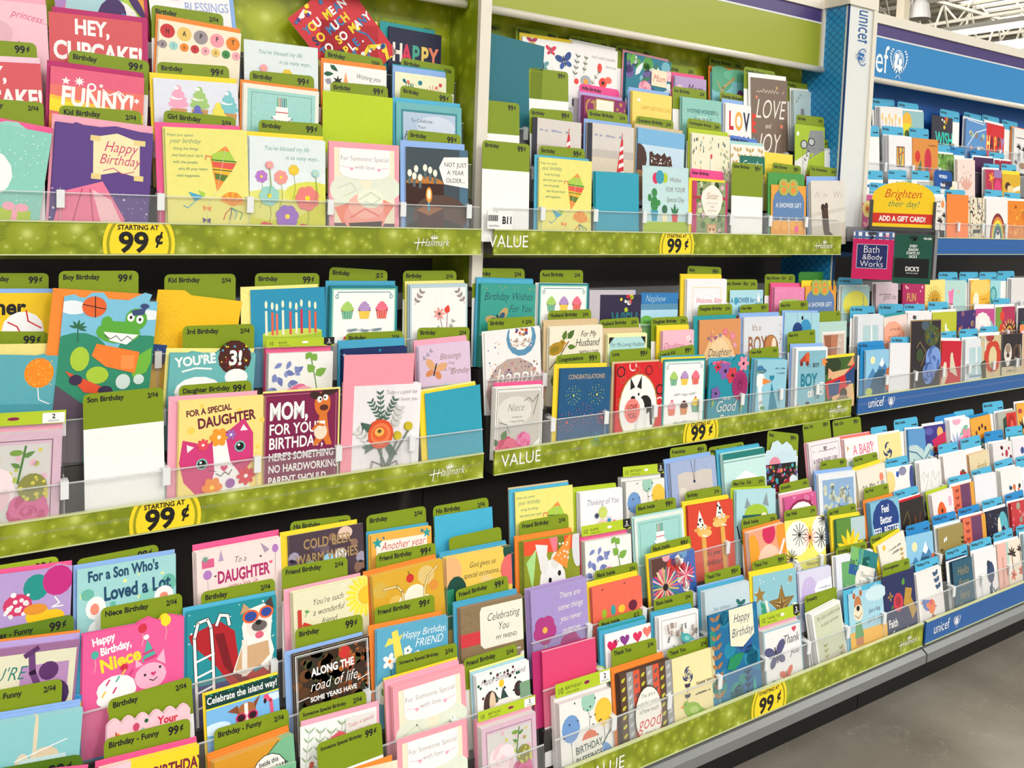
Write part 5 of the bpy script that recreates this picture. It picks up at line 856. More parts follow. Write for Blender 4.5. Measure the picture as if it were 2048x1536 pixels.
# rows nearer
K('LL', 2, 'M', -700, 1200, 850, 930, 'aqua photo card reading big day big dreams good friends', '8cc8cc', lambda p: p.R(0, 0, 1, p.H, '8cc8cc').E(.6, .35, .05, .1, 'e0d0b4').E(.75, .3, .1, .07, 'ddc8a8').E(.5, .4, .05, .07, 'dccdb0').E(.68, .15, .015, .2, 'e0d0b4').R(.58, .3, .9, .68, 'c9dfe2').R(.61, .33, .87, .68, 'e8eceb').M(['big day', 'big dreams', 'good friends'], .73, .45, .07, '5a5a5a', ld=1.5, rot=-.02).L([(.55, .3), (.9, .2)], .008, 'w'), n=5, e=['bl', 'bl'], er=.012, ed=.0, edge='d0e8ec', tg=(-335, 798, 640, 615, '          Birthday - Funny', '2/$4'))
K('LL', 2, 'M', 560, 890, 1115, 745, 'blue and yellow die cut card peeking between stacks', '2a8cc8', lambda p: p.R(0, 0, 1, p.H, '3a9ad0').E(.6, .45, .38, .42, 'f0c81e').E(.55, .45, .26, .3, '7ac4e0').R(.55, .95, .8, 1.15, 'f0c81e').PL([(0, 1.2), (.8, 1.3), (.5, 1.6), (0, 1.8)], '5f8020'), sh=lambda H: [(0, H), (0, -.1), (.3, -.12), (.6, -.02), (.9, .1), (1, .4), (1, H)], bk=.03)
K('LL', 2, 'M', 1100, 1055, 1950, 865, 'pale pink scalloped card with a striped beach umbrella', 'f4c8d2', lambda p: p.PL([(.02, .3), (.1, .16), (.27, .18)], 'f0824a').PL([(.02, .3), (.1, .16), (.08, .29)], 'f6d8c8').PL([(.1, .16), (.27, .18), (.2, .23)], 'f6d8c8').L([(.1, .16), (.15, .35)], .008, '5a3a4a').E(.34, .15, .04, .05, 'd04a6a').E(.46, .1, .025, .025, 'dgr').E(.42, .2, .022, .022, '8ac0b0').T('Your', .72, .18, .13, 'd03048', 'b').T('birthday', .72, .32, .13, 'd03048', 's'), n=2, edge='f6dfe6', tg=(1105, 840, 1960, 595, 'Birthday', '2/$4'), sh=lambda H: SCALL(H, 6, .06, .02))
def d_island(p):
    p.R(0, 0, 1, p.H, '7ab8e8').R(0, 0, 1, .22, '0f3f3a').L([(0, .01), (1, .01)], .03, 'f0e23a').L([(0, .225), (1, .225)], .02, 'f0e23a').T('Celebrate the island way!', .5, .16, .13, 'w', 'c').dots(30, 0, .02, 1, .05, .007, '4ac0b0', 2).E(.12, .5, .2, .08, 'd8ecf8').E(.92, .3, .15, .05, 'd8ecf8').PL([(.42, .4), (.66, .38), (.62, .8), (.48, .8)], 'f2eeea').E(.54, .38, .13, .11, 'a8683a').R(.51, .28, .56, .8, 'f2eeea').PL([(.28, .33), (.42, .28), (.44, .4)], '8a4a2a').PL([(.64, .3), (.74, .22), (.66, .38)], '8a4a2a').E(.46, .46, .075, .065, 'd9386a').E(.62, .46, .075, .065, 'd9386a').E(.46, .46, .055, .048, '3a1a24').E(.62, .46, .055, .048, '3a1a24').E(.53, .6, .04, .035, 'k').L([(.82, .28), (.88, .34), (.9, .6)], .045, 'e85a7a').E(.82, .29, .04, .05, 'e85a7a').E(.8, .33, .02, .035, 'k')
K('LL', 2, 'N', 258, 775, 1000, 558, 'blue sky card reading Celebrate the island way!', '7ab8e8', d_island, edge='f0e23a', e='y', er=.001, ed=0)
def d_road(p):
    p.R(0, 0, 1, p.H, '3a2a20').dots(90, .03, .03, .97, 1.0, .06, ['5a3a20', '4a4a24', '6a4020', '2f3420', '3a2418'], 8).E(.66, .12, .08, .08, 'c8322e').E(.72, .25, .08, .09, 'b03a28').dots(26, .6, .05, .98, .6, .03, ['a8602a', '8a4a24'], 5).fr(.02, .01, 'w').fr(.04, .004, 'w')
    p.T('ALONG THE', .5, .3, .13, 'w', 'b', sx=.85, rot=-.02).T('road of life,', .52, .48, .18, 'w', 's', rot=-.02).T('SOME YEARS HAVE', .5, .6, .08, 'w', 'b', rot=-.02).T('pretty amazing', .5, .76, .15, 'w', 's', rot=-.02).L([(.04, .56), (.18, .54)], .01, 'w').L([(.82, .5), (.96, .46)], .01, 'w')
K('LL', 2, 'N', 1160, 385, 1935, 180, 'dark forest card reading ALONG THE road of life', '3a2a20', d_road, n=3, e='bl', er=.012, ed=.006, edge='cfc8c0', tg=(1180, 115, 1868, -45, 'Birthday', '99¢'))
K('LL', 2, 'P', 275, 130, 1000, -25, 'blue floral card reading Happy Birthday, FRIEND', '5aa8c8', lambda p: p.R(0, 0, 1, p.H, '5aa8c8').T('Happy Birthday,', .66, .17, .125, 'w', 's').T('FRIEND', .72, .3, .14, 'w', 's', sx=1.1).PL([(.2, .06), (.28, .04), (.36, .38), (.3, .42), (.24, .38)], 'f0dc5a').PL([(.1, .22), (.16, .12), (.26, .16), (.2, .2)], 'f0dc5a').PL([(.36, .1), (.3, .2), (.24, .16)], 'f0dc5a').fl(.17, .4, .1, 'w', 'o', 5, .5).fl(.42, .32, .06, 'w', 'nb', 5, .7).fl(.55, .4, .06, 'w', 'nb', 5, .7).fl(.5, .55, .06, 'w', 'nb', 5).fl(.22, .62, .06, 'w', 'nb', 5).heart(.5, .5, .1, 'f08a4a').heart(.65, .52, .08, 'f08a4a').L([(.32, .44), (.33, .8)], .012, 'dgr').L([(.18, .5), (.24, .8)], .01, 'dgr').E(.08, .75, .1, .14, 'w').E(.1, .74, .05, .06, '4a9a5a'), n=3, e='o', er=.016, ed=.006, edge='a8cfe0', tg=('O', 250, 1205, 862, 1065, 'Friend Birthday', '99¢'))
K('LL', 2, 'O', 1130, 1215, 1762, 1070, 'brown kraft card reading Celebrating You MY FRIEND', '8a7454', lambda p: p.R(0, 0, 1, p.H, '8a7454').dots(160, 0, .02, 1, 1.3, .01, '75603f', 4).R(0, .35, 1, .52, 'cf3a42').PL([(.33, .05), (1, .05), (1, .6), (.36, .6), (.3, .54), (.3, .11)], 'eae7d8').M(['Celebrating', 'You'], .67, .25, .145, '3a3a34', 's', ld=1.0).T('MY FRIEND', .72, .52, .075, '3a3a34').E(.66, .78, .15, .12, 'f0ece6').dots(14, .55, .68, .8, .88, .018, '6a5a4a', 3).E(.98, .85, .06, .1, 'f0ece6'), n=3, e=['b', 'b'], er=.014, ed=.004, edge='d8b4b0', tg=(1080, 1030, 1612, 870, 'Friend Birthday', '99¢'))
# front rows, bottom shelf
K('LL', 1, 'M', 1030, 1545, 2040, 1290, 'yellow card reading HAPPY BIRTHDAY! in maroon', 'f0d428', lambda p: p.R(0, 0, 1, p.H, 'f0d428').PL([(0, 0), (.3, 0), (.2, p.H), (0, p.H)], 'f4c8d4').T('HAPPY BIRTHDAY!', .62, .24, .17, '7a1f3a', 'b', sx=.72, rot=-.02).T("LET'S EAT", .66, .45, .17, '7a1f3a', 'b', sx=.72), n=3, e=['pk', 'pk'], er=.008, ed=.0, edge='f6e88a', tg=(1065, 1245, 1948, 1020, 'Birthday - Funny', '99¢'))
ptag('LL', 1, 'M', -560, 1640, 855, 1385, 'Birthday', '99¢', back=.0, ref='big day big dreams card', col='4f7212')
K('LL', 1, 'N', 350, 1480, 1160, 1185, 'green banknote card with a speech bubble about a $100 bill', 'd8982a', lambda p: p.R(0, 0, 1, p.H, 'd8982a').PL([(.35, 1.0), (.4, .3), (.85, 0), (1, 0), (1, 1.0)], '7ab890').L([(.38, .36), (.8, .02)], .012, 'dgr').E(.66, .38, .23, .25, 'k').E(.66, .38, .22, .24, 'f2f1ee').M(['Inside this', 'BIRTHDAY CARD', 'is a', '$100 BILL!'], .66, .26, .085, 'k', 'c', ld=1.2, rot=-.05).T('100', .92, .68, .2, '5aa078', 'b').dots(12, .02, .25, .35, .8, .04, ['c88a24'], 3, True), n=5, e=['o', 'o'], er=.012, ed=.0, edge='f0d8a8', tg=(345, 1145, 1110, 920, 'Birthday - Funny', '2/$4'))
K('LL', 1, 'N', 1230, 1118, 2010, 905, 'white card with red protea flowers and grasses', 'eef0ee', lambda p: [p.sprig(.05 + .15 * i, .6, .12 + .14 * i, .06 + .04 * (i % 3), '9ab48a', 5, .1, .02, .006) for i in range(4)] and p.sprig(.62, .3, .72, .08, '9ab48a', 5, .08, .02, .006).PL([(.28, .5), (.32, .25), (.5, .16), (.6, .22), (.55, .5)], 'e0606a').L([(.3, .4), (.4, .25), (.5, .4), (.56, .25)], .01, '8a1f34').R(.58, .04, .98, .3, 'e4e0dc').M(['Today is special', 'just for you'], .78, .14, .07, 'c03a4a', 's', rot=-.12).L([(.12, .9), (.1, .6), (.14, .45)], .05, 'c8604a').sprig(.35, 1.1, .05, .7, 'dgr', 5, .16, .03), e='lp', er=.014, ed=-.006, tg=(1220, 935, 1905, 740, 'Someone Special Birthday', '2/$4'))
K('LL', 1, 'P', 435, 710, 1172, 488, 'pink cupcake card For Someone Special, rear one of two', 'f2a0ae', d_some, n=4, e=['lp', 'lp', 'y'], er=.012, ed=.003, edge='f6b9c6', tg=(470, 400, 1095, 248, 'Someone Special Birthday', '2/$4'))
K('LL', 1, 'P', 1290, 600, 1830, 432, 'white dog photo card reading Happy Birthday Friend', 'f0f0ee', lambda p: p.T('Happy Birthday Friend', .5, .16, .13, '5a2a3a', 's', rot=-.03, sx=.9).E(.46, .22, .05, .06, 'f2c42e').PL([(.4, .55), (.48, .28), (.6, .5)], '2a4a44').E(.25, .5, .14, .22, '4a3430').E(.28, .5, .06, .2, 'e0c8a8').E(.78, .38, .09, .12, '3a2a2a').R(.8, .3, 1, .6, '7aa080').E(.5, .65, .25, .2, 'ece8e2').dots(26, .02, .02, .98, .45, .02, ['dgr', 'k', '5a2a3a'], 6), n=4, e=['lb', 'ly'], er=.01, edge='dff0f4', tg=(1160, 425, 1705, 258, 'Friend Birthday', '2/$4'))
K('LL', 0, 'P', 480, 1248, 1190, 1025, 'pink cupcake card For Someone Special, front one of two', 'f2a0ae', d_some, edge='f6b9c6')
cpack('LL', 0, 'P', 1345, 1140, 1900, 960, 'cellophane pack of peony cards in the corner pocket', 'd8b9c8', d_peony, 'lp', .15, dark=False, txt='BIRTHDAY')
K('LL', 0, 'N', 1330, 1690, 2170, 1400, 'orange card with a frog shaped die cut top', 'f58a33', lambda p: p.PL([(0, .35), (.12, .14), (.3, .2), (.45, .24), (.6, .2), (.7, .1), (.85, .12), (1, .35), (1, 1.5), (0, 1.5)], 'efe6c8').PL([(.05, .36), (.14, .19), (.3, .27), (.45, .3), (.62, .25), (.72, .16), (.7, .3), (.5, .4), (.3, .4)], '7ab02e'), e=None, tg=(1400, 1290, 2060, 1060, 'Someone Special Birthday', '99¢'), edge='f58a33')
K('LL', 0, 'P', -60, 1580, 520, 1445, 'cream die cut card with green ears at the picture bottom', 'efe6c8', lambda p: p.leaf(.5, .3, .3, .14, -.5, '7ab02e').leaf(.5, .3, .3, .14, -2.6, '7ab02e'))
K('LL', 0, 'N', 360, 1700, 1190, 1470, 'second banknote card low in the corner', '7ab890', lambda p: p.R(.05, .05, .95, p.H, '5fa07a'), n=1)
K('LL', 0, 'M', 320, 1560, 905, 1500, 'hot pink envelope at the bottom picture edge', 'f25c93', None, cn='envelope', nm='envelope', edge='f25c93')
# ================================================================ MIDDLE BAY, top shelf
ptag('MU', 3, 'E', -60, 160, 250, 198, None, '99¢', back=.02, ref='dark teal envelope', white=False)
K('MU', 2, 'E', 100, 248, 596, 372, 'large blank dark teal envelope leaning right', '1f6e7c', None, cn='envelope', nm='envelope', edge='1f6e7c', h=.19)
ptag('MU', 1, 'E', 40, 790, 395, 828, None, '99¢', back=.0, ref='', label='green and white tab right under the dark teal envelope', gh=.62)
ptag('MU', 0, 'E', 100, 1118, 478, 1155, 'Birthday', '99¢', back=.0, ref='', label='green and white tab above the B11 shelf label, middle top shelf', gh=.5)
ptag('MU', 2, 'E', 470, 540, 785, 578, None, '99¢', back=.0, ref='', label='green and white tab beside the dark teal envelope and butterfly card', gh=.62)
K('MU', 3, 'E', 420, 290, 825, 350, 'white card scattered with small butterflies', 'f1f1ee', lambda p: p.bfly(.18, .06, .1, 'b02a5a', 'f0b04a').bfly(.55, .16, .1, 'd93a5a').bfly(.82, .3, .16, '2f4a8c', '3a5aa0', -.3).bfly(.4, .42, .1, '6aa4a8').bfly(.42, .62, .14, '3a2428', 'd9503a').bfly(.95, .95, .1, 'k').T('Birthday', .68, .52, .1, 'e8d8a8', 's'), e='y', n=1, tg=(365, 205, 712, 262, 'Birthday', '99¢'))
K('MU', 3, 'E', 822, 338, 1182, 412, 'white card with red poppies and watercolor blooms', 'f3efee', lambda p: p.T("here's what's beautiful", .68, .2, .075, '5a5a5a', 's').T('about you', .85, .33, .075, '5a5a5a', 's').sprig(.05, .6, .12, .2, '6a7a6a', 4, .08, .03).E(.3, .62, .12, .1, 'a9aeb4').E(.3, .63, .05, .05, 'f0a03c').E(.22, .85, .1, .08, 'c9ccd0').E(.2, .85, .04, .04, 'f0a03c').E(.68, .6, .09, .09, 'e8453a').E(.8, .54, .08, .06, 'f0705a').E(.6, .35, .05, .08, 'e8453a').E(.42, .8, .1, .06, 'e8453a').E(.1, .65, .05, .05, 'e8453a').sprig(.4, .7, .6, .4, '7a8a6a', 3, .06, .02).E(.72, .82, .07, .06, 'b4b8bc').sprig(.25, .5, .3, .2, '7a8a6a', 3, .06, .03).E(.68, .6, .03, .03, 'k'), e='w', n=2, edge='f0eae8', tg=(795, 278, 1115, 330, 'Wife Birthday', '2/$4'))
def d_mompaint(p):
    p.R(0, 0, 1, p.H, '2a7f94').dots(40, 0, 0, 1, 1.3, .1, ['5aa04a', 'e8f0ee', '6a5a9a', '7ab8c8', '2f5a8a'], 4)
    for i in range(9): p.leaf(.1 + .1 * i, .2 + .14 * (i % 4), .3, .1, -1.3 + .35 * (i % 5), ['6ab04a', 'e4ecf0', '3a7a5a'][i % 3])
    p.rose(.42, .55, .16, 'e8809c', 'f4b0bc', 3).rose(.2, .9, .2, 'b9a4dc', 'e0d8f0', 5).rose(.75, .8, .17, '8a2a6a', 'b0508a', 7).rose(.95, .25, .1, 'f0b0bc', 'f6ccd4', 2).R(.55, .18, .9, .46, 'f0e6c8').T('Mom', .72, .38, .17, 'd9305a', 's')
K('MU', 3, 'E', 1255, 420, 1610, 500, 'painted floral card with a cream Mom label', '2a7f94', d_mompaint, e='lp', n=3, er=.008, edge='2a5a78', tg=(1168, 355, 1465, 405, 'Mom Birthday', '99¢'))
K('MU', 3, 'E', 1640, 605, 1890, 640, 'lilac card reading Mom in cursive', 'b79fc8', lambda p: p.R(0, 0, 1, p.H, 'b9a2cc').T('Mom', .62, .35, .3, '5a2a4a', 's').E(.15, .3, .12, .12, 'e8c4cc'), e='pk', n=2, er=.01, tg=(1500, 500, 1805, 540, 'Mom Birthday', '2/$4'), edge='cfc0dc')
K('MU', 3, 'F', 495, 560, 790, 600, 'scalloped teal tree card with an orange owl and balloon', '7fc0c8', lambda p: p.R(0, 0, 1, p.H, '84c4cc').E(.2, .15, .35, .25, '5aa884').E(.7, .05, .4, .12, '6ab894').L([(.15, .9), (.3, .3), (.6, .1)], .05, 'b8a06a').L([(.28, .45), (.15, .2)], .03, 'b8a06a').bal(.76, .42, .11, '7a3a7a', 'k', .2).E(.55, .72, .15, .12, 'e8603a').E(.5, .7, .05, .05, 'w').E(.6, .7, .05, .05, 'w').E(.5, .7, .02, .02, 'k').E(.6, .7, .02, .02, 'k'), e='o', er=.012, n=2, edge='4a9a8a', tg=(475, 452, 735, 500, 'Mommy Birthday', '2/$4'), sh=lambda H: SCALL(H, 10, .03))
def d_lovejoy(p): p.R(0, 0, 1, p.H, '7d6a5c').T('LOVE', .5, .72, .5, 'f2ece0', 's', sx=.85).T('and', .45, .9, .14, 'f2ece0', 's').T('JOY', .45, 1.35, .52, 'f2ece0', 's', sx=.85).scr(.15, .25, .9, .08, 'd8cdbc', .012, 4, .05).scr(.2, 1.6, .85, .06, 'a99a8a', .012, 5, .05).E(.82, .85, .04, .04, 'e8876a').E(.15, .35, .03, .03, 'e8876a').E(.7, .15, .03, .03, 'c8a46a')
K('MU', 2, 'F', 805, 615, 1098, 650, 'tall brown chalk lettered card reading LOVE and JOY', '7d6a5c', d_lovejoy, e='w', er=.012, ed=.002, tg=(752, 530, 1002, 575, 'Wedding Shower', '2/$4'))
K('MU', 3, 'F', 1148, 722, 1372, 745, 'pale blue wedding card with a dress and a suit', 'c3d8d8', lambda p: p.PL([(.25, .4), (.35, .4), (.38, .62), (.5, .95), (.1, .95), (.24, .62)], '8a8f92').PL([(.1, .95), (.24, .62), (.38, .62), (.5, .95)], 'd0d4d4').R(.24, .58, .38, .62, '4a9a8a').PL([(.6, .4), (.9, .4), (.92, .9), (.58, .9)], '24262c').PL([(.7, .4), (.82, .4), (.76, .65)], 'w').L([(.7, .42), (.82, .42)], .02, 'k').sprig(.05, .3, .25, .08, '8a9a9a', 3, .07, .02).sprig(.95, .3, .75, .08, '8a9a9a', 3, .07, .02), e='w', n=3, er=.008, tg=(1085, 645, 1305, 680, 'Wedding', '$2'), edge='dfe8ea')
# third row
ptag('MU', 2, 'E', 878, 665, 1195, 720, 'Wife Birthday', '', col='ee4f93', ref='maroon paisley card', back=.03, white=False)
K('MU', 2, 'E', 915, 762, 1245, 815, 'maroon paisley card with a cream plaque', '8c2a66', lambda p: p.R(0, 0, 1, p.H, '8c2a66').E(.15, .2, .12, .16, 'b98a4a').E(.15, .2, .08, .11, '8c2a66').E(.88, .35, .12, .14, 'c8a060').E(.88, .35, .07, .08, '8c2a66').dots(20, 0, 0, 1, .9, .04, ['b98a4a', 'a9407a'], 4).R(.27, .02, .72, .6, 'go').R(.29, .04, .7, .58, 'f2eedd').T('my wife', .5, .3, .12, '8a6a4a', 's'), e='lv', er=.01, n=4, edge='a4708a')
K('MU', 2, 'E', 1300, 725, 1615, 772, 'yellow card with a blue dachshund', 'f2da6c', lambda p: p.R(0, 0, 1, p.H, 'f2d96e').T('HAPPY BIRTHDAY DAD', .6, .32, .1, 'e0a94a', 'c').L([(.15, .5), (.12, .62), (.25, .68)], .03, '6a78b8').E(.35, .66, .22, .09, '6a78b8').E(.5, .52, .1, .06, '6a78b8').E(.46, .52, .05, .07, '3a3a5a').E(.16, .15, .04, .03, 'w').E(.9, .6, .03, .03, 'w').E(.72, .78, .1, .05, '6a78b8'), e='bl', n=3, er=.01, edge='f2d98a')
K('MU', 2, 'F', 258, 775, 570, 815, 'sage card reading ANOTHER WONDERFUL YEAR OF OUR Son', '8fc8bc', lambda p: p.R(0, 0, 1, p.H, '8fc8bc').E(.5, .6, .4, .3, 'b9dcd2').M(['ANOTHER WONDERFUL', 'YEAR OF OUR'], .52, .26, .1, '2a6a6a', 'c', ld=1.5).T('Son', .68, .48, .16, '2a6a6a', 's').ray(.12, .3, .05, .12, 10, .008, 'cfe8e0').ray(.9, .3, .05, .12, 10, .008, 'cfe8e0'), n=3, e=None, tg=(180, 688, 452, 725, 'Son Birthday', '2/$4'), edge='a9d4ca')
def d_loveyou(p):
    for i, (ch, k) in enumerate(zip('LOVE', ['c8202e', 'f0b04a', '1c2a4a', 'e0402e'])): p.T(ch, .16 + .22 * i, .5, .5, k, 'b', sx=.6)
    for i, (ch, k) in enumerate(zip('YOU!', ['e8a03c', 'c8202e', '1c2a4a', '7ac4cc'])): p.T(ch, .16 + .22 * i, .98, .5, k, 'b', sx=.6)
K('MU', 2, 'F', 605, 822, 880, 862, 'white card reading LOVE YOU in fat colored letters', 'f2f0ee', d_loveyou, n=3, e='bl', er=.012, tg=(560, 730, 815, 780, 'Grandpa Birthday', '2/$4'))
K('MU', 1, 'F', 1160, 990, 1398, 1020, 'green card with sketched black glasses and bow tie', '9ab82e', lambda p: p.R(0, 0, 1, p.H, 'a4c02e').E(.1, .2, .04, .05, 'w').PL([(.5, .1), (.95, .08), (1, .5), (.3, .8)], '8a8f90').E(.3, .42, .12, .1, 'k').E(.3, .42, .09, .08, 'b9c0c0').E(.55, .35, .12, .09, 'k').E(.55, .35, .09, .07, 'b9c0c0').PL([(0, .8), (.5, .55), (.3, 1.3), (0, 1.2)], 'e0e0dc').dots(8, .5, .5, .9, .7, .03, ['lg'], 3), tg=(1170, 915, 1392, 940, 'Birthday', '2/$4'), edge='9ab82e')
# second row
K('MU', 1, 'E', 500, 935, 892, 985, 'lighthouse beach card below the narrow lime tab', 'd6cfc9', d_lighthouse, edge='2c2e3a', tg=(475, 862, 820, 890, 'Birthday', '99¢'))
K('MU', 1, 'E', 942, 978, 1312, 1025, 'lighthouse beach card beside the donut photo card', 'd6cfc9', d_lighthouse, e='bl', n=2, edge='2c2e3a', tg=(942, 870, 1262, 912, 'Brother Birthday', '2/$4'))
K('MU', 1, 'E', 1345, 1018, 1718, 1075, 'photo card of a sprinkled chocolate cupcake', 'bcd8ea', lambda p: p.R(0, 0, 1, p.H, 'c4dcec').R(0, 0, 1, .25, '7ab4dc').E(.02, .48, .18, .24, '4a3028').E(.05, .9, .15, .25, 'b08050').E(.5, .65, .26, .2, '4a2c22').PL([(.26, .6), (.25, .36), (.3, .34), (.36, .4), (.42, .36), (.5, .4), (.57, .34), (.62, .41), (.7, .38), (.74, .5), (.75, .6)], '4a2c22').dots(50, .28, .42, .74, .8, .012, 'w', 4).PL([(.28, .82), (.74, .82), (.66, 1.1), (.36, 1.1)], 'a8683a').E(.85, .95, .12, .1, 'f0f2f4'), e='tn', n=2, edge='4a7a9c', tg=(1328, 925, 1628, 965, 'Grandson Birthday', '2/$4'))
def d_sprinkle(p):
    q = random.Random(4)
    for i in range(90):
        u, v = q.uniform(.02, .98), q.uniform(.02, 1.1)
        if .25 < u < .8 and v > .25 + .3 * abs(u - .5): continue
        p.L([(u, v), (u + .004, v + .045)], .016, q.choice(['7aa84a', '2f5a5a', 'e0b84a', '4a8a9a', 'nb']))
    for r in (.16, .13, .1, .07): p.E(.5, .85 - (.16 - r), r, r * .7, '6a1f3a').E(.5, .86 - (.16 - r), r * .8, r * .5, 'e8dcc8')
    p.R(.48, .45, .51, .72, 'w').E(.5, .4, .02, .05, 'd9304a')
K('MU', 1, 'F', 335, 1062, 640, 1098, 'cream sprinkle card with a maroon sketched cupcake', 'ece8cc', d_sprinkle, e='lg', er=.012, n=2, edge='d8d8c0', tg=(300, 942, 572, 988, 'Granddaughter Birthday', '2/$4'))
K('MU', 1, 'F', 645, 1148, 915, 1172, 'gold leaf patterned card with a green Grandpa plate', 'f0ece4', lambda p: [p.leaf(.08 + .12 * (i % 8), .06 + .13 * (i // 8), .12, .06, .7 + (i % 3) * .8, 'c8a45a') for i in range(40)] and p.R(.26, .22, 1, .58, '1c7060').T('Grandpa', .62, .46, .22, 'w', 's'), e='aq', er=.008, edge='e0d4b4', n=1)
ptag('MU', 1, 'F', 635, 1078, 862, 1120, 'Grandpa Birthday', '', col='5a84d8', ref='Grandpa card', back=.024, label='periwinkle tab reading Grandpa Birthday above the gold leaf card')
K('MU', 1, 'F', 915, 1215, 1142, 1240, 'small plain yellow card behind the green baby shower tab', 'efd94e', lambda p: p.scr(.1, .3, .7, .05, 'd9b42e', .012, 4), edge='efd94e')
K('MU', 1, 'F', 1215, 1170, 1490, 1195, 'white card with an orange monarch butterfly', 'ecebe6', lambda p: p.bfly(.3, .55, .28, 'd9502e', 'c8402a', .5).M(['wishing you', 'all the best'], .62, .45, .09, '9a9a94', 's').sprig(.95, .3, .8, .06, '5a5a54', 3, .06, .02).sprig(.05, .3, .2, .06, '5a5a54', 3, .06, .02).fr(.02, .006, '8a8a84'), n=1, tg=(1235, 1100, 1440, 1122, 'Retirement', '2/$4'))
# front row
o = MB().box(-.03, -.001, -.018, .03, .001, .018).build('shelf_label', mat('white_label', 'f1f1ef', .4)); pz = onrow('U', 0, 'G', 240, 480, -.012); o.location = pz
tag(o, 'white shelf label reading B11 with a barcode', 'shelf label')
print_panel('label_print', o, (0, -.0012, -.018), .06, .036, lambda p: (p.T('B11', .78, .42, .34, 'k', 'b', sx=.85), [p.R(.02 + .026 * i, .14, .02 + .026 * i + (.016 if i % 3 else .01), .34, 'k') for i in range(15)], p.T('Card & Party', .25, .52, .08, 'k'), p.T('Y L', .3, .04, .12, 'k')))
K('MU', 0, 'E', 555, 1255, 975, 1292, 'yellow kite birthday card beside the B11 label', 'e9e27e', d_kite, e='ut', er=.005, ed=.004, n=1, edge='2f9fb8', tg=(552, 1162, 920, 1192, 'Birthday', '99¢'))
K('MU', 0, 'E', 1003, 1372, 1350, 1390, 'blank turquoise envelope left of the cactus card', '2f9fb8', None, cn='envelope', nm='envelope', e='tl', er=.001, edge='1f8f98')
K('MU', 0, 'E', 1380, 1322, 1748, 1345, 'pale blue cactus card reading Wishes for your Special Day', 'b9d8dc', lambda p: p.R(.03, .03, .97, p.H, 'bfdcde').R(.0, .88, 1, p.H, 'a9c22e').E(.28, .19, .07, .09, 'd9305a').E(.47, .18, .07, .08, 'lg').E(.37, .17, .09, .11, '3a9ab4').M(['Wishes', 'FOR YOUR', 'Special Day'], .7, .24, .11, '7a6a5a', 's', ld=1.45).E(.25, .6, .08, .13, '3a8a4a').E(.15, .5, .04, .06, '3a8a4a').E(.25, .42, .06, .07, '3a8a4a').E(.34, .58, .04, .05, '3a8a4a').PL([(.17, .7), (.33, .7), (.3, .87), (.2, .87)], '3a9ab4').E(.47, .68, .06, .07, '3a6a4a').PL([(.4, .76), (.54, .76), (.52, .88), (.42, .88)], 'f0e6c0').PL([(.62, .76), (.76, .76), (.74, .88), (.64, .88)], 'd94a4a').leaf(.69, .78, .2, .06, -1.57, '3a7a4a').leaf(.69, .78, .16, .05, -2.1, '3a7a4a').leaf(.69, .78, .16, .05, -1.0, '3a7a4a'))
def d_sister(p):
    p.R(0, 0, 1, p.H, 'c03a6a').R(.12, 0, 1, p.H, '8a9a6a').dots(70, .12, 0, .95, 1.4, .06, ['5a7a3a', '9ab06a', 'c8d0a4', '3f5a34', 'd8b4c0'], 7).R(0, .3, 1, .36, 'a83a4a').R(.94, 0, 1, p.H, 'c03a6a')
    p.E(.55, .4, .28, .34, 'efe9dd').E(.55, .35, .31, .26, 'efe9dd').T('Sister', .55, .35, .19, 'a9703a', 's').M(['I hope your day', 'is filled', 'with sunshine'], .55, .45, .06, 'a98a6a', 's')
    p.PL([(.4, 1.3), (.45, 1.0), (.42, .82), (.5, .88), (.6, .88), (.68, .82), (.66, 1.0), (.75, 1.5), (.35, 1.5)], 'dca06a').E(.55, .98, .13, .12, 'e4b080').E(.5, .96, .02, .025, 'k').E(.6, .96, .02, .025, 'k').E(.55, 1.03, .05, .04, 'f4e4d4')
K('MU', 0, 'H', 342, 162, 622, 185, 'magenta and green card reading Sister with an orange kitten', '8a9a6a', d_sister, e='y', er=.006, ed=.006, edge='c03a6a')
ptag('MU', 0, 'H', 322, 65, 588, 95, 'Sister Birthday', '', col='ee4f93', ref='kitten card', back=.02)
ptag('MU', 0, 'H', 655, 15, 905, 40, 'Sister Birthday', '99¢', back=.0, ref='', label='green and white tab standing in an empty pocket beside the kitten card', gh=.72)
K('MU', 0, 'H', 968, 195, 1248, 210, 'bottle shaped card reading A SHOWER GIFT, top shelf', 'e8a03c', d_shower, e=['gr', 'gr'], er=.028, ed=.004, sh=SH_SHOWER, edge='e8b46a', tg=(980, 18, 1210, 50, 'Baby Shower', '99¢'))
K('MU', 0, 'H', 1285, 165, 1555, 165, 'cream beach card with a couple embracing', 'd9d3c8', lambda p: p.R(0, 0, 1, p.H, 'dcd6cc').scr(.12, .3, .95, .12, 'b4ac9c', .012, 5, .05).PL([(0, .6), (1, .5), (1, .56), (0, .68)], 'cfc8bc').PL([(0, .85), (1, .78), (1, p.H), (0, p.H)], 'cac2b4').E(.34, .5, .06, .07, '3a2a22').E(.44, .48, .05, .07, '3a2a22').PL([(.3, .55), (.48, .52), (.52, .95), (.66, 1.05), (.4, 1.12), (.33, .9)], '4a3428').L([(.42, 1.1), (.38, 1.35)], .03, '4a3428').L([(.5, 1.08), (.55, 1.3)], .03, '4a3428').scr(.4, 1.5, .75, .03, '8a8274', .008, 3), n=3, e=['bl'], er=.012, edge='e6e2da', tg=(1280, 40, 1495, 68, 'Our Anniversary', '2/$4'), sh=lambda H: SCALL(H, 3, .03))
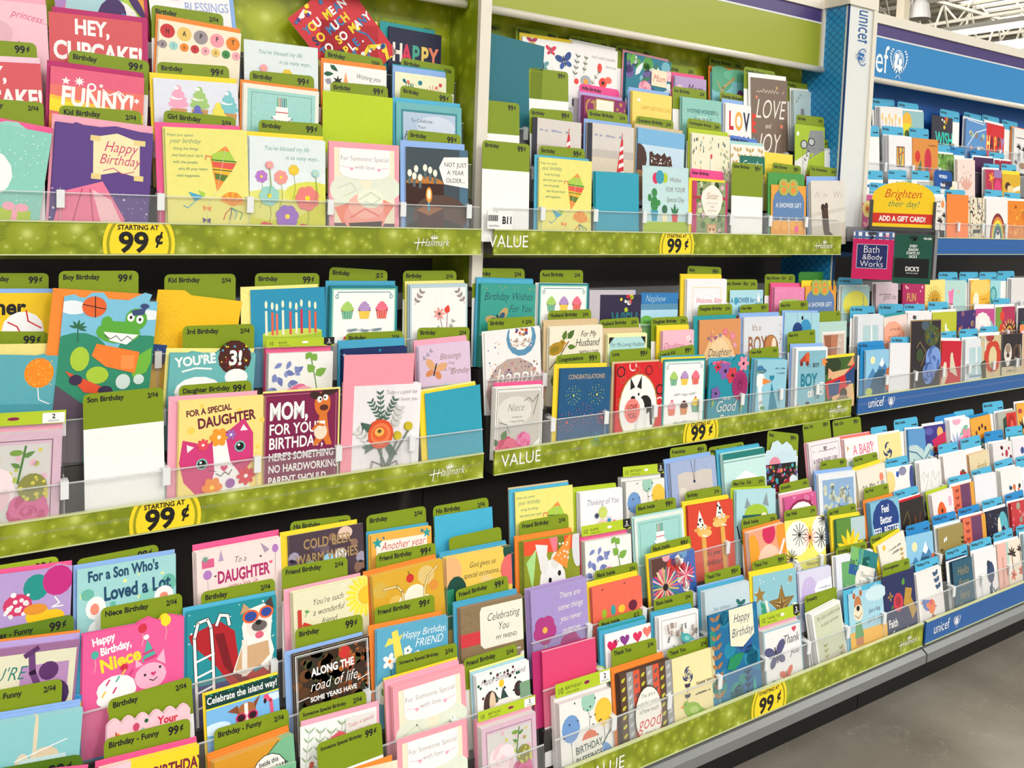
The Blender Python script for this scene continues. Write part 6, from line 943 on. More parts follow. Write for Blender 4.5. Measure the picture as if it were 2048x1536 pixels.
# ================================================================ MIDDLE BAY, middle shelf
K('MM', 2, 'G', 88, 990, 528, 1000, 'teal card reading Birthday Wishes For You with a butterfly', '3aa090', lambda p: p.R(0, 0, 1, p.H, '3a9f90').T('Birthday Wishes', .5, .24, .17, '1f4a5a', 's').T('For You', .72, .42, .16, '1f4a5a', 's').bfly(.34, .56, .2, 'c8a468', 'b8945a', -.4).bfly(.34, .56, .13, '2f5a7a', '5a3a6a', -.4).dots(14, .02, .03, .98, .08, .008, 'c8a468', 2).L([(.1, .8), (.2, .75)], .02, 'c8a468'), n=3, e=['ut', 'b'], er=.014, edge='2a9488', tg=(20, 865, 438, 868, 'Birthday', '2/$4'))
K('MM', 2, 'G', 550, 985, 950, 990, 'cupcake grid card next to the teal butterfly card', 'f4f4f2', d_cups, n=1, edge='e6efec', tg=(560, 880, 905, 880, 'Aunt Birthday', '2/$4'), e='w', er=.001)
K('MM', 2, 'G', 958, 1040, 1320, 1040, 'plain grey lilac card behind the navy wish card', 'c4bcc4', None, e='bl', er=.0, ed=-.004)
K('MM', 2, 'G', 1042, 1078, 1372, 1078, 'dark navy card reading wish with bubbles', '33294a', lambda p: p.R(0, 0, 1, p.H, '2e2844').T('WISH', .6, .62, .42, '1f7a80', 'c', sx=.85).dots(8, .45, .02, .8, .3, .045, ['w', 'y', 'lg', 'r'], 9), edge='33294a')
K('MM', 2, 'G', 1370, 1062, 1665, 1062, 'blue and green landscape card reading Nephew', '3a7cae', lambda p: p.R(0, 0, 1, .22, '2f7ab8').R(0, .22, 1, .34, '5a90b0').R(0, .34, 1, .7, 'aed6ea').E(.15, .6, .2, .15, '6ab04a').E(.5, .62, .22, .12, '7abf5a').R(0, .72, 1, p.H, '5aa83a').T('Nephew', .38, .18, .2, 'a9c8dc', 's').E(.7, .58, .2, .03, 'w').M(['Happy', 'Birthday'], .15, .6, .09, 'k', 's'), n=1, edge='a9c8dc')
K('MM', 2, 'H', 298, 955, 615, 955, 'white card reading Welcome, Baby inside a gold frame', 'eeeef2', lambda p: p.fr(.14, .012, 'ecd79a').T('Welcome, Baby', .54, .42, .13, 'e8505e', 's').leaf(.25, .75, .2, .1, -.6, '8ab0e0').leaf(.55, .75, .2, .08, .2, '8ab0e0').sprig(.6, .7, .85, .55, '5a9a5a', 3, .06, .03), n=3, e=['y', 'y'], er=.014, ed=.008, edge='f0f0f4', tg=(302, 845, 572, 858, 'Baby', '99¢'))
K('MM', 2, 'H', 640, 1042, 905, 1038, 'light blue card reading A SHOWER FOR YOUR BABY BOY', 'a9d4e2', lambda p: p.R(0, 0, 1, p.H, 'addae6').M(['A SHOWER for your', 'BABY BOY'], .5, .26, .15, '2a6a9a', 'c', ld=1.2).E(.18, .22, .06, .08, '4aa0c0').PL([(.8, .25), (.86, .05), (.92, .25)], 'w').PL([(.75, .28), (.97, .28), (.9, .36)], '3a8a9a').R(.12, .52, .32, .62, 'd93a3a').E(.16, .64, .04, .04, 'k').E(.28, .64, .04, .04, 'k'), tg=(590, 955, 860, 955, 'Baby Shower - Boy', '2/$4'), e=None)
K('MM', 2, 'H', 998, 1018, 1245, 1020, 'pink quilted card with a white plaque and green trim', 'e884b0', lambda p: p.R(0, 0, 1, p.H, 'e88ab4').dots(90, 0, 0, 1, 1.2, .014, 'f0a4c8', 3).R(.16, .28, .82, .7, 'f6f2ee').E(.5, .28, .33, .03, 'a4c46a'), n=3, e=['pk', 'pk'], er=.012, edge='f0a0c4', tg=(920, 912, 1160, 915, 'Baby Shower - Girl', '$2'))
K('MM', 2, 'H', 1235, 1005, 1490, 1005, 'bottle shaped card reading A SHOWER GIFT, middle shelf', 'e8a03c', d_shower, sh=SH_SHOWER, edge='e8b46a', e='y', er=.02, ed=.004)
ptag('MM', 2, 'H', 1190, 895, 1430, 895, None, '', back=.03, ref='lower shower gift card', col='3f8a34', white=False)
# second row
K('MM', 1, 'Q', 95, 225, 665, 165, 'white cake photo card with happy in iced script', 'ecebea', lambda p: p.A(0, -.05).E(.5, .98, .5, .5, 'b8a49c').dots(160, .06, .55, .98, 1.4, .014, ['8a7068', 'd0b8a8', 'c86a7a', '6a5a8a', 'e8c8a0'], 6).E(.65, .2, .27, .27, '5a90b4').E(.64, .14, .21, .24, 'f2efec').dots(60, .46, .2, .84, .34, .012, ['b8988a', 'd8b8a8'], 3).dots(40, .55, .0, .76, .16, .025, ['d9303a', 'f0a03c', '3a5ab0', 'w'], 4).T('happy', .52, .88, .38, 'f6f4f2', 's', sx=1.05).dots(10, .05, .1, .35, .6, .012, ['d94a3a', '3a5a9a', 'f0a03c'], 2), tg=(130, 90, 612, 62, 'Birthday', '↑ 2/$4'), e='w', er=.001, rad=.04)
K('MM', 1, 'Q', 765, 178, 1308, 155, 'cream card For My Husband with an olive bird', 'ece6d0', lambda p: p.bird(.12, .32, .15, 'b08a1e', '8f7a1a').leaf(.25, .2, .16, .09, -1.2, '5a7a2a').leaf(.33, .18, .18, .1, -.8, '4a6a2a').leaf(.33, .3, .16, .08, .05, '5a7a2a').L([(0, .62), (.2, .42), (.35, .22)], .015, '6a4a34').leaf(.5, .55, .14, .08, -1.5, '5a7a2a').leaf(.05, .72, .2, .1, 1.2, '5a7a2a').T('For My', .72, .16, .13, '3a3a34', 's').T('Husband', .7, .3, .165, '3a3a34', 's').T('WITH LOVE', .74, .42, .075, '3a3a34'), n=3, e=['tn', 'tn', 'tn'], er=.012, ed=.004, edge='f6f0dc', tg=(748, 10, 1190, -10, 'Husband Birthday', '2/$4'))
K('MM', 1, 'Q', 1362, 250, 1762, 238, 'pale yellow photo corner card For My Loving Husband', 'f0ecb0', lambda p: p.R(.04, .06, .95, p.H, 'b4dcda').PL([(.03, .06), (.16, .06), (.03, .2)], 'k').PL([(.84, .06), (.96, .06), (.96, .2)], 'k').T('For My Loving Husband', .5, .24, .115, '3a4a5a', 's').T('I am so glad', .5, .42, .1, '3a4a5a', 's'), n=3, e=['tn', 'tn'], er=.014, ed=.006, edge='f4f0c0', tg=(1275, 100, 1680, 70, 'Husband Birthday', '2/$4'))
K('MM', 1, 'R', 30, 218, 348, 205, 'pink card reading Daughter with a small flower', 'f0b8c6', lambda p: p.R(0, 0, 1, p.H, 'f0bccb').T('Daughter', .35, .42, .22, 'c06a80', 's').scr(.45, .55, .85, .05, 'd08a9c', .01, 4).fl(.82, .18, .07, 'w', 'sal', 5).leaf(.86, .25, .08, .05, .5, '6a8a4a'), n=3, e=['y', 'y'], er=.014, ed=.006, edge='f6ccd6', tg=('H', 10, 1262, 302, 1248, 'Daughter Birthday', '2/$4'))
K('MM', 1, 'R', 405, 105, 828, 85, 'peach card reading Daughter inside a flower wreath', 'd9925e', lambda p: p.R(0, 0, 1, p.H, 'd9945c').E(.48, .8, .4, .55, 'ecc08a').E(.48, .8, .3, .48, 'f0cfa0').T('Daughter', .48, .62, .19, '2a2a2a', 's').fl(.62, .22, .08, 'e0708a', 'lp', 5).fl(.8, .3, .09, 'e8849c', 'lp', 5).fl(.85, .45, .06, 'e8a0b0', 'lp', 5).dots(10, .2, .2, .55, .35, .03, ['c87a9a', '8a7aa8', 'e8a06a'], 3).R(.6, .85, .85, 1.0, '4a7a84'), n=1, e='tl', er=.014, ed=.01, edge='c8784a', tg=('H', 385, 1160, 658, 1150, 'Daughter Birthday', '2/$4'))
K('MM', 1, 'R', 862, 75, 1255, 60, "pale grey card reading It's a BOY! with an oval photo", 'd9dce2', lambda p: p.R(0, 0, 1, p.H, 'dadde3').T("It's a", .32, .24, .16, '9a6a4a', 'r', sx=.8).T('BOY!', .38, .62, .4, '9a6a4a', 'c', sx=.85).E(.7, .58, .2, .26, '6a3a1e').E(.7, .55, .17, .22, 'c08048').E(.78, .5, .06, .12, 'f0dcc8').dots(14, .93, .03, .97, 1.0, .014, 'b8503a', 2).leaf(.15, .85, .4, .14, -.1, '2a7a8a').leaf(.2, .78, .35, .1, .2, '4a9aa8'), e=['bl', 'bl'], er=.01, ed=.006, n=1, tg=('H', 720, 1160, 948, 1145, 'New Baby', '99¢'))
K('MM', 1, 'R', 1280, 25, 1635, 28, 'aqua baby mobile card with a navy circle', 'a0cfdf', lambda p: p.R(0, 0, 1, p.H, 'a4d2e0').L([(.35, 0), (.37, .3)], .008, '6a8a9a').L([(.75, 0), (.77, .3)], .008, '6a8a9a').E(.6, .32, .17, .2, '3a94c4').E(.37, .32, .14, .14, '1f3f7a').E(.48, .58, .26, .2, 'efb480').R(.2, .6, .8, .8, 'efb480').E(.5, .1, .03, .04, 'k'), e='bl', er=.008, ed=.004, tg=('H', 1035, 1135, 1265, 1122, 'Baby Boy', '99¢'))
K('MM', 1, 'R', 1622, 125, 1912, 110, 'sage bordered card with a photo of tiny feet', 'b4d4cc', lambda p: p.R(.14, .22, .95, p.H, 'ece8e4').R(.17, .28, .92, .95, 'cbb4a8').PL([(.2, .3), (.5, .3), (.48, .95), (.3, .95)], '9a5f45').PL([(.45, .3), (.7, .3), (.62, .95), (.45, .9)], 'b9795a').M(['The', 'One', 'I Love'], .75, .45, .1, 'f4f0ec', 's', ld=1.5), tg=('H', 1350, 1212, 1525, 1205, None, '2/$4'))
# front row
K('MM', 0, 'Q', 215, 800, 700, 770, 'cream Niece card with pink roses in a silver border', 'e9e6e0', lambda p: p.fr(.03, .008, '4a4a44').R(.06, .08, .94, p.H, 'c9c4bc').E(.4, .42, .36, .26, 'dcd9d2').T('Niece', .42, .42, .19, '8a8a84', 's').M(['wishing you', 'a happy birthday'], .45, .54, .06, '5a5a54', 's').L([(.6, .25), (.7, .2), (.78, .28), (.9, .15), (.86, .3), (.8, .5)], .012, '6a6458').L([(.1, .6), (.25, .65), (.3, .8)], .012, '6a6458').rose(.25, 1.1, .27, 'c22a5a', 'e05a84', 3).rose(.6, .95, .17, 'd93a8a', 'e87ab0', 5).rose(.55, 1.35, .22, 'b01f44', 'd94a6a', 7).leaf(.15, .9, .18, .12, -1.1, '4a7a3a').leaf(.05, 1.0, .14, .1, -2, '3f6a34').PL([(.65, 1.15), (.95, .9), (.95, 1.0), (.7, 1.3)], 'eeece8').L([(.85, 1.1), (.78, 1.5)], .03, 'eeece8'), n=5, e='pk', er=.012, ed=-.009, edge='efece6')
ptag('MM', 0, 'Q', 215, 645, 718, 625, 'Niece Birthday', '', col='e05088', ref='Niece card', back=.03)
def d_congrats(p):
    p.R(0, 0, 1, p.H, '1f5580').T('CONGRATULATIONS!', .52, .17, .1, 'b8a080', 'c', sx=1.0)
    for u, v, r, ks in ((.27, .42, .14, ['5aa0a8', 'b8c86a']), (.72, .42, .15, ['5aa0a8', 'c8d06a']), (.48, .72, .17, ['d9506a', '7a6a9a']), (.14, .82, .15, ['c8508a', '5a7ab0', 'd9605a']), (.82, .78, .1, ['9a5a8a', 'd9606a']), (.35, 1.25, .12, ['8a5a9a']), (.7, 1.1, .1, ['5aa0a8'])):
        for j, rr in enumerate((r, r * .75, r * .45)):
            for i in range(14 - 3 * j): t = 2 * PI * i / (14 - 3 * j) + j; p.E(u + rr * math.cos(t), v + rr * math.sin(t), .008, .01, ks[(i + j) % len(ks)], 0, 6)
        p.E(u, v, .02, .022, ks[-1], 0, 8)
    p.PL([(.5, 1.42), (.5, 1.3), (.55, 1.25), (.6, 1.3), (.6, 1.42)], '142c44')
K('MM', 0, 'Q', 875, 598, 1395, 582, 'navy fireworks card reading CONGRATULATIONS', '1f5580', d_congrats, n=1, e='y', er=.012, ed=.008, edge='3a6a90', tg=(830, 465, 1285, 425, 'Congratulations', '99¢'))
K('MM', 0, 'Q', 1450, 560, 1922, 535, 'red ring patterned card with a LOVE YOU dog', 'd5232a', lambda p: [p.E(u, v, r, r, k).E(u, v, r * .75, r * .75, 'd5232a') for u, v, r, k in ((.1, .12, .09, 'k'), (.15, .25, .06, 'b8603a'), (.35, .04, .08, 'w'), (.45, .1, .06, 'b8603a'), (.7, .12, .08, '5a1f1a'), (.95, .45, .09, 'k'), (.95, .65, .08, 'w'), (.15, 1.3, .1, 'w'), (.08, 1.2, .06, 'b8603a'), (.4, 1.42, .08, '5a1f1a'), (.8, 1.3, .08, 'b8603a'), (.7, 1.5, .08, 'b8603a'), (.05, .6, .06, 'b8603a'), (.95, .05, .05, 'b8603a'))] and p.E(.48, .72, .425, .56, 'b8843a', 0, 26).E(.48, .72, .4, .54, 'f3f1ee', 0, 26).E(.62, .68, .15, .16, 'k').E(.5, .75, .12, .2, 'f0eeec').L([(.74, .7), (.77, 1.0)], .05, 'k').L([(.63, .75), (.62, 1.12)], .06, 'e8e6e4').L([(.46, .85), (.42, 1.12)], .06, 'dedcd8').E(.42, .48, .14, .12, 'f0eeec').PL([(.3, .42), (.3, .22), (.4, .38)], 'k').PL([(.44, .38), (.54, .2), (.54, .42)], 'k').E(.48, .5, .02, .025, 'k').E(.36, .56, .05, .04, 'k').E(.35, .76, .17, .2, 'f0827a').T('LOVE', .35, .74, .12, '7a1f24', 'c').T('YOU', .35, .88, .12, '7a1f24', 'c'), n=2, e='tn', er=.008, ed=.002, edge='c02228', tg=(1385, 410, 1800, 385, 'Love', '99¢'))
K('MM', 0, 'R', 35, 508, 470, 490, 'cupcake grid card near the middle price badge', 'f4f4f2', d_cups, e=['y', 'b'], er=.006, edge='2a7a74', tg=(-20, 425, 348, 348, 'Love to Kid', '99¢'))
K('MM', 0, 'R', 505, 560, 912, 545, 'teal card reading FOR MY Good Friend with magenta flowers', '1f8ea2', lambda p: p.R(0, 0, 1, p.H, '1f8ea2').L([(.1, -.02), (.3, -.04), (.5, .0)], .05, 'e86a8a').fl(.22, .05, .1, 'c8304a', 'k', 6).fl(.4, .12, .16, '8a5aa8', 'k', 6, .6).fl(.58, .2, .15, 'd03a4a', 'k', 6, .6).fl(.85, .0, .14, 'f090a8', 'k', 6, .5).E(.78, .38, .2, .27, 'a82a6a').ray(.78, .38, .03, .2, 18, .01, '7a1f50').fl(.17, .5, .12, '7a5aa0', 'k', 5, .7).leaf(.12, .6, .15, .06, 1.8, '8ab04a').leaf(.85, .65, .2, .08, 1.8, '8ab04a').T('FOR MY', .45, .62, .08, 'w', 'c').T('Good', .42, .82, .27, 'f4f0e6', 's').T('Friend', .52, 1.06, .27, 'f4f0e6', 's').E(.28, 1.35, .27, .22, '9a2f6a').E(.3, 1.33, .15, .12, 'b04a80').fl(.85, 1.2, .09, 'd03a5a', 'k', 5), n=1, e='b', er=.022, ed=-.006, edge='1f8ea2', sh=lambda H: [(0, H), (0, .02), (.12, .0), (.2, -.06), (.45, -.1), (.6, -.06), (.7, -.16), (.85, -.17), (.97, -.1), (1, .0), (1, H)])
K('MM', 0, 'R', 1000, 512, 1305, 512, 'light blue stork card carrying a heart bundle', '8cc4d8', lambda p: p.R(0, 0, 1, p.H, '92c8da').dots(90, 0, 0, 1, 1.8, .008, 'a9d4e2', 3).E(.12, .45, .15, .16, 'f0f2f2').L([(.1, .5), (.16, .95), (.2, 1.1)], .12, 'f0f2f2').PL([(.2, .4), (.5, .48), (.2, .55)], 'f08a3a').E(.14, .24, .17, .06, '2a6a9a').E(.1, .2, .12, .08, '3a7aa8').L([(.0, .27), (.25, .25)], .02, '8ab04a').PL([(.5, .5), (.42, 1.2), (.55, 1.6), (.7, 1.6), (.78, 1.2)], '1f84a0').heart(.5, .4, .09, '1f84a0').E(.58, 1.32, .09, .09, 'f4f2ee').heart(.62, 1.5, .06, 'f4f2ee').L([(.0, 1.3), (.2, 1.6), (.2, 1.9)], .14, 'eeeeec').E(-.1, 1.75, .35, .25, '2a7aa4').R(.16, 1.02, .3, 1.1, '5a9a5a').scr(.55, .2, .95, .04, '3a5a7a', .01, 2).scr(.65, .3, .95, .04, '3a5a7a', .01, 3), n=4, e='b', er=.006, ed=.004, edge='a9d4e0', tg=(918, 402, 1215, 368, 'New Baby', '2/$4'))
K('MM', 0, 'R', 1395, 390, 1718, 380, 'white and blue card reading oh BOY Boy oh Boy', 'e9edf0', lambda p: p.R(.07, .06, .95, p.H, '84b8c8').T('oh', .42, .4, .12, '2a7a9a', 'r', rot=0).T('BOY', .64, .4, .12, '24404c', 'b').T('BOY', .42, .78, .36, '1f7a90', 'b', sx=.8).T('oh', .5, 1.0, .26, 'f4ece0', 'b', sx=.8).T('Boy', .55, 1.35, .36, '4a3048', 'b', sx=.85).T('baby', .78, .9, .18, '24404c', 'r', rot=-1.5).T('OH', .9, .85, .2, 'f4ece0', 'b', rot=-1.5).PL([(.1, .28), (.3, .12), (.4, .28)], 'b8402e').R(.3, .1, .42, .3, 'd9602e').E(.18, .32, .05, .05, '7a2a1e').E(.36, .32, .05, .05, '7a2a1e').fl(.9, .3, .1, 'f0904a', 'o', 5).star(.1, 1.2, .1, 'd98a6a').leaf(.85, 1.3, .25, .12, 1.5, 'c8602e'), n=5, e='bl', er=.014, ed=.002, edge='f2f4f6', tg=(1305, 228, 1590, 195, 'Baby Boy', '2/$4'))
K('MM', 0, 'R', 1690, 500, 1992, 468, 'photo card of a dog in red rimmed sunglasses', '4a6a2e', lambda p: p.R(0, 0, 1, p.H, '3f5f28').E(.15, .15, .4, .2, '2a3a1e').E(.2, 1.4, .4, .25, '6a9a3a').PL([(.2, .3), (.9, .25), (1, .9), (.9, 1.6), (.3, 1.6), (.25, .9)], 'dcb484').PL([(.1, .45), (.12, .2), (.35, .35)], 'e0a880').PL([(.75, .2), (.95, -.02), (1, .2)], 'd89a6a').PL([(.0, .5), (.65, .38), (1, .15), (1, .5), (.55, .75), (.1, .85)], 'd0282a').PL([(.1, .55), (.5, .47), (.45, .78), (.15, .82)], '24467a').PL([(.68, .38), (1, .22), (1, .58), (.72, .6)], '24467a').E(.62, .78, .13, .12, '3a2c28').E(.6, 1.1, .3, .3, '8a7a68').E(.6, 1.12, .15, .18, 'b0503a').E(.85, 1.5, .4, .16, 'f0d42e').E(.95, 1.45, .25, .12, '2a7ac0'), e='y', er=.01, ed=-.004, edge='cfcac4')
# ================================================================ MIDDLE BAY, bottom shelf
K('ML', 4, 'S', 255, 435, 845, 355, 'yellow kite birthday card at the top of the bottom shelf', 'e9e27e', d_kite, e=['ut', 'tn'], er=.012, ed=.006, n=1, edge='2a84a4')
K('ML', 4, 'S', 922, 440, 1355, 388, 'white card reading Thinking of You with dandelion dots', 'f0f0f2', lambda p: p.T('Thinking of You', .52, .25, .15, '6a5a84', 's').E(.52, .4, .1, .1, 'c9d86a').ray(.52, .4, .08, .13, 20, .008, 'b4c84a').E(.5, .66, .12, .1, 'f4d06a').ray(.5, .66, .1, .15, 20, .01, 'f0a8a8').E(.34, .64, .06, .06, 'f4e4a0').E(.66, .55, .04, .04, '3a8ac0').ray(.66, .55, .05, .09, 12, .006, '9a9a9a').E(.78, .6, .04, .05, 'e85a8a').star(.37, .44, .07, 'nb', 8), n=5, e=['lg', 'lg'], er=.014, ed=.004, edge='f4f4f8')
cpack('ML', 4, 'S', 1390, 330, 1785, 285, 'cellophane pack of painted balloon cards under the VALUE strip', 'f3f0ea', d_balloons, 'w', .19, dark=True, txt='BIRTHDAY')
K('ML', 4, 'T', 205, 345, 665, 262, 'slate blue card with a torn tag reading I\'m so glad', '9fb0d4', lambda p: p.R(0, 0, 1, p.H, 'a0b0d4').PL([(.14, .2), (.3, .17), (.5, .2), (.7, .17), (.9, .2), (.92, .9), (.16, .9)], 'd0c6be').L([(.44, .0), (.5, .33), (.54, 0)], .01, '4a4a44').E(.5, .34, .025, .025, 'nb').T("I'm so glad", .54, .52, .1, '6a6a64', 's').E(.24, .48, .08, .08, 'e0d8c8'), n=3, e=['bl', 'bl'], er=.012, ed=.004, edge='b9c4dc', tg=(202, 188, 580, 138, 'Friendship', '99¢'))
K('ML', 4, 'T', 745, 250, 1172, 178, 'mint card reading miss in script under a teal edge', 'bfe2de', lambda p: p.R(0, 0, 1, .1, '1f7a74').R(0, .1, 1, p.H, 'c3e4e0').L([(0, .14), (1, .14)], .01, '1f6a64').E(.5, .6, .36, .25, 'f4f4f4').E(.5, .42, .12, .1, 'f4f4f4').T('miss', .5, .68, .2, '6a7a8a', 's'), n=4, e=['ut', 'b'], er=.014, ed=.004, edge='b4dcd8', tg=(598, 180, 960, 118, 'Miss You', '$2'))
def d_vintage(p):
    p.R(0, 0, 1, p.H, 'c4dce6').E(.3, .25, .18, .16, 'e08aa0').R(.02, .24, .96, .75, '24181c').dots(60, .02, .26, .96, .74, .04, ['2a7a4a', 'f08a4a', '4ab0c0', 'a82a3a', '6a5aa0', 'd95a8a'], 4).PL([(.2, .8), (.8, .5), (.96, .75), (.9, .95), (.3, .95)], '9a1f2e').E(.85, .6, .12, .1, 'e0eaf0')
K('ML', 4, 'T', 1175, 240, 1500, 205, 'cloud topped card with a dark floral baby carriage', 'c9dfe8', d_vintage, edge='dce8ec', tg=(1205, 5, 1522, 40, 'Baby', '99¢'), sh=lambda H: [(0, H), (0, .1), (.06, -.05), (.18, -.06), (.25, -.2), (.42, -.24), (.55, -.14), (.7, -.2), (.85, -.1), (.92, .02), (1, .1), (1, H)])
K('ML', 4, 'T', 1620, 140, 1945, 75, 'white ornate card reading A NEW BABY GIRL TO LOVE', 'efe4e8', lambda p: p.fr(.06, .008, '6a5a60').M(['A NEW BABY GIRL', 'TO LOVE'], .5, .42, .13, '7a6a74', 'c', ld=1.3).heart(.5, .15, .06, '8a7a84').scr(.12, .2, .88, .05, '6a5a60', .01, 3, .06), n=3, e='lp', er=.002, edge='f4d4dc', tg=(1560, -55, 1840, -110, 'Baby Girl', '99¢'))
K('ML', 4, 'Y', 205, 510, 545, 455, 'white card reading A BABY Girl! with a pink dotted edge', 'f0ecee', lambda p: p.M(['A BABY', 'Girl!'], .55, .3, .26, 'e8889c', 'c', ld=1.15).PL([(.06, .12), (.13, .16), (.07, .22)], 'd9a05a').R(.08, .4, .2, .55, 'a9d4b4').heart(.78, .12, .03, 'e05a7a').dots(14, .02, .02, 1, .8, .012, ['e8a4b4', 'a9b4d4'], 5), n=4, edge='ee7f86', e=['sal', 'lp'], er=.012, tg=(85, 315, 372, 268, 'Baby Girl', '99¢'))
# fourth row (r3)
def d_westie(p):
    p.R(0, 0, 1, p.H, '8a9424').R(0, 0, 1, .2, 'e8502e').PL([(.04, .3), (.22, .12), (.14, .7)], 'a9d88a').PL([(.45, 0), (.62, 0), (.55, .3)], 'ec7a8a').R(.6, 0, .72, 1.4, '6a7a1e').PL([(.2, .06), (.42, .1), (.38, .4), (.28, .4)], 'e6e4e4')
    p.A(0, -.12)
    p.E(.5, .78, .24, .36, 'ecebe8').E(.35, .48, .08, .14, 'e4e2de').E(.55, .45, .08, .12, 'dedcd8').E(.45, .72, .03, .04, 'k').E(.62, .64, .03, .04, 'k').E(.54, .88, .055, .06, '2a2424').E(.54, .98, .12, .1, 'f4f2f0').PL([(.5, .42), (.86, .08), (.76, .6)], 'f0903a').dots(18, .6, .2, .8, .5, .014, 'w', 4).E(.88, .06, .09, .08, 'e8602e').E(.96, .3, .1, .3, 'd8d8dc')
K('ML', 3, 'S', 345, 945, 910, 850, 'green party card with a white terrier in a dotted hat', '8a9424', d_westie, n=5, e=['o', 'o'], er=.014, ed=.006, edge='b4c46a', tg=(300, 735, 800, 645, 'Friend Birthday', '2/$4'))
cpack('ML', 3, 'S', 970, 945, 1442, 858, 'cellophane pack of rose and bluebell note cards', 'f6f5f0', d_floralpack, 'pk', .17, dark=True, txt='BLANK')
K('ML', 3, 'S', 1475, 700, 1978, 605, 'aqua tiered cake card with small bunting', 'dfe6e0', d_cake, e='aq', er=.006, edge='dfe6e0', tg=(1490, 560, 1900, 478, 'Blank Inside', '99¢'))
def d_giraffe(p):
    p.R(0, 0, 1, p.H, 'd6452f')
    for u, v in ((.3, .4), (.72, .28)):
        p.L([(u + .02, v + .1), (u + .08, 1.5)], .09, 'e0a850').L([(u - .03, v + .15), (u + .03, 1.5)], .02, 'b8742e').E(u, v, .13, .1, 'e8b45a').E(u + (-.08 if u > .5 else .08), v + .05, .12, .06, 'efc070').E(u - .03, v - .05, .03, .035, 'w').E(u + .05, v - .05, .03, .035, 'w').E(u - .03, v - .05, .01, .012, 'k').E(u + .05, v - .05, .01, .012, 'k').E(u - .14, v - .02, .05, .025, 'e0a050').E(u + .14, v - .02, .05, .025, 'e0a050').PL([(u - .12, v - .05), (u - .06, v - .32), (u + .04, v - .1)], 'f4f2ee').dots(7, u - .1, v - .22, u, v - .08, .018, 'k', int(u * 9)).L([(u, v + .08), (u + .1, v + .1)], .02, 'w')
    p.M(["It's your", 'birthday!'], .52, .8, .12, 'k', 's', ld=1.2)
K('ML', 3, 'T', 385, 785, 845, 708, "red giraffe card reading It's your birthday!", 'd6452f', d_giraffe, n=2, e=['y', 'y'], er=.014, ed=.004, edge='c83a44', tg=(358, 635, 728, 568, 'Birthday', '2/$4'))
K('ML', 3, 'T', 885, 622, 1285, 600, 'light blue card with a green masked cat', 'a9d4dc', lambda p: p.R(0, 0, 1, p.H, 'aed6de').PL([(.2, .3), (.26, .12), (.4, .34)], '8a9aa0').PL([(.66, .25), (.76, .05), (.82, .3)], '8a9aa0').E(.5, .4, .3, .16, 'a4c43a').R(.15, .42, .8, .68, '1f5a64').E(.3, .56, .09, .09, 'f0e8c4').E(.7, .48, .09, .09, 'f0e8c4').E(.3, .56, .035, .035, 'k').E(.7, .48, .035, .035, 'k').E(.5, .78, .33, .12, 'b4cc5a').L([(.02, .6), (.08, .8), (.2, .95)], .03, 'k'), n=3, e='lg', er=.012, ed=.004, edge='b9dce2', tg=(835, 515, 1178, 468, 'Miss You - Kid', '2/$4'))
K('ML', 3, 'T', 1375, 702, 1698, 632, 'magenta flower card with a white scalloped plaque', 'd0508a', lambda p: p.R(0, 0, 1, p.H, 'd0568e').dots(24, 0, 0, 1, .4, .04, ['e08ab0', 'c03a7a'], 3).E(.5, .38, .42, .3, '8a1f44').E(.5, .4, .38, .27, 'f2eef0'), n=2, e=['lp', 'w'], er=.016, ed=.004, edge='f0a0bc', tg=(1320, 560, 1622, 488, 'Sympathy', '2/$4'))
K('ML', 3, 'Y', -60, 870, 318, 822, 'white bordered blue world map card', 'e2e5ea', lambda p: p.R(.1, .1, .94, p.H, '8aacd0').dots(50, .15, .2, .85, .8, .05, ['c4ccb8', '9ab8d4', 'd0d0b4'], 3).E(.8, .75, .06, .12, '3a4a5a').L([(.1, .8), (.5, 1.1), (.9, 1.2)], .015, '4a5a6a').scr(.6, .3, .85, .05, '4a5a7a', .01, 2), n=2, e=['bl', 'bl'], er=.012, ed=.0, edge='b4c8e0', tg=(-40, 730, 230, 690, 'Love', '99¢'))
K('ML', 3, 'Y', 330, 840, 620, 745, 'cream Get Well Soon card with an orange topped vase', 'e8e2d2', lambda p: p.R(0, .55, 1, p.H, 'b0b0b4').PL([(0, .5), (.5, .55), (1, .35), (1, .6), (0, .6)], 'e8e2d2').scr(.15, .38, .72, .07, '4a4a44', .012, 5).R(.78, .35, .9, .75, 'a0a4aa').E(.83, .26, .07, .09, 'f0866a').E(.2, .75, .2, .12, 'dcdcdc'), n=2, e=['y', 'y'], er=.014, ed=.006, edge='d8d4ca', tg=(295, 690, 545, 630, 'Get Well', '2/$4'))
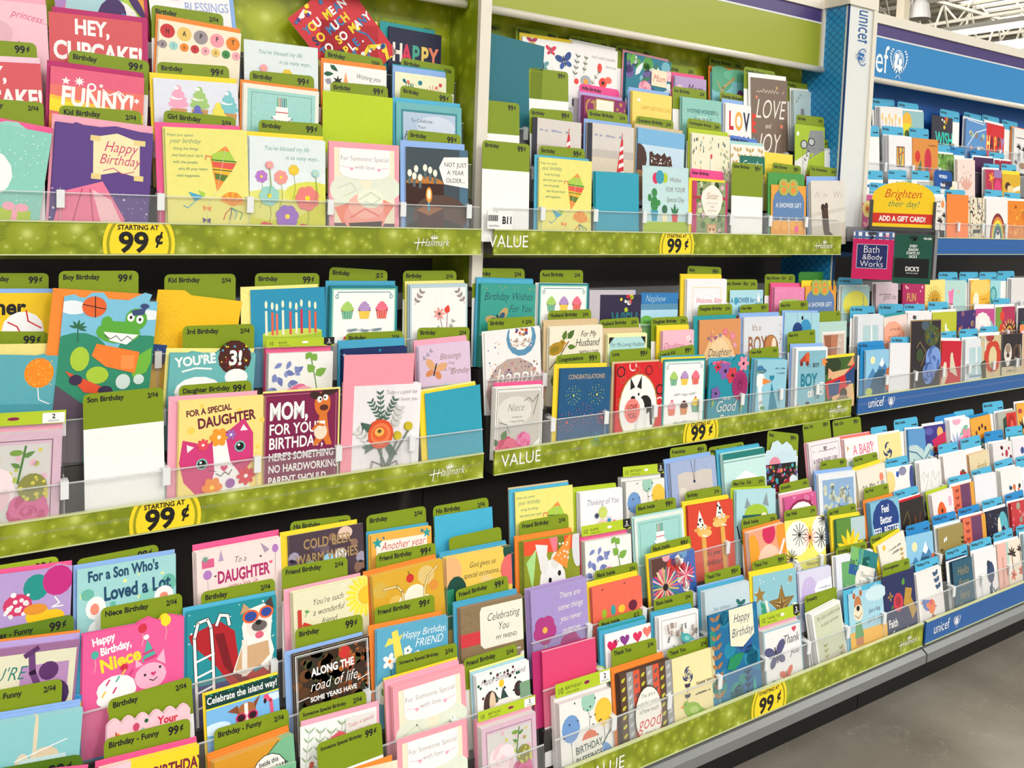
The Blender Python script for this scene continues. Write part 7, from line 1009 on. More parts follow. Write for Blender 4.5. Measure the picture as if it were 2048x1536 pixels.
# third row (r2)
K('ML', 2, 'U', 105, 268, 678, 128, 'lavender card with two magenta flowers', 'a694cc', lambda p: p.R(0, 0, 1, p.H, 'a694cc').M(['There are', 'some things', 'you never', 'outgrow.'], .68, .2, .12, 'f0ecd8', 's', ld=1.35, rot=-.02).fl(.22, .58, .2, 'b03a80', 'f2b44a', 5, .85, .3).fl(.66, .88, .19, 'b03a80', 'f2b44a', 5, .85).L([(.22, .78), (.24, 1.4)], .012, 'd9e08a').leaf(.22, 1.0, .1, .06, -2, 'd9e08a').leaf(.25, 1.1, .1, .06, -.8, 'd9e08a').L([(.66, 1.05), (.6, 1.4)], .012, 'd9e08a'), n=4, edge='c4a0d8', e='lv', er=.006)
K('ML', 2, 'U', 735, 240, 1240, 115, 'coral card with little birds perched on wires', 'e86a54', lambda p: p.R(0, 0, 1, p.H, 'e86a54').L([(.08, .52), (1, .5)], .008, '8a3a3a').L([(0, .68), (1, .62)], .008, '8a3a3a').E(.22, .42, .05, .07, '9ab82e').E(.4, .4, .05, .08, '3aa0a0').E(.57, .41, .07, .06, 'f0c83a').E(.8, .4, .09, .08, '6a1f3a').E(.2, .72, .05, .05, '3aa0a0').E(.42, .7, .05, .05, 'a82a3a').E(.78, .64, .06, .04, 'f0c83a').E(.2, .06, .015, .015, '8a3a3a').E(.65, .04, .015, .015, '8a3a3a'), n=3, e=['y', 'y'], er=.014, edge='f08a80', tg=(760, 65, 1205, -35, 'Blank Inside', '2/$4'))
def d_quill(p):
    p.R(0, 0, 1, p.H, '4a6ab0').PL([(0, 0), (.4, 0), (.3, .3), (0, .3)], '5a3a34').dots(30, .1, .0, 1, 1.4, .09, ['d9405a', 'e8a0a8', '6a9ac8', '2f5aa0', 'e8e0d8', 'c83a2e'], 6)
    for i in range(26): t = 2 * PI * i / 26; k = ['d9607a', 'c8b46a', '3a8a7a', 'e8b0b8', 'c83a4a', 'e0d0a0'][i % 6]; p.L([(.28 + .05 * math.cos(t), .5 + .05 * math.sin(t)), (.28 + .3 * math.cos(t), .5 + .32 * math.sin(t))], .03, k)
    p.E(.28, .5, .06, .06, '24181c')
    for i in range(16): t = 2 * PI * i / 16; p.L([(.75, .38), (.75 + .2 * math.cos(t), .38 + .2 * math.sin(t))], .025, ['e8708a', 'f0e0dc', 'c83a5a'][i % 3])
    for i in range(8): p.L([(.6, .7), (.5 + .05 * i, .98)], .03, ['3a9a84', '6ab8a0'][i % 2])
K('ML', 2, 'T', 10, 1330, 452, 1215, 'quilled paper flower card in red, teal and blue', '4a6ab0', d_quill, n=2, e=['y', 'y'], er=.014, ed=.002, edge='e8c85a', tg=(5, 1180, 415, 1080, 'Blank Inside', '99¢'))
K('ML', 2, 'T', 1005, 1055, 1375, 950, 'orange and pink card of cut paper cone shapes', 'f0c8b4', lambda p: p.R(0, 0, 1, p.H, 'e8a080').E(.1, .35, .16, .3, 'e8a02e').E(.55, .1, .18, .2, 'd02a5a').E(.95, .2, .2, .35, 'e8942e').E(.5, .65, .32, .35, 'f4ccb4').PL([(.25, .6), (.8, .5), (.7, 1.0), (.3, 1.0)], 'f4b04a').PL([(.3, 1.05), (.5, .7), (.75, 1.05)], 'f8d0a4').E(.85, .9, .2, .2, 'd9508a').L([(.6, .85), (.95, .3)], .06, 'ece4e4'), n=4, e=['o'], er=.014, edge='f0dcd4', tg=(935, 910, 1300, 848, 'Blank Inside', '2/$4'))
K('ML', 2, 'T', 1378, 935, 1785, 868, 'yellow card with black sketched daisies', 'ece46a', lambda p: p.E(.3, .3, .3, .28, 'eeeee6').E(.15, .9, .25, .3, 'eeeee6').E(.85, .3, .2, .3, 'eeeee6').daisy(.35, .25, .18, '2a2a2a').daisy(.6, .32, .16, 'e0704a').daisy(.9, .35, .17, '3a3a3a').daisy(.22, 1.02, .28, '2a2a2a', 'w').daisy(.12, .6, .14, '2a2a2a').daisy(.95, .05, .12, '3a3a3a').M(['Wishing you', 'healing that touches', 'both body and spirit...'], .62, .75, .08, '3a3a34', 's', ld=1.7), edge='f0ec9a', tg=(1372, 830, 1705, 765, 'Get Well', '2/$4'))
K('ML', 2, 'X', 125, 310, 415, 262, 'green photo card with a big yellow sunflower', '4a7a3a', lambda p: (p.R(0, 0, 1, p.H, '5a8a3a'), p.R(.5, 0, 1, .5, 'b4ccd0'), d_sunfl(p, .46, .72, .42)), n=3, e=['y', 'y'], er=.012, ed=.006, edge='5a9a74', tg=(30, 205, 325, 130, 'Get Well', '2/$4'))
K('ML', 2, 'X', 470, 140, 762, 65, 'blue card reading Feel Better many times in white', '7ab4d0', lambda p: p.R(0, 0, 1, p.H, '7fb8d2').E(.5, .4, .46, .42, '1f3f84').E(.5, .9, .42, .4, '1f3f84').M(['Feel', 'Better', 'FEEL BETTER', 'and soon', 'FEEL BETTER', 'feel better'], .5, .25, .22, 'f0f4f8', 'c', ld=1.0), n=5, e=['o'], er=.016, ed=.004, edge='5a9ab8', tg=('Y', 405, 1010, 658, 950, 'Get Well', '2/$4'))
# second row (r1)
K('ML', 1, 'U', 225, 890, 770, 740, 'pink envelope stack with a white lined edge', 'dc4573', lambda p: p.L([(0, .0), (1, .0)], .012, 'f2d8dc'), e='mg', er=.002, n=1, cn='envelope', nm='envelope', edge='c83a68', ed=.014)
K('ML', 1, 'U', 870, 718, 1335, 592, 'white card with a row of painted hearts', 'f3f1f0', lambda p: p.heart(.15, .2, .12, 'd9205a').heart(.42, .16, .11, '8a3a8a').heart(.7, .16, .11, 'd9305a').heart(.92, .12, .11, 'f0786a').dots(8, .2, .02, .35, .2, .012, ['k', 'nb'], 3).E(.08, .75, .05, .06, 'te').heart(.15, .6, .1, 'e07a4a'), n=1, e=['b', 'tl', 'b'], er=.016, ed=.006, edge='f0f0ee', tg=(805, 570, 1250, 440, 'Blank Inside', '$2'))
def d_toile(p):
    p.fr(.06, .008, '7a6a64'); q = random.Random(8)
    for i in range(46):
        u, v = q.uniform(.12, .9), q.uniform(.12, 1.1); p.sprig(u, v + .1, u + q.uniform(-.03, .03), v, ['8a6a5a', '4a5a5a', 'b49a8a'][i % 3], 3, .035, .02, .006)
    p.bird(.58, .42, .13, '4aa8a8', '8accc8', -1)
K('ML', 1, 'U', 1420, 545, 1825, 450, 'white patterned card with a teal bird and tiny plants', 'f1efee', d_toile, n=5, e=['b', 'b'], er=.014, ed=.004, edge='e9eaf0', tg=(1370, 355, 1770, 258, 'Blank Inside', '2/$4'))
K('ML', 1, 'W', 45, 535, 500, 418, 'pale blue card with a dark teal butterfly', 'c3d4dc', lambda p: p.R(0, 0, 1, p.H, 'c4d6de').M(['Your kindness', 'means much more...'], .35, .32, .08, '4a4a5a', 's', ld=1.5).bfly(.78, .32, .1, '1f6a6a', '2a7a7a', .2), n=4, e=['b', 'bl'], er=.016, ed=.002, edge='d8e0e8', tg=(45, 345, 412, 248, 'Thank You', '99¢'))
K('ML', 1, 'W', 540, 375, 978, 280, 'aqua card with big gold faceted stars', '8cc0cc', lambda p: p.R(0, 0, 1, p.H, '8cc2ce').star(.64, .52, .32, '8a6a2e').star(.64, .52, .3, 'c8a86a', 5, .2).star(.64, .52, .32, '7a5a28', 5, .12).star(.14, .3, .14, '9a7a3a').star(.92, .82, .1, '9a7a3a').E(.86, .15, .05, .05, 'a9906a').PL([(.15, .4), (.25, .45), (.4, 1.1), (.25, 1.1)], '3a9a7a').PL([(.25, .4), (.3, .4), (.48, 1.1), (.42, 1.1)], 'f2ecd8').PL([(.55, .8), (.65, .8), (.62, 1.2), (.5, 1.2)], 'f4d86a').dots(26, 0, 0, 1, 1.1, .012, 'w', 4), e=['y', 'y'], er=.014, ed=.004, edge='b9d4dc', tg=(532, 225, 885, 130, 'Thank You', '99¢'))
K('ML', 1, 'W', 1010, 345, 1340, 265, 'lilac watercolor card with a white luggage tag shape', 'd4cfe8', lambda p: p.R(0, 0, 1, p.H, 'd6d4ea').E(.3, .4, .25, .3, 'c8b8e0').E(.6, .7, .3, .25, 'dcb8e0').E(.15, .75, .15, .2, '9ab0d8').PL([(.45, .38), (.55, .25), (1, .2), (1, .55), (.55, .6)], 'f2f2f6').scr(.58, .38, .95, .05, '5a5a7a', .01, 3).scr(.6, .48, .9, .04, '5a5a7a', .01, 4), n=2, e='bl', er=.004, edge='ecebf6')
K('ML', 1, 'X', 285, 572, 555, 650, 'tilted teal tartan card reading Thoughts & Prayers', '2a7a80', lambda p: p.R(0, 0, 1, p.H, '2a7f84').R(0, 0, .45, .4, '7ab86a').R(0, .38, 1, .6, '2a5a98').R(.3, 0, .42, p.H, '4a9a9a').dots(50, 0, 0, 1, 1.5, .03, ['3a8a6a', '1f6a74', '5aa8a0', '8ac08a'], 3).R(.35, .35, .95, .98, 'efe9de').E(.35, .66, .08, .2, 'efe9de').M(['Thoughts', '& Prayers'], .65, .6, .16, '4a5a5a', 's', ld=1.1), h=.165)
K('ML', 1, 'X', 120, 690, 500, 610, 'white card with a green corner behind the tilted tartan card', 'e3e6f0', lambda p: p.R(.14, .1, .9, p.H, '2a7a6a').R(.14, .1, .5, .5, '6aa86a').R(.14, .5, .9, .8, '2a5a9a'), n=2, e='w', er=.004, edge='dfe3f0', tg=(120, 595, 435, 520, 'Sympathy', '2/$4'))
K('ML', 1, 'X', 550, 575, 812, 410, 'cream wildflower card leaning with a folded corner', 'e9e6d8', lambda p: p.E(.2, .12, .06, .06, 'f2c04a').sprig(.25, .9, .2, .5, '4a6a9a', 3, .1, .05).sprig(.75, .85, .8, .35, 'c8a04a', 5, .08, .05).heart(.5, .55, .04, 'c8903a').scr(.35, .25, .9, .05, '6a6a64', .01, 3).scr(.45, .35, .8, .05, '6a6a64', .01, 4).scr(.1, .95, .5, .08, '5a7ab0', .02, 6), n=1, e=['y', 'y'], er=.006, ed=.006, edge='f2f0e6', tg=(470, 480, 742, 392, 'Sympathy', '† 2/$4'))
# front row
cpack('ML', 0, 'V', 400, 890, 930, 715, 'cellophane pack of balloon cards reading BIRTHDAY BLESSINGS', 'f3f0ea', lambda p: (d_balloons(p), p.R(.28, .62, .78, .98, 'efece2'), p.T('BIRTHDAY', .53, .78, .15, '2a4a4a', 'c', rot=-.06), p.T('BLESSINGS', .53, .94, .15, '2a4a4a', 'c', rot=-.06), p.L([(.78, .78), (1, .55)], .02, 'dgr'), p.L([(0, .9), (.28, .94)], .02, 'dgr')), 'w', .2, dark=False, txt='BIRTHDAY')
ptag('ML', 0, 'V', 248, 640, 870, 480, None, '', back=.03, ref='balloon card pack', col='b4c92a', label='lime pack header reading 10 BIRTHDAY behind the balloon pack')
def d_good(p):
    ks = ['5a4030', '9a9a9a', 'd9583f', '5a4030', '9a9a9a', 'd9583f', '5a4030', '9a9a9a']
    for i, k in enumerate(ks):
        p.R(i / 8, 0, (i + 1) / 8, p.H, k)
        for j in range(12): p.leaf(i / 8 + .02, .12 + .13 * j, .1, .05, -.6, 'c8c03a' if k == '5a4030' else ('c4c4c4' if k == '9a9a9a' else '6a5a5a'))
    p.E(.5, .68, .27, .42, '4a3a30', 0, 24).E(.5, .68, .26, .4, 'efebe2', 0, 24).M(['You are a', 'wonderful reminder', 'of how much'], .5, .42, .09, '4a4038', 's', ld=1.2).T('good', .5, .86, .28, 'd03a3a', 's').M(['there is', 'in the world'], .5, .95, .085, '4a4038', 's', ld=1.2)
K('ML', 0, 'V', 1020, 585, 1535, 415, 'striped leaf card reading good in a cream oval', '5a4030', d_good, n=5, e=['o', 'o'], er=.016, ed=.004, edge='5a4a44', tg=(935, 320, 1395, 195, 'Thank You', '2/$4'))
K('ML', 0, 'V', 1552, 430, 1985, 290, 'pale yellow thank you card with a rose and green bird', 'efe0a8', d_birds_rose, n=1, e='bl', er=-.004, edge='f2e6bc', tg=(1505, 325, 1930, 185, 'Thank You', '2/$4'))
def d_tealhb(p):
    p.R(0, 0, 1, p.H, '1a6a9a').dots(30, 0, 0, 1, 1.6, .12, ['1f7aa0', '1f8a80', '2a5a9a', '1f84a4'], 3)
    for i in range(9): v = .1 + .13 * i; p.leaf(.12, v, .14, .06, -.6, 'a8744a').leaf(.12, v, .12, .06, -2.5, 'a8744a')
    for i in range(7): v = .95 + .09 * i; p.leaf(.72, v, .1, .03, -.6, '12304a').leaf(.72, v, .1, .03, -2.5, '12304a')
    p.L([(.72, .85), (.7, 1.6)], .012, '12304a').leaf(.3, .8, .4, .2, -.4, '1f8a5a').leaf(.85, 1.3, .3, .08, -1.6, '2fa0a0').PL([(.4, .0), (.9, 0), (.9, .42), (.65, .56), (.4, .5)], 'e9e6cc').M(['Happy', 'Birthday'], .65, .2, .17, '1c2f5a', 's', ld=1.15)
K('ML', 0, 'W', 85, 780, 578, 630, 'deep blue leafy card reading Happy Birthday', '1a6a9a', d_tealhb, n=1, edge='1a5a8a')
cpack('ML', 0, 'W', 645, 945, 1030, 820, 'cellophane pack of butterfly cards reading Thank you', 'f1efee', lambda p: (p.fr(0, .03, '9ac4d4'), p.bfly(.3, .45, .26, '4a4a7a', '4a4a7a', -.2), p.bfly(.55, .85, .17, 'd9664a', 'd9664a', -.2), p.bfly(.78, 1.35, .22, '7a3a6a', '7a3a6a', .2), p.T('Thank', .7, .32, .22, '5a5a5a', 's'), p.T('you', .78, .52, .2, '5a5a5a', 's'), p.heart(.8, .1, .06, 'd9305a'), p.sprig(.1, 1.4, .2, .85, '8aa08a', 6, .06, .03)), 'lp', .2, dark=True, txt='THANK YOU')
K('ML', 0, 'W', 1140, 765, 1432, 615, 'sage card with olive grasses on a white border', 'efefec', lambda p: p.R(.06, .06, .97, p.H, 'c9d0b4').R(.06, 1.0, .97, p.H, 'c4beb0').M(['My God comfort you', 'in your sorrow'], .55, .2, .12, '5a6050', 's', ld=1.3, rot=-.02).sprig(.3, 1.9, .32, .75, 'a8a04a', 10, .1, .04).sprig(.55, 1.9, .6, 1.15, 'b4ac6a', 7, .1, .04).sprig(.85, 1.9, .82, .95, '9a9a4a', 8, .1, .04).sprig(.15, 1.9, .18, 1.2, 'b8b06a', 6, .1, .04), n=5, e=['w'], er=.004, edge='f2f2f0', tg=(1068, 580, 1395, 475, 'Sympathy', ''))
K('ML', 0, 'W', 1515, 560, 1890, 452, 'beach card with a smiling cartoon bear reading Just a hug', '9accde', lambda p: p.R(0, 0, 1, p.H, 'a4d0e0').E(.75, .1, .3, .12, 'c9e2ea').R(0, .62, 1, p.H, 'f2b83a').E(.24, .22, .1, .16, 'c07a4a').E(.15, .05, .04, .05, 'b06a3a').E(.33, .03, .04, .05, 'b06a3a').E(.24, .33, .13, .13, 'f0dcc0').E(.24, .26, .045, .045, 'k').L([(.15, .36), (.24, .42), (.33, .35)], .01, 'k').PL([(.16, .48), (.3, .48), (.36, .72), (.12, .72)], '5aa05a').R(.14, .72, .34, .84, 'c07a4a').M(['Just a hug,', 'just for you...'], .68, .38, .1, '4a5a6a', 's', ld=1.4, rot=-.04).R(0, .95, 1, p.H, 'e0a83c'), e=['ut'], er=.02, ed=.01, edge='b9dce6', sh=lambda H: [(0, H), (0, .12), (.1, .1), (.13, -.04), (.35, -.08), (.4, .06), (.5, .08), (.6, -.02), (.75, -.06), (.88, -.02), (1, .0), (1, H)])
K('ML', 0, 'X', 588, 900, 915, 795, 'navy card reading Faith Strength with a gold dove', '24305a', lambda p: p.R(0, 0, 1, p.H, '262f5c').E(.45, .52, .15, .17, 'c83a4a').E(.45, .5, .08, .09, 'a02a3a').PL([(.6, .6), (.7, .3), (.9, .35), (.85, .5), (1, .75), (.85, .9), (.75, .65)], 'b8903a').leaf(.62, .25, .14, .1, -1.2, '5a9a3a').leaf(.3, .55, .1, .06, 2.5, '5a7a3a').fl(.22, .38, .08, 'b08a3a', 'k', 4).T('Faith', .25, .92, .2, 'w', 'c').T('Strength', .45, 1.12, .2, 'w', 's').T('Patience', .6, 1.3, .18, 'c8c8d0', 's').E(.5, 1.6, .12, .12, '8a6a3a'), edge='3a4a7a', tg=(595, 775, 872, 690, 'Encouragement', '2/$4'))
# ================================================================ BLUE-SIGN BAY, top shelf
K('RU', 3, 'a', 572, 70, 802, 80, 'white card with slender colored birthday candles', 'efece8', lambda p: [p.L([(u, .35 + .1 * (i % 2)), (u, .95)], .02, k).E(u, .25 + .1 * (i % 2), .05, .09, 'f4d08a') for i, (u, k) in enumerate(((.1, 'e8a0a8'), (.25, 'nb'), (.4, 'c8b46a'), (.52, 'd93a7a'), (.68, 'e8a08a'), (.85, 'f0b46a')))], n=5, e='w', er=.004, edge='dcdce2', tg=(490, -20, 722, 0, 'Birthday', ''))
K('RU', 3, 'a', 805, 105, 1020, 125, 'green and blue landscape card with an orange sun', '9ac0bc', lambda p: p.R(0, 0, 1, p.H, '94c0c4').E(.2, .3, .22, .26, 'f2b83a').E(.2, .5, .3, .16, 'e8d82e').R(0, .6, 1, p.H, 'c4cc2e').PL([(.35, .4), (.8, .65), (.7, .95), (.5, .7)], '6a9ab8').E(.18, .65, .1, .13, '3a5a2e').R(.15, .7, .21, 1.0, '3a5a2e').PL([(.8, .65), (.95, .6), (.9, .9)], '4a7a2e'), n=0, e='w', er=.006, tg=(755, 12, 968, 45, 'Birthday', ''))
K('RU', 3, 'a', 1105, 150, 1318, 190, 'dark card reading WISH in tall turquoise letters', '33303e', d_wish, tg=(1190, 88, 1388, 128, 'Birthday', ''), edge='4a4856')
K('RU', 3, 'c', 870, 580, 1285, 690, 'glossy wrapped blue card with pastel dots', '5a90cc', lambda p: p.R(0, 0, 1, p.H, '5c92cc').dots(14, .1, .3, .95, 1.1, .08, ['a9c4b4', 'e8c8a0', '8a7a7a', 'd9a08a'], 4).L([(.1, .02), (.9, .05)], .02, 'w').L([(.1, .7), (.5, .3), (1, .15)], .03, 'dce8f4'), n=3, e='w', er=.008, tg=(820, 440, 1190, 530, 'Birthday', ''), edge='c8d0dc')
K('RU', 3, 'c', 1280, 665, 1650, 755, 'red card reading HAPPY in mixed colored letters', 'd22a2e', lambda p: [p.T(ch, .13 + .19 * i, .78, .6, k, 'b', sx=.5) for i, (ch, k) in enumerate(zip('HAPPY', ['f4e28a', '3a1f2a', 'e8b04a', '4a3a3a', '8a9ad8']))] and p.dots(5, .3, .9, .7, 1.1, .06, ['7ac4a0', 'f0b04a', 'w'], 3), n=1, e='w', er=.01, tg=(1195, 495, 1540, 578, 'Birthday', ''), edge='c22a2e')
K('RU', 3, 'c', 1850, 765, 2250, 860, 'white card with black sketched palm trees', 'e9e7e4', lambda p: p.tree(.25, .5, .14, 'k').tree(.5, .55, .12, 'k').tree(.12, .9, .1, 'k').scr(.1, .25, .5, .04, '4a4a4a', .012, 3).E(.45, .95, .18, .08, 'a06a3a'), n=3, e='o', er=.006, tg=(1600, 598, 1920, 672, 'Birthday', ''), edge='dcdad8')
ptag('RU', 2, 'a', 330, 250, 562, 265, 'Birthday', '', back=.0, ref='', label='blue and white tab against the white end panel edge, top row of cards')
K('RU', 2, 'a', 662, 360, 900, 380, 'white card with a small framed abstract painting', 'eceaec', lambda p: p.R(.33, .26, .68, .78, '7a3a2a').R(.36, .29, .65, .75, 'e8b84a').L([(.42, .3), (.45, .75)], .04, 'nb').L([(.58, .3), (.5, .75)], .04, '2a8a9a').L([(.4, .5), (.62, .4)], .03, 'c83a2e').T('thank you', .5, .86, .05, '5a7ab8'), n=6, e='w', er=.004, edge='dfe0e6', tg=(590, 262, 812, 280, 'Birthday', ''))
ptag('RU', 2, 'a', 872, 278, 1072, 300, 'Birthday', '', back=.03, ref='white framed painting card')
K('RU', 2, 'a', 905, 385, 1168, 410, 'orange card with bold red and green folk flowers', 'd98a3a', lambda p: p.R(0, 0, 1, p.H, 'd98c3c').E(.2, .4, .1, .13, 'd0302e').E(.6, .5, .14, .3, 'c82a44').leaf(.2, .95, .5, .14, -1.3, '3a6a4a').leaf(.35, 1.0, .5, .1, -1.0, '3a6a4a').E(.45, .85, .12, .1, 'e0b04a').E(.9, 1.1, .1, .12, 'c8304a').scr(.6, .15, .95, .04, '8a4a2a', .015, 3), n=1, edge='b03a34')
# second/first rows
K('RU', 2, 'a', 1165, 545, 1330, 562, 'leafy green card under paired blue tabs', '6a9a3e', lambda p: p.dots(30, 0, 0, 1, 1.4, .12, ['8ab45a', '5a8a34', 'a9c884'], 3), e='w', er=.006, tg=(1155, 455, 1290, 470, '', ''))
ptag('RU', 2, 'a', 1290, 475, 1438, 490, 'Birthday', '', back=.02, ref='leafy green card', col='2488c8')
K('RU', 1, 'a', 1365, 608, 1545, 618, 'tall blush card with pink line drawn leaves', 'ecd8cf', lambda p: [p.leaf(.5, .95, .5, .12, a, 'dfa898') for a in (-2.4, -2.0, -1.57, -1.1, -.7)] and p.dots(16, .1, .2, .9, .8, .03, ['d9a090', 'c8a8a0'], 3).scr(.45, 1.75, .95, .1, 'b08a80', .012, 4), n=2, e='w', er=.006, edge='e8dcd4')
ptag('RU', 2, 'a', 1500, 505, 1662, 520, 'Birthday', '', back=.02, ref='pink leaf card', col='2488c8')
K('RU', 2, 'a', 1535, 582, 1735, 600, 'plum card edge below a bright blue tab', '4a2250', None, e='w', er=.006, edge='3a1a40')
K('RU', 2, 'a', 1752, 612, 1920, 630, 'wine red dotted card below a bright blue tab', 'a01f34', lambda p: p.dots(12, 0, 0, 1, .5, .03, 'e0a0a8', 3), e='w', er=.006, tg=(1690, 530, 1845, 548, 'Birthday', ''), edge='8a1f34')
K('RU', 1, 'a', 1655, 712, 1820, 722, 'magenta painted card with orange lilies', 'c02a50', lambda p: p.R(0, 0, 1, p.H, 'b82a4e').E(.75, .8, .25, .5, 'd9407a').R(.5, 0, 1, .25, '9a7ab0').fl(.35, .25, .18, 'f0902e', 'y', 5).L([(.38, .35), (.48, .95)], .05, 'd9a02e').E(.12, 1.1, .1, .14, 'e8b0b8').E(.12, 1.1, .06, .08, 'c02a50'), n=3, e='w', er=.008, edge='e9e9ee', tg=(1635, 648, 1800, 662, 'Birthday', ''))
K('RU', 1, 'a', 1828, 755, 2010, 770, 'mustard card with a painted bird and olive leaves', 'd9a81e', lambda p: p.R(0, 0, 1, p.H, 'd9ac24').E(.3, .35, .16, .12, '4a2a1e').E(.5, .5, .25, .15, 'e8cf8a', .5).PL([(.6, .4), (1, .3), (.98, .45), (.6, .5)], 'f0ece0').leaf(.4, .95, .3, .1, -.3, '5a7a2e').leaf(.55, .95, .4, .1, -.9, '5a7a2e'), e='y', er=.012, tg=(1815, 650, 1970, 668, 'Birthday', ''), edge='f2d84a')
# front row: left of and right of the stand
K('RU', 0, 'a', 395, 968, 520, 975, 'pink floral card cut off behind the gift card stand', 'd94a8a', lambda p: p.R(0, 0, 1, p.H, 'cf5a92').E(.4, .7, .4, .42, 'f2dc8a').E(.4, .7, .22, .24, 'e8b04a').E(.4, .7, .1, .12, 'b83a3a').fl(.4, 1.6, .4, 'f0a8b8', 'c83a5a', 5), edge='e8a0c0')
ptag('RU', 0, 'a', 410, 855, 465, 868, '', '', back=.02, ref='pink floral card', col='2488c8', label='narrow blue tab at the far left of the blue-sign top shelf')
ptag('RU', 1, 'a', 415, 718, 602, 725, 'Birthday', '', back=.0, ref='', label='blue tab above the pink floral card by the white end panel')
ptag('RU', 0, 'a', 470, 842, 700, 860, 'Birthday', '', back=.03, ref='', label='blue tab peeking over the left shoulder of the yellow sign')
ptag('RU', 1, 'a', 655, 715, 845, 722, 'Birthday', '', back=.0, ref='', label='blue tab above the centre of the yellow dome sign')
ptag('RU', 1, 'a', 898, 720, 1078, 728, 'Birthday', '', back=.0, ref='', label='blue tab above the right half of the yellow dome sign')
K('RU', 1, 'a', 700, 812, 898, 815, 'teal striped card tops behind the yellow sign', '8ab8b0', lambda p: p.scr(0, .1, 1, .1, '3a7a74', .02, 3, .06), n=2, edge='4a8a84')
K('RU', 1, 'a', 950, 822, 1140, 825, 'black and cream striped card tops behind the yellow sign', 'd9d8b8', lambda p: [p.R(0, .05 * i, 1, .05 * i + .02, '3a4a2e') for i in range(6)] and p, n=2, edge='5a5a4a')
K('RU', 1, 'a', 1125, 710, 1315, 738, 'royal blue topped card with white words', '1250a0', lambda p: p.M(['WORLD', 'Blank'], .5, .22, .13, 'f0f4f8', 'b', ld=1.9).R(0, .55, 1, p.H, 'e6eaf0'), rad=.15, h=.07)
K('RU', 1, 'a', 1205, 830, 1380, 840, 'cream card with a small red and yellow daisy', 'ece6d6', lambda p: p.fl(.6, .35, .18, 'f4e6a0', 'c8202e', 10, .7).E(.6, .35, .06, .07, 'c8202e'), n=3, edge='e8e4da')
K('RU', 0, 'a', 1140, 995, 1240, 998, 'white card with an orange sun and palm trees', 'e8e2da', lambda p: p.E(.75, .4, .16, .22, 'f0904a').tree(.45, 1.4, .35, 'k').tree(.9, 1.1, .3, 'k').M(['Let the', 'sun', 'shine in'], .35, .3, .18, '4a3a34', 's', ld=1.5).E(.35, 2.1, .4, .25, '6a5a54'), tg=(1035, 868, 1195, 890, '', ''), e='w', er=.01)
K('RU', 0, 'd', 470, 590, 912, 622, 'blank bright orange envelope', 'fb8334', lambda p: p.L([(0, .02), (.5, .42), (1, .05)], .008, 'ee7a2c'), cn='envelope', nm='envelope', edge='fb8334', tg=(420, 500, 842, 515, 'Birthday', ''))
K('RU', 0, 'd', 905, 665, 1240, 672, 'cream card crowded with wavy forks and dots', 'e2d6bc', lambda p: p.dots(60, .02, .05, .98, 1.5, .035, ['k', 'b8502e', '2f3f6a', '6a5a4a'], 3).R(.28, 1.05, .72, 1.17, '3a3634').L([(.1, 0), (.15, 1.5)], .03, '6a5a4a').L([(.85, 0), (.8, 1.5)], .03, '5a3a34').L([(.55, 0), (.6, .4)], .05, '4a4a5a'), edge='d8ccb4')
K('RU', 0, 'd', 1275, 690, 1730, 712, 'white card with a rainbow arch and black heart', 'ece8e6', lambda p: [p.E(.52, .95, .36 - .05 * i, .62 - .08 * i, k, 0, 24) for i, k in enumerate(['7a2a2e', 'd9803a', 'f0d83a', '4a9a6a', '2f4a7a', 'f2f0ee'])] and p.R(.1, .95, .95, p.H, 'e9e5e3').heart(.52, .8, .07, 'k'), e='w', er=.008, n=1, tg=(1245, 495, 1605, 525, 'Birthday', ''), edge='e4e0de')
K('RU', 0, 'd', 1715, 730, 2180, 748, 'orange card with golden wavy stripes', 'e0801e', lambda p: p.R(0, 0, 1, p.H, 'e08420').dots(30, .1, .1, .9, .9, .05, ['f0a83a', 'e8942a', 'd9701a'], 3).R(.1, 1.0, .6, 1.6, 'd8b45a'), e='w', er=.008, tg=(1640, 555, 1975, 580, 'Birthday', ''), edge='c83a2e')
# ================================================================ BLUE-SIGN BAY, middle shelf
K('RM', 2, 'H', 1535, 1008, 1758, 1008, 'yellow and blue watercolor card of spires and figures', 'b9d8cc', lambda p: p.R(0, 0, 1, p.H, 'a9d0d0').E(.5, .4, .45, .3, 'e4e05a').PL([(.1, 1.0), (.3, .5), (.4, .8), (.5, .5), (.6, .8), (.78, .35), (.9, 1.0)], '8ab8cc').L([(.78, .35), (.78, .2)], .015, '4a5a8a').dots(12, .2, .7, .95, .9, .04, ['3a5ab0', 'd9402e', '2a6a8a'], 3), n=1, e='w', er=.004, tg=(1505, 938, 1700, 945, 'For Birthday', ''))
K('RM', 2, 'H', 1808, 992, 1985, 988, 'blush card reading great day with a red shoe', 'e2cdd6', lambda p: p.scr(.1, .3, .7, .05, '6a5a6a', .012, 2).T('great day', .62, .42, .2, '7a6a7a', 's').PL([(.15, .75), (.4, .6), (.55, .75), (.7, .9), (.1, .95)], 'd0302e'), n=3, e='w', er=.006, edge='b8a0ac')
K('RM', 2, 'Z', 805, 348, 1035, 345, 'magenta card reading FUN in gold', 'b0285e', lambda p: p.R(0, 0, 1, p.H, 'b52a62').T('FUN', .4, .45, .3, 'd4a85a', 'c').dots(10, 0, 0, 1, 1, .04, ['e8b0c4', 'f0d8a0'], 4).E(.6, .95, .15, .12, 'f0d89a'), n=2, edge='8a1f4a')
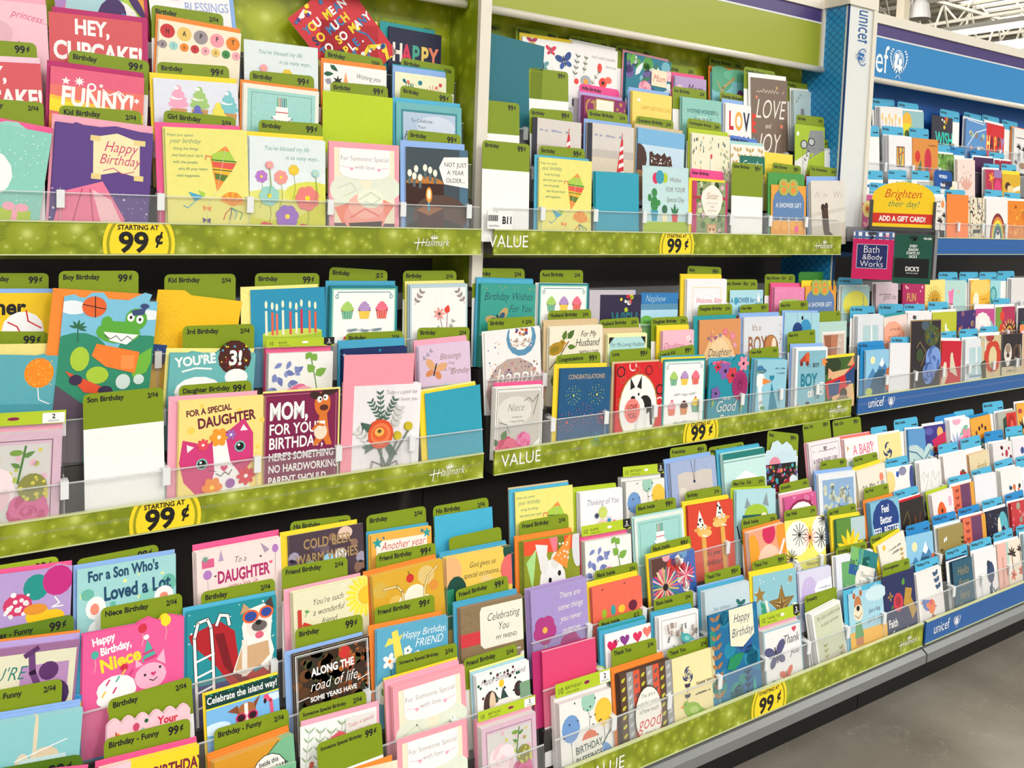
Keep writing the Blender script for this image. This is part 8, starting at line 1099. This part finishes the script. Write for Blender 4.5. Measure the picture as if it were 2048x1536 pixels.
K('RM', 2, 'Z', 1032, 308, 1240, 300, 'yellow card with a smiling golden sun', 'f0e084', lambda p: p.ray(.48, .6, .25, .42, 22, .012, 'c89a2e').fl(.48, .6, .3, 'd4a83a', 'd4a83a', 12, .8).E(.48, .6, .2, .22, 'c8962a').E(.4, .56, .025, .03, 'k').E(.55, .55, .025, .03, 'k').L([(.38, .66), (.48, .71), (.58, .64)], .015, 'k'), edge='f2e8a0')
K('RM', 2, 'Z', 1240, 310, 1455, 310, 'aqua card with a long necked pink cat', 'b4d6d0', lambda p: p.R(0, 0, 1, p.H, 'b6d8d2').PL([(.15, .25), (.25, .3), (.42, .2), (.38, .6), (.55, 1.3), (.2, 1.3), (.2, .5)], 'f07ab0').L([(.2, .62), (.38, .62)], .02, 'k').E(.62, .3, .06, .04, 'd8c49a'), n=1, tg=(1172, 225, 1368, 225, 'For Birthday', ''), edge='dcdce4')
K('RM', 2, 'Z', 1502, 308, 1700, 300, 'orange sunburst card with a white oval', 'ecb42e', lambda p: p.R(0, 0, 1, p.H, 'eeb83a').R(0, .8, 1, p.H, 'e8872a').E(.5, .2, .5, .25, 'f0cf6a').E(.28, .6, .15, .25, 'f4ecd8').scr(.5, .4, .6, .02, '8a5a2a', .012).scr(.5, .55, .85, .03, '8a5a2a', .012), n=1, e='w', er=.006, tg=(1388, 225, 1582, 225, 'Birthday', ''), edge='dcd8e6')
K('RM', 2, 'Z', 1705, 310, 1810, 312, 'aqua card with a teal painted oval wreath', 'a0d4dc', lambda p: p.E(.3, .75, .35, .45, '3a9a9c').E(.3, .72, .22, .3, '84c4c4').scr(.1, 1.5, .7, .05, '2a6a7a', .02), tg=(1592, 225, 1768, 225, 'Birthday', ''))
K('RM', 2, 'g', 1790, 395, 2200, 390, 'white card with pink flower stem letters', 'dfdbda', lambda p: p.T('d', .2, .75, .3, '5a4a5a', 's').T('happy', .45, 1.05, .3, '5a4a5a', 's').fl(.47, .88, .09, 'e0557a', 'sal', 6, .7), n=4, e='w', er=.006, edge='c4c4c8', tg=(1500, 228, 1850, 222, 'Birthday', ''))
# second row
K('RM', 1, 'Z', 348, 680, 610, 670, 'grey bordered card with a white line figure, second row', 'dde1e6', d_rocking, n=4, e='w', er=.006, rad=.04, edge='e0e2e6', tg=(270, 575, 520, 572, 'For Birthday', ''))
K('RM', 1, 'Z', 612, 700, 850, 660, 'peach rounded panel card with handwritten verse', 'efdcd2', lambda p: p.E(.35, .75, .58, .65, 'f2ac90').M(['Let me also', 'you wait with,', "and I'll tell you", 'about it'], .45, .35, .12, '4a2a2a', 's', ld=1.6, rot=.04), n=2, e='tl', er=.012, edge='f2e4dc', tg=(560, 552, 815, 552, 'For Birthday', ''))
K('RM', 1, 'Z', 858, 640, 1100, 635, 'white card with a ring of tiny cactus and buds', 'f0ebec', lambda p: p.dots(5, .15, .1, .85, .35, .06, ['3a6a4a', 'b83a6a', '2a2a3a', '6a9a4a'], 4).leaf(.3, .4, .2, .08, -1.5, '4a8a5a').leaf(.7, .35, .2, .08, -1.3, '4a8a5a'), e='w', er=.006, n=1, tg=(818, 552, 1032, 552, 'For Birthday', ''))
K('RM', 1, 'g', 175, 1075, 670, 1050, 'lime card with a white rabbit on an orange cart', 'bcc02e', lambda p: p.R(0, 0, 1, p.H, 'bcc234').E(.62, .5, .09, .12, 'e4e8c4').E(.55, .36, .04, .1, 'f0f0e0').R(.42, .66, .7, .8, 'e8703a').PL([(.7, .8), (.85, .68), (.85, .8)], 'a0b02e'), e='w', er=.01, tg=(85, 850, 495, 858, 'Birthday', ''), edge='a4a82a')
K('RM', 1, 'g', 680, 1055, 1070, 1020, 'dark purple card reading happy among circles', '3a2a66', lambda p: p.R(0, 0, 1, p.H, '3e2c6c').dots(14, 0, .05, 1, .8, .07, ['8a5a6a', 'e0804a', '5a4a8a', 'b89a6a'], 3).T('happy', .5, 1.0, .35, 'c87aa8', 'b', sx=.7), n=1, edge='3a5a94')
K('RM', 1, 'g', 1060, 1000, 1450, 995, 'pink card with a huge white dahlia', 'c04a8a', lambda p: p.R(0, 0, 1, p.H, 'c04c8c').R(0, .6, .3, p.H, 'c8a43a').fl(.35, .6, .5, 'f2e8e4', 'd9a0a0', 16, .6).fl(.35, .6, .3, 'f6f0ec', 'c83a4a', 12, .7).fl(.35, .6, .14, 'e8b0a8', '8a3a3a', 8, .8).PL([(.8, .3), (1, .6), (.85, 1.1)], '8ac4cc'), e='w', er=.02, n=0)
K('RM', 1, 'g', 1480, 968, 1865, 945, 'green edged red card with a jeweled mandala flower', 'a82a54', lambda p: p.R(0, 0, .3, p.H, '7a9a3a').R(.3, 0, 1, p.H, 'b03058').E(.32, .25, .12, .14, 'd9402e').E(.3, .6, .13, .14, 'd9402e').E(.32, .95, .12, .14, 'd9402e').ray(.7, .78, .2, .42, 18, .05, 'd4b45a').E(.7, .78, .25, .32, '4a2a2a').E(.7, .78, .2, .26, 'c8a44a').E(.7, .78, .13, .19, '9a2a44'), e='w', er=.012, tg=(1420, 785, 1760, 780, 'Birthday', ''), edge='7a9a3a')
K('RM', 1, 'g', 1930, 985, 2300, 970, 'near black card with a green corner letter', '2e2a3c', lambda p: p.T('W', .5, .8, .6, '1f7a64', 'b'), e='w', er=.01)
# front row
K('RM', 0, 'Z', 430, 1035, 668, 1018, 'mountain painting card beside the middle bay', '8ec4e2', d_mount, n=2, e='ub', er=.012, ed=.01, edge='a9c4d0', tg=(345, 945, 612, 925, 'For Boys', '', '2488c8'))
K('RM', 0, 'Z', 680, 952, 930, 950, 'blank white envelope under two blue tabs', 'e6e6ea', None, cn='envelope', nm='envelope', edge='e6e6ea', tg=(685, 890, 922, 888, 'For Birthday', ''), n=1)
ptag('RM', 0, 'Z', 622, 885, 842, 870, 'For Her', '', back=.03, ref='', label='rear blue tab of the pair above the blank white envelope')
K('RM', 0, 'Z', 888, 722, 1202, 708, 'tall dark card with a blue peony bouquet', '2e2428', lambda p: p.fr(0, .02, 'a08050').R(.02, .02, .98, p.H, '2c2428').E(.5, .1, .15, .1, '4a5a6a').E(.7, .3, .25, .2, '4a5a2e').rose(.75, .75, .28, '4a6aac', '7a9ad8', 3).rose(.6, 1.0, .22, '3a5a9c', '6a8ac8', 6).E(.3, .65, .12, .12, '3a4a2a').L([(.2, .5), (.3, .4), (.5, .6), (.35, .85)], .02, '8a7a5a').E(.8, 1.42, .1, .14, '8a7034').dots(12, .5, .05, .95, .4, .04, ['3a4a6a', '8a6a3a', '5a6a3a'], 3).R(.2, .0, .9, .02, 'a08050'), edge='a08050')
K('RM', 0, 'h', 370, 425, 775, 430, 'red card with two pale folded doves', 'c41a30', lambda p: p.R(0, 0, 1, p.H, 'c41c32').PL([(.45, .4), (.55, .35), (.85, 1.0), (.45, .85)], 'd8ceb4').PL([(.1, .7), (.25, .6), (.35, .95), (.1, 1.4), (.0, 1.3)], 'd4c8ac').PL([(.15, 1.7), (.6, 1.35), (.4, 1.9)], 'c8b89c').E(.52, .42, .07, .1, 'dcd2b8').E(.2, .68, .08, .1, 'dcd2b8'), e='w', er=.012, tg=(350, 245, 660, 220, 'Birthday', ''), edge='9a6a2a', n=1)
K('RM', 0, 'h', 850, 400, 1275, 370, 'grey bordered card with a white line figure, front row', 'dde1e6', d_rocking, n=3, e='w', er=.008, rad=.04, edge='dcdfe4', tg=(725, 190, 1100, 172, 'Birthday', ''))
K('RM', 0, 'h', 1165, 330, 1580, 305, 'tan card with a big red paper cut blossom', 'cdbb90', lambda p: p.R(0, 0, 1, p.H, 'cdbb92').fl(.6, .55, .42, 'c8402a', 'd9c48e', 6, .9).E(.6, .58, .2, .3, 'd9c89a').PL([(.0, .7), (.25, .6), (.3, 1.2), (.1, 1.1)], '4a4a30').PL([(.2, 1.6), (.5, 1.1), (.8, 1.7)], '6a7044').E(.45, .05, .2, .1, 'a83a3a'), e='w', er=.014, tg=(1150, 140, 1510, 118, 'Birthday', ''), n=1, edge='e0d4b8')
K('RM', 0, 'h', 1605, 292, 2010, 270, 'dark photo card of two shaggy dogs', '2a2224', d_dogs, edge='e4e2de', n=1)
K('RM', 0, 'h', 2020, 260, 2400, 250, 'tan card cut off by the right picture edge', 'd4b494', None, e='pp', tg=(1965, 95, 2280, 75, '', '', 'f08a4a'))
# ================================================================ BLUE-SIGN BAY, bottom shelf
K('RL', 4, 'Y', 548, 465, 780, 425, 'pale yellow card with a navy inked rose', 'eede9a', lambda p: p.rose(.4, .42, .22, '2f3f6a', 'eede9a', 2).sprig(.25, .95, .35, .65, '2f2f4a', 3, .1, .06).T('THANK YOU', .75, .85, .12, '9a9074', 'c').E(.4, 1.15, .12, .1, '8ab02e'), e='w', er=.01, tg=(478, 385, 640, 362, '', ''))
K('RL', 4, 'Y', 860, 410, 1105, 390, 'blue wave painting card', '6a9cc8', lambda p: p.R(0, 0, 1, p.H, '5a94c8').E(.2, 1.0, .6, .65, 'b9d0d0').E(.85, .9, .3, .55, 'b9d4d4').L([(0, .5), (.3, .55), (.6, .75), (.9, .5)], .03, '3a6a84').L([(.05, .85), (.2, .7), (.25, .95), (.4, .75), (.45, .95), (.6, .8)], .02, '4a6a74').E(1, .9, .25, .4, '5a9ad0'), n=2, e='w', er=.012, edge='4a8ac0', tg=(712, 308, 955, 270, 'Blank Inside', ''))
K('RL', 4, 'e', 10, 545, 430, 480, 'colorful village painting card under a night sky', '3a3080', lambda p: p.R(0, 0, 1, p.H, '3c3488').E(.72, .22, .15, .16, 'f2b46a').E(.2, .15, .2, .1, '5a5aa8').PL([(.3, .4), (1, .2), (1, .6), (.4, .6)], 'c8285a').PL([(.3, .6), (1, .5), (.8, .75), (.3, .75)], '3a8a3a').dots(20, .3, .6, 1, 1.1, .1, ['d9303a', 'e8703a', '2a6a4a', 'f0e0d8', '8a2a5a'], 4), e='w', er=.014, n=1, edge='5a2a4a')
K('RL', 4, 'e', 515, 420, 925, 355, 'white card with pink and lavender paper leaves', 'f0eaee', lambda p: [p.leaf(.3, .9, .6, .12, a, k) for a, k in ((-1.9, 'a0a8d8'), (-1.5, '8ab0c8'), (-1.2, 'b8a8d8'), (-2.3, '3a4a8a'))] and p.leaf(.9, .2, .5, .2, 2.6, '7ab89a').fl(.8, .55, .3, 'ec8aa4', 'd9506a', 6, .5).fl(.85, .95, .25, 'f0786a', 'nb', 6, .7).E(.35, .05, .2, .1, 'f0a8c0').leaf(.2, 1.1, .4, .08, -2, '2f3f8a'), n=4, e='w', er=.014, edge='f0eef4', tg=(600, 245, 1010, 180, '', ''))
ptag('RL', 4, 'e', 215, 345, 640, 265, '', '', back=.012, ref='', label='steeply bent blue tab above the pink leaf card', col='2488c8')
K('RL', 4, 'e', 935, 390, 1350, 285, 'orange card with children standing round a globe', 'e8a23a', lambda p: p.R(0, 0, 1, p.H, 'e8a43c').E(.55, .95, .38, .4, '2a84c4').E(.35, .9, .18, .3, '3a8a5a').dots(1, .1, .3, .11, .31, .01, 'k').E(.12, .5, .05, .06, '4a2a24').E(.25, .4, .05, .06, '6a3a2a').E(.4, .3, .05, .06, '3a1f1a').E(.55, .25, .05, .06, '5a2f24').E(.7, .33, .05, .06, '3a1f1a').E(.83, .5, .05, .06, '4a2a24').E(.95, .65, .05, .06, '3a1f1a'), e='ub', er=.014, edge='7a4a2a', n=1)
K('RL', 4, 'e', 1505, 270, 1880, 200, 'grey card with a red clay ear relief', 'b0aea0', lambda p: p.R(0, 0, 1, p.H, 'aeb0a4').PL([(.25, .2), (.5, .1), (.5, 1), (.25, 1)], '2a4a3a').R(.45, .05, .98, .9, 'd23028').E(.7, .45, .2, .35, 'a8221e').E(.72, .45, .1, .2, 'e05a4a').E(.15, .75, .13, .3, 'f0d0a8'), n=3, e='w', er=.01, tg=(1195, 62, 1612, 5, 'Blank Inside', ''), edge='e8e6ec')
K('RL', 4, 'e', 1888, 70, 2300, 15, 'mustard card with a black palm tree at the edge', 'e8a83c', lambda p: p.tree(.2, .6, .22, 'k').E(.35, .45, .1, .15, 'f4e6c4').E(.15, .2, .1, .06, 'b83a4a'), e='w', er=.01, n=1)
# third-from-top row (r3)
K('RL', 3, 'Y', 640, 812, 905, 765, 'white abstract card reading ORIGINALITY in blue', 'eeebe8', lambda p: p.E(.1, .3, .2, .25, 'f0d48a').E(.4, .15, .06, .07, '2f5ab0').E(.6, .1, .15, .1, '8a8aa8').E(.95, .3, .1, .3, '3a4a8a').T('ORIGINALITY', .55, .68, .26, '3a5aa8', 'c', rot=-.05, sx=.8).T('+KINDNESS', .6, 1.0, .26, '7ab4dc', 'c', sx=.75), e='w', er=.004, tg=(625, 715, 852, 665, 'Any Occasion', ''))
K('RL', 3, 'Y', 972, 752, 1190, 712, 'white card of line drawn heart and rabbits', 'ebe8e8', lambda p: p.L([(.2, .5), (.1, .35), (.2, .25), (.3, .4), (.4, .3), (.35, .5), (.2, .75)], .012, '9a9494').L([(.55, .9), (.5, .5), (.6, .25), (.7, .5), (.9, .3), (.85, .7), (.7, .9)], .012, '9a9494').E(.6, 1.15, .5, .3, '1250a0').T('THANK YOU', .7, 1.1, .1, 'w'), n=3, e='w', er=.01, edge='eceaea', tg=None)
K('RL', 3, 'Y', 1215, 682, 1450, 630, 'white card with two red brushed hearts', 'ece8e8', lambda p: p.heart(.8, .55, .16, 'b8242e', .3).heart(.82, .45, .07, '4a5a44', .3).heart(.55, .9, .14, 'd02a3a', -.2), n=3, e='w', er=.01, edge='f0d4cc', tg=(1165, 565, 1365, 525, 'Love', ''))
K('RL', 3, 'Y', 1480, 670, 1678, 612, 'cream card with gold brush calligraphy', 'dfcfa8', lambda p: p.T('thank', .6, .5, .36, '8a7034', 's', rot=-.1, sx=.8).T('you', .2, .6, .3, '8a7034', 's').scr(.4, .85, .95, .12, 'a08a4a', .03, 3), n=5, e='w', er=.008, edge='f0a080', tg=(1395, 505, 1595, 455, 'Friendship', ''))
K('RL', 3, 'e', 1400, 905, 1790, 845, 'white card with falling dark red petals', 'e4e1e1', lambda p: p.dots(7, .35, .1, .95, .5, .06, ['a81f3a', '2a2024', '8a1f34'], 4).heart(.5, .8, .1, '8a1f34', .4).heart(.78, .75, .13, '8a1f34', .4).E(.7, .3, .07, .1, 'b02a3a'), n=4, e='w', er=.012, edge='dddad8', tg=(1230, 660, 1612, 600, 'Friends', '', '2488c8'))
K('RL', 3, 'e', 1800, 800, 2200, 745, 'white card with pink blossom sprays at the edge', 'e6e1e6', lambda p: p.dots(12, .3, .3, .9, 1.0, .08, ['e04a8a', 'f07a8a', '3a4a8a'], 3), e=['w', 'tl'], er=.012, tg=(1660, 565, 2005, 510, 'Hope', ''))
# r2
K('RL', 2, 'X', 768, 135, 1010, 60, 'black card with gold and copper scrollwork', '2c2420', lambda p: p.R(0, 0, 1, p.H, '2a2422').L([(.1, .5), (.3, .25), (.4, .5), (.2, .7), (.35, .8)], .03, '6a5a34').L([(.5, .9), (.6, .4), (.7, .8), (.85, .35)], .025, '7a3a24').L([(.1, .8), (.3, 1.0), (.2, 1.1)], .02, '6a5a34'), n=1, e=['r', 'w'], er=.008, edge='c83a4a', tg=('Y', 715, 1040, 958, 975, 'Thank You', ''))
K('RL', 2, 'f', 150, 420, 578, 270, 'white card with an orange poppy and pink stamp', 'ebe6e8', lambda p: p.fl(.4, .5, .2, 'e2602a', 'e2602a', 5, 1.0).E(.4, .5, .18, .26, 'e4642c').E(.42, .48, .05, .06, '3a1f1a').R(.76, .18, .9, .42, 'e4b4cc').leaf(.1, .58, .1, .06, 0, '4a7a6a'), n=5, e='lg', er=.018, edge='f0dcd8')
K('RL', 2, 'f', 580, 250, 1010, 130, 'orange and plum branch card above the paired tabs', 'e0714e', d_branches, n=1, e='w', er=.014, tg=(490, 60, 930, -40, 'Thank You', ''), edge='e8a03c')
K('RL', 2, 'f', 1020, 30, 1460, -60, 'blank white card between branch and botanical cards', 'e6e6ec', None, n=2, edge='e0e2e8', tg=('Y', 1505, 830, 1710, 770, 'Thank You', ''))
K('RL', 2, 'f', 1560, -75, 1975, -170, 'white botanical card with a dark green leaf', 'ebe8e6', lambda p: p.leaf(.6, 1.1, .6, .25, -1.5, '2a5a3e').leaf(.3, 1.0, .4, .12, -2.0, '7a9a6a').dots(14, .3, .4, .95, 1.1, .06, ['k', '6a8ab8', 'd9703a', '2a3a34'], 4).E(.5, 1.15, .2, .1, 'c8602e'), n=4, e='w', er=.014, edge='dcdcda', tg=('Y', 1740, 740, 1925, 685, 'Thank You', ''))
K('RL', 2, 'f', 2000, 100, 2400, 40, 'white card at the right picture edge, third row', 'dcdce4', None, tg=('Y', 1960, 690, 2150, 650, 'Thank You', ''), e='w')
# r1
K('RL', 1, 'X', 835, 480, 1110, 415, 'mountain painting card under a bright blue tab', '8ec4e2', d_mount, n=1, e=None, edge='1f84c4', tg=(835, 375, 1075, 305, 'Thinking', '', '2488c8'))
K('RL', 1, 'f', 280, 1110, 790, 975, 'khaki card with dark leaf sprigs and white buds', '9a8a4e', lambda p: p.sprig(.08, 1.2, .1, .45, '3a2c1e', 7, .08, .04).sprig(.9, 1.0, .95, .3, '3a2c1e', 7, .08, .04).leaf(.2, .32, .12, .06, -1.2, 'w').leaf(.27, .3, .12, .06, -1.2, 'w').leaf(.34, .6, .12, .06, -1.2, 'w').leaf(.41, .6, .12, .06, -1.2, 'w'), e=['w', 'lb'], er=.012, n=2, edge='dfe6ec', tg=(165, 850, 640, 730, 'Thinking of You', '', '2488c8'))
K('RL', 1, 'f', 790, 910, 1250, 790, 'orange and plum branch card beside the night moon card', 'e0714e', d_branches, n=2, e='w', er=.014, tg=(690, 705, 1130, 580, 'Thinking of You', '', '2488c8'), edge='7a2a5a')
K('RL', 1, 'f', 1265, 760, 1705, 640, 'night sky card with a turquoise crescent moon face', '1f1c34', lambda p: p.R(0, 0, 1, p.H, '201d36').dots(30, 0, .05, .6, 1.0, .015, ['c8c8d0', 'b8b08a', '8a8ab0'], 3).E(.74, .5, .24, .42, '5ab0c0').E(.56, .55, .08, .36, 'efe8d4').E(.76, .55, .1, .12, 'd0ecf0').E(.8, .58, .06, .1, 'c8202e').E(.74, .5, .08, .07, '1f2a5a').E(.58, .82, .05, .06, 'e0602e').E(.25, 1.05, .18, .1, '3a4a8a'), e='w', er=.014, n=1, tg=(1180, 535, 1590, 430, 'Thinking of You', ''), edge='2a2a4a')
K('RL', 1, 'f', 1775, 590, 2250, 480, 'red card crowded with dots and grey blossoms', 'c43a40', lambda p: p.R(0, 0, 1, p.H, 'c2363e').dots(20, 0, .05, 1, 1, .07, ['9aa08e', '8a9484'], 3).dots(26, 0, .05, 1, 1, .045, ['e8a0a0', 'd9606a'], 5).dots(14, 0, .05, 1, 1, .02, 'k', 5), n=3, e='w', er=.012, edge='a82a34', tg=(1650, 410, 2025, 290, 'Thinking', '', '2488c8'))
# r0
K('RL', 0, 'X', 940, 870, 1195, 775, 'white card with a blue and orange songbird', 'eae5e2', lambda p: p.bird(.36, .75, .2, '5a78c0', 'f08a5a', -1).E(.5, .8, .14, .16, 'f0783a').E(.48, .7, .05, .06, 'd93a5a').sprig(.85, .55, .75, .1, '3a5a7a', 3, .15, .1).L([(.1, 1.3), (.5, 1.5)], .02, '5a6a7a').leaf(.4, 1.4, .15, .08, 1.2, '7a9aa0').leaf(.6, 1.5, .15, .08, 1.0, '7a9aa0').PL([(.5, .95), (.95, 1.3), (.9, 1.36), (.45, 1.05)], 'b87a5a'), n=2, e='w', er=.004, edge='e8e4e6', tg=(930, 745, 1170, 670, 'Thinking of You', ''))
K('RL', 0, 'X', 1310, 745, 1510, 680, 'slate teal card with tall gold brush lettering', '2c5a70', lambda p: p.M(['Hello', 'from', 'here', 'Super', 'Thanks'], .5, .4, .34, 'a08a4a', 's', ld=.95), n=3, e=['w', 'nb'], er=.006, ed=.008, edge='24344a', tg=(1240, 625, 1462, 545, 'Thinking of You', ''))
K('RL', 0, 'X', 1530, 650, 1755, 585, 'white card with a dark blue bear and pine', 'ebe7e8', lambda p: p.E(.7, .55, .17, .26, '2f4468').E(.62, .35, .07, .1, '24344a').PL([(.6, .9), (.75, .75), (.7, 1.4), (.6, 1.2)], '3a4a6a').sprig(.75, 1.6, .85, 1.0, '3a4a5a', 5, .2, .04).ray(.35, 1.7, .05, .3, 12, .04, '3a3a44').E(.35, 1.75, .1, .1, 'c8304a').ray(.3, .6, .03, .1, 6, .01, 'b8b8c0'), e='w', er=.012, n=1, tg=(1492, 540, 1708, 470, 'Thinking of You', ''), edge='e0e0e6')
K('RL', 0, 'X', 1768, 560, 2005, 495, 'pink and cream card with palm trees and red flowers', 'eedccb', lambda p: p.R(0, 0, .4, p.H, 'e8b4a8').R(.38, 0, .48, .5, 'a9ccc0').tree(.6, .3, .2, '3a2a24').tree(.95, .25, .15, '3a2a24').fl(.62, .75, .12, 'd9602e', 'k', 5).fl(.95, .7, .1, 'd9503a', 'k', 5).leaf(.6, 1.3, .2, .1, -1.2, '7a9a84').L([(.2, .3), (.18, .9)], .012, '9a4a4a').PL([(.4, 1.3), (.5, 1.0), (.45, 1.6)], '8a3a34').leaf(.85, 1.3, .2, .1, -1.6, '8a6a44'), e='w', er=.012, n=1, tg=(1730, 455, 1925, 380, 'Thinking of You', ''), edge='e8c8bc')
K('RL', 0, 'X', 2040, 455, 2300, 400, 'pale card stack at the right edge, bottom front', 'cfdfe4', None, n=3, e='w', tg=(1965, 375, 2150, 320, 'Thinking of You', ''), edge='8ab0bc')
# ---------------------------------------------------------------- spare copies: the largest as objects of their own, the rest of the stacks joined
fronts = sum(1 for o in bpy.data.objects if o.get('category') == 'greeting card')
cards = sorted([c for c in COPIES if c[1] == 'greeting_card'], key=lambda c: -c[0]); budget = max(0, 298 - fronts)
for c in cards[:budget] + [c for c in COPIES if c[1] != 'greeting_card']:
    o = link(c[1], c[2]); o.matrix_world = c[4]; tag(o, c[5], c[6], c[7])
V, Fc, Kc = [], [], []
for c in cards[budget:]:
    me, b = c[3], len(V); V += [tuple(c[4] @ v.co) for v in me.vertices]; Fc += [tuple(i + b for i in p.vertices) for p in me.polygons]
    buf = [0.0] * (len(me.loops) * 4); me.color_attributes['Print'].data.foreach_get('color', buf); Kc += buf
me = bpy.data.meshes.new('card_stock'); me.from_pydata(V, [], Fc); me.color_attributes.new('Print', 'FLOAT_COLOR', 'CORNER').data.foreach_set('color', Kc); me.materials.append(PAPER)
tag(link('card_stock', me), 'remaining spare card copies stacked in the pockets behind the front cards', 'card stock', kind='stuff')
print('objects', len(bpy.data.objects), 'fronts', fronts, 'copies', len(cards))
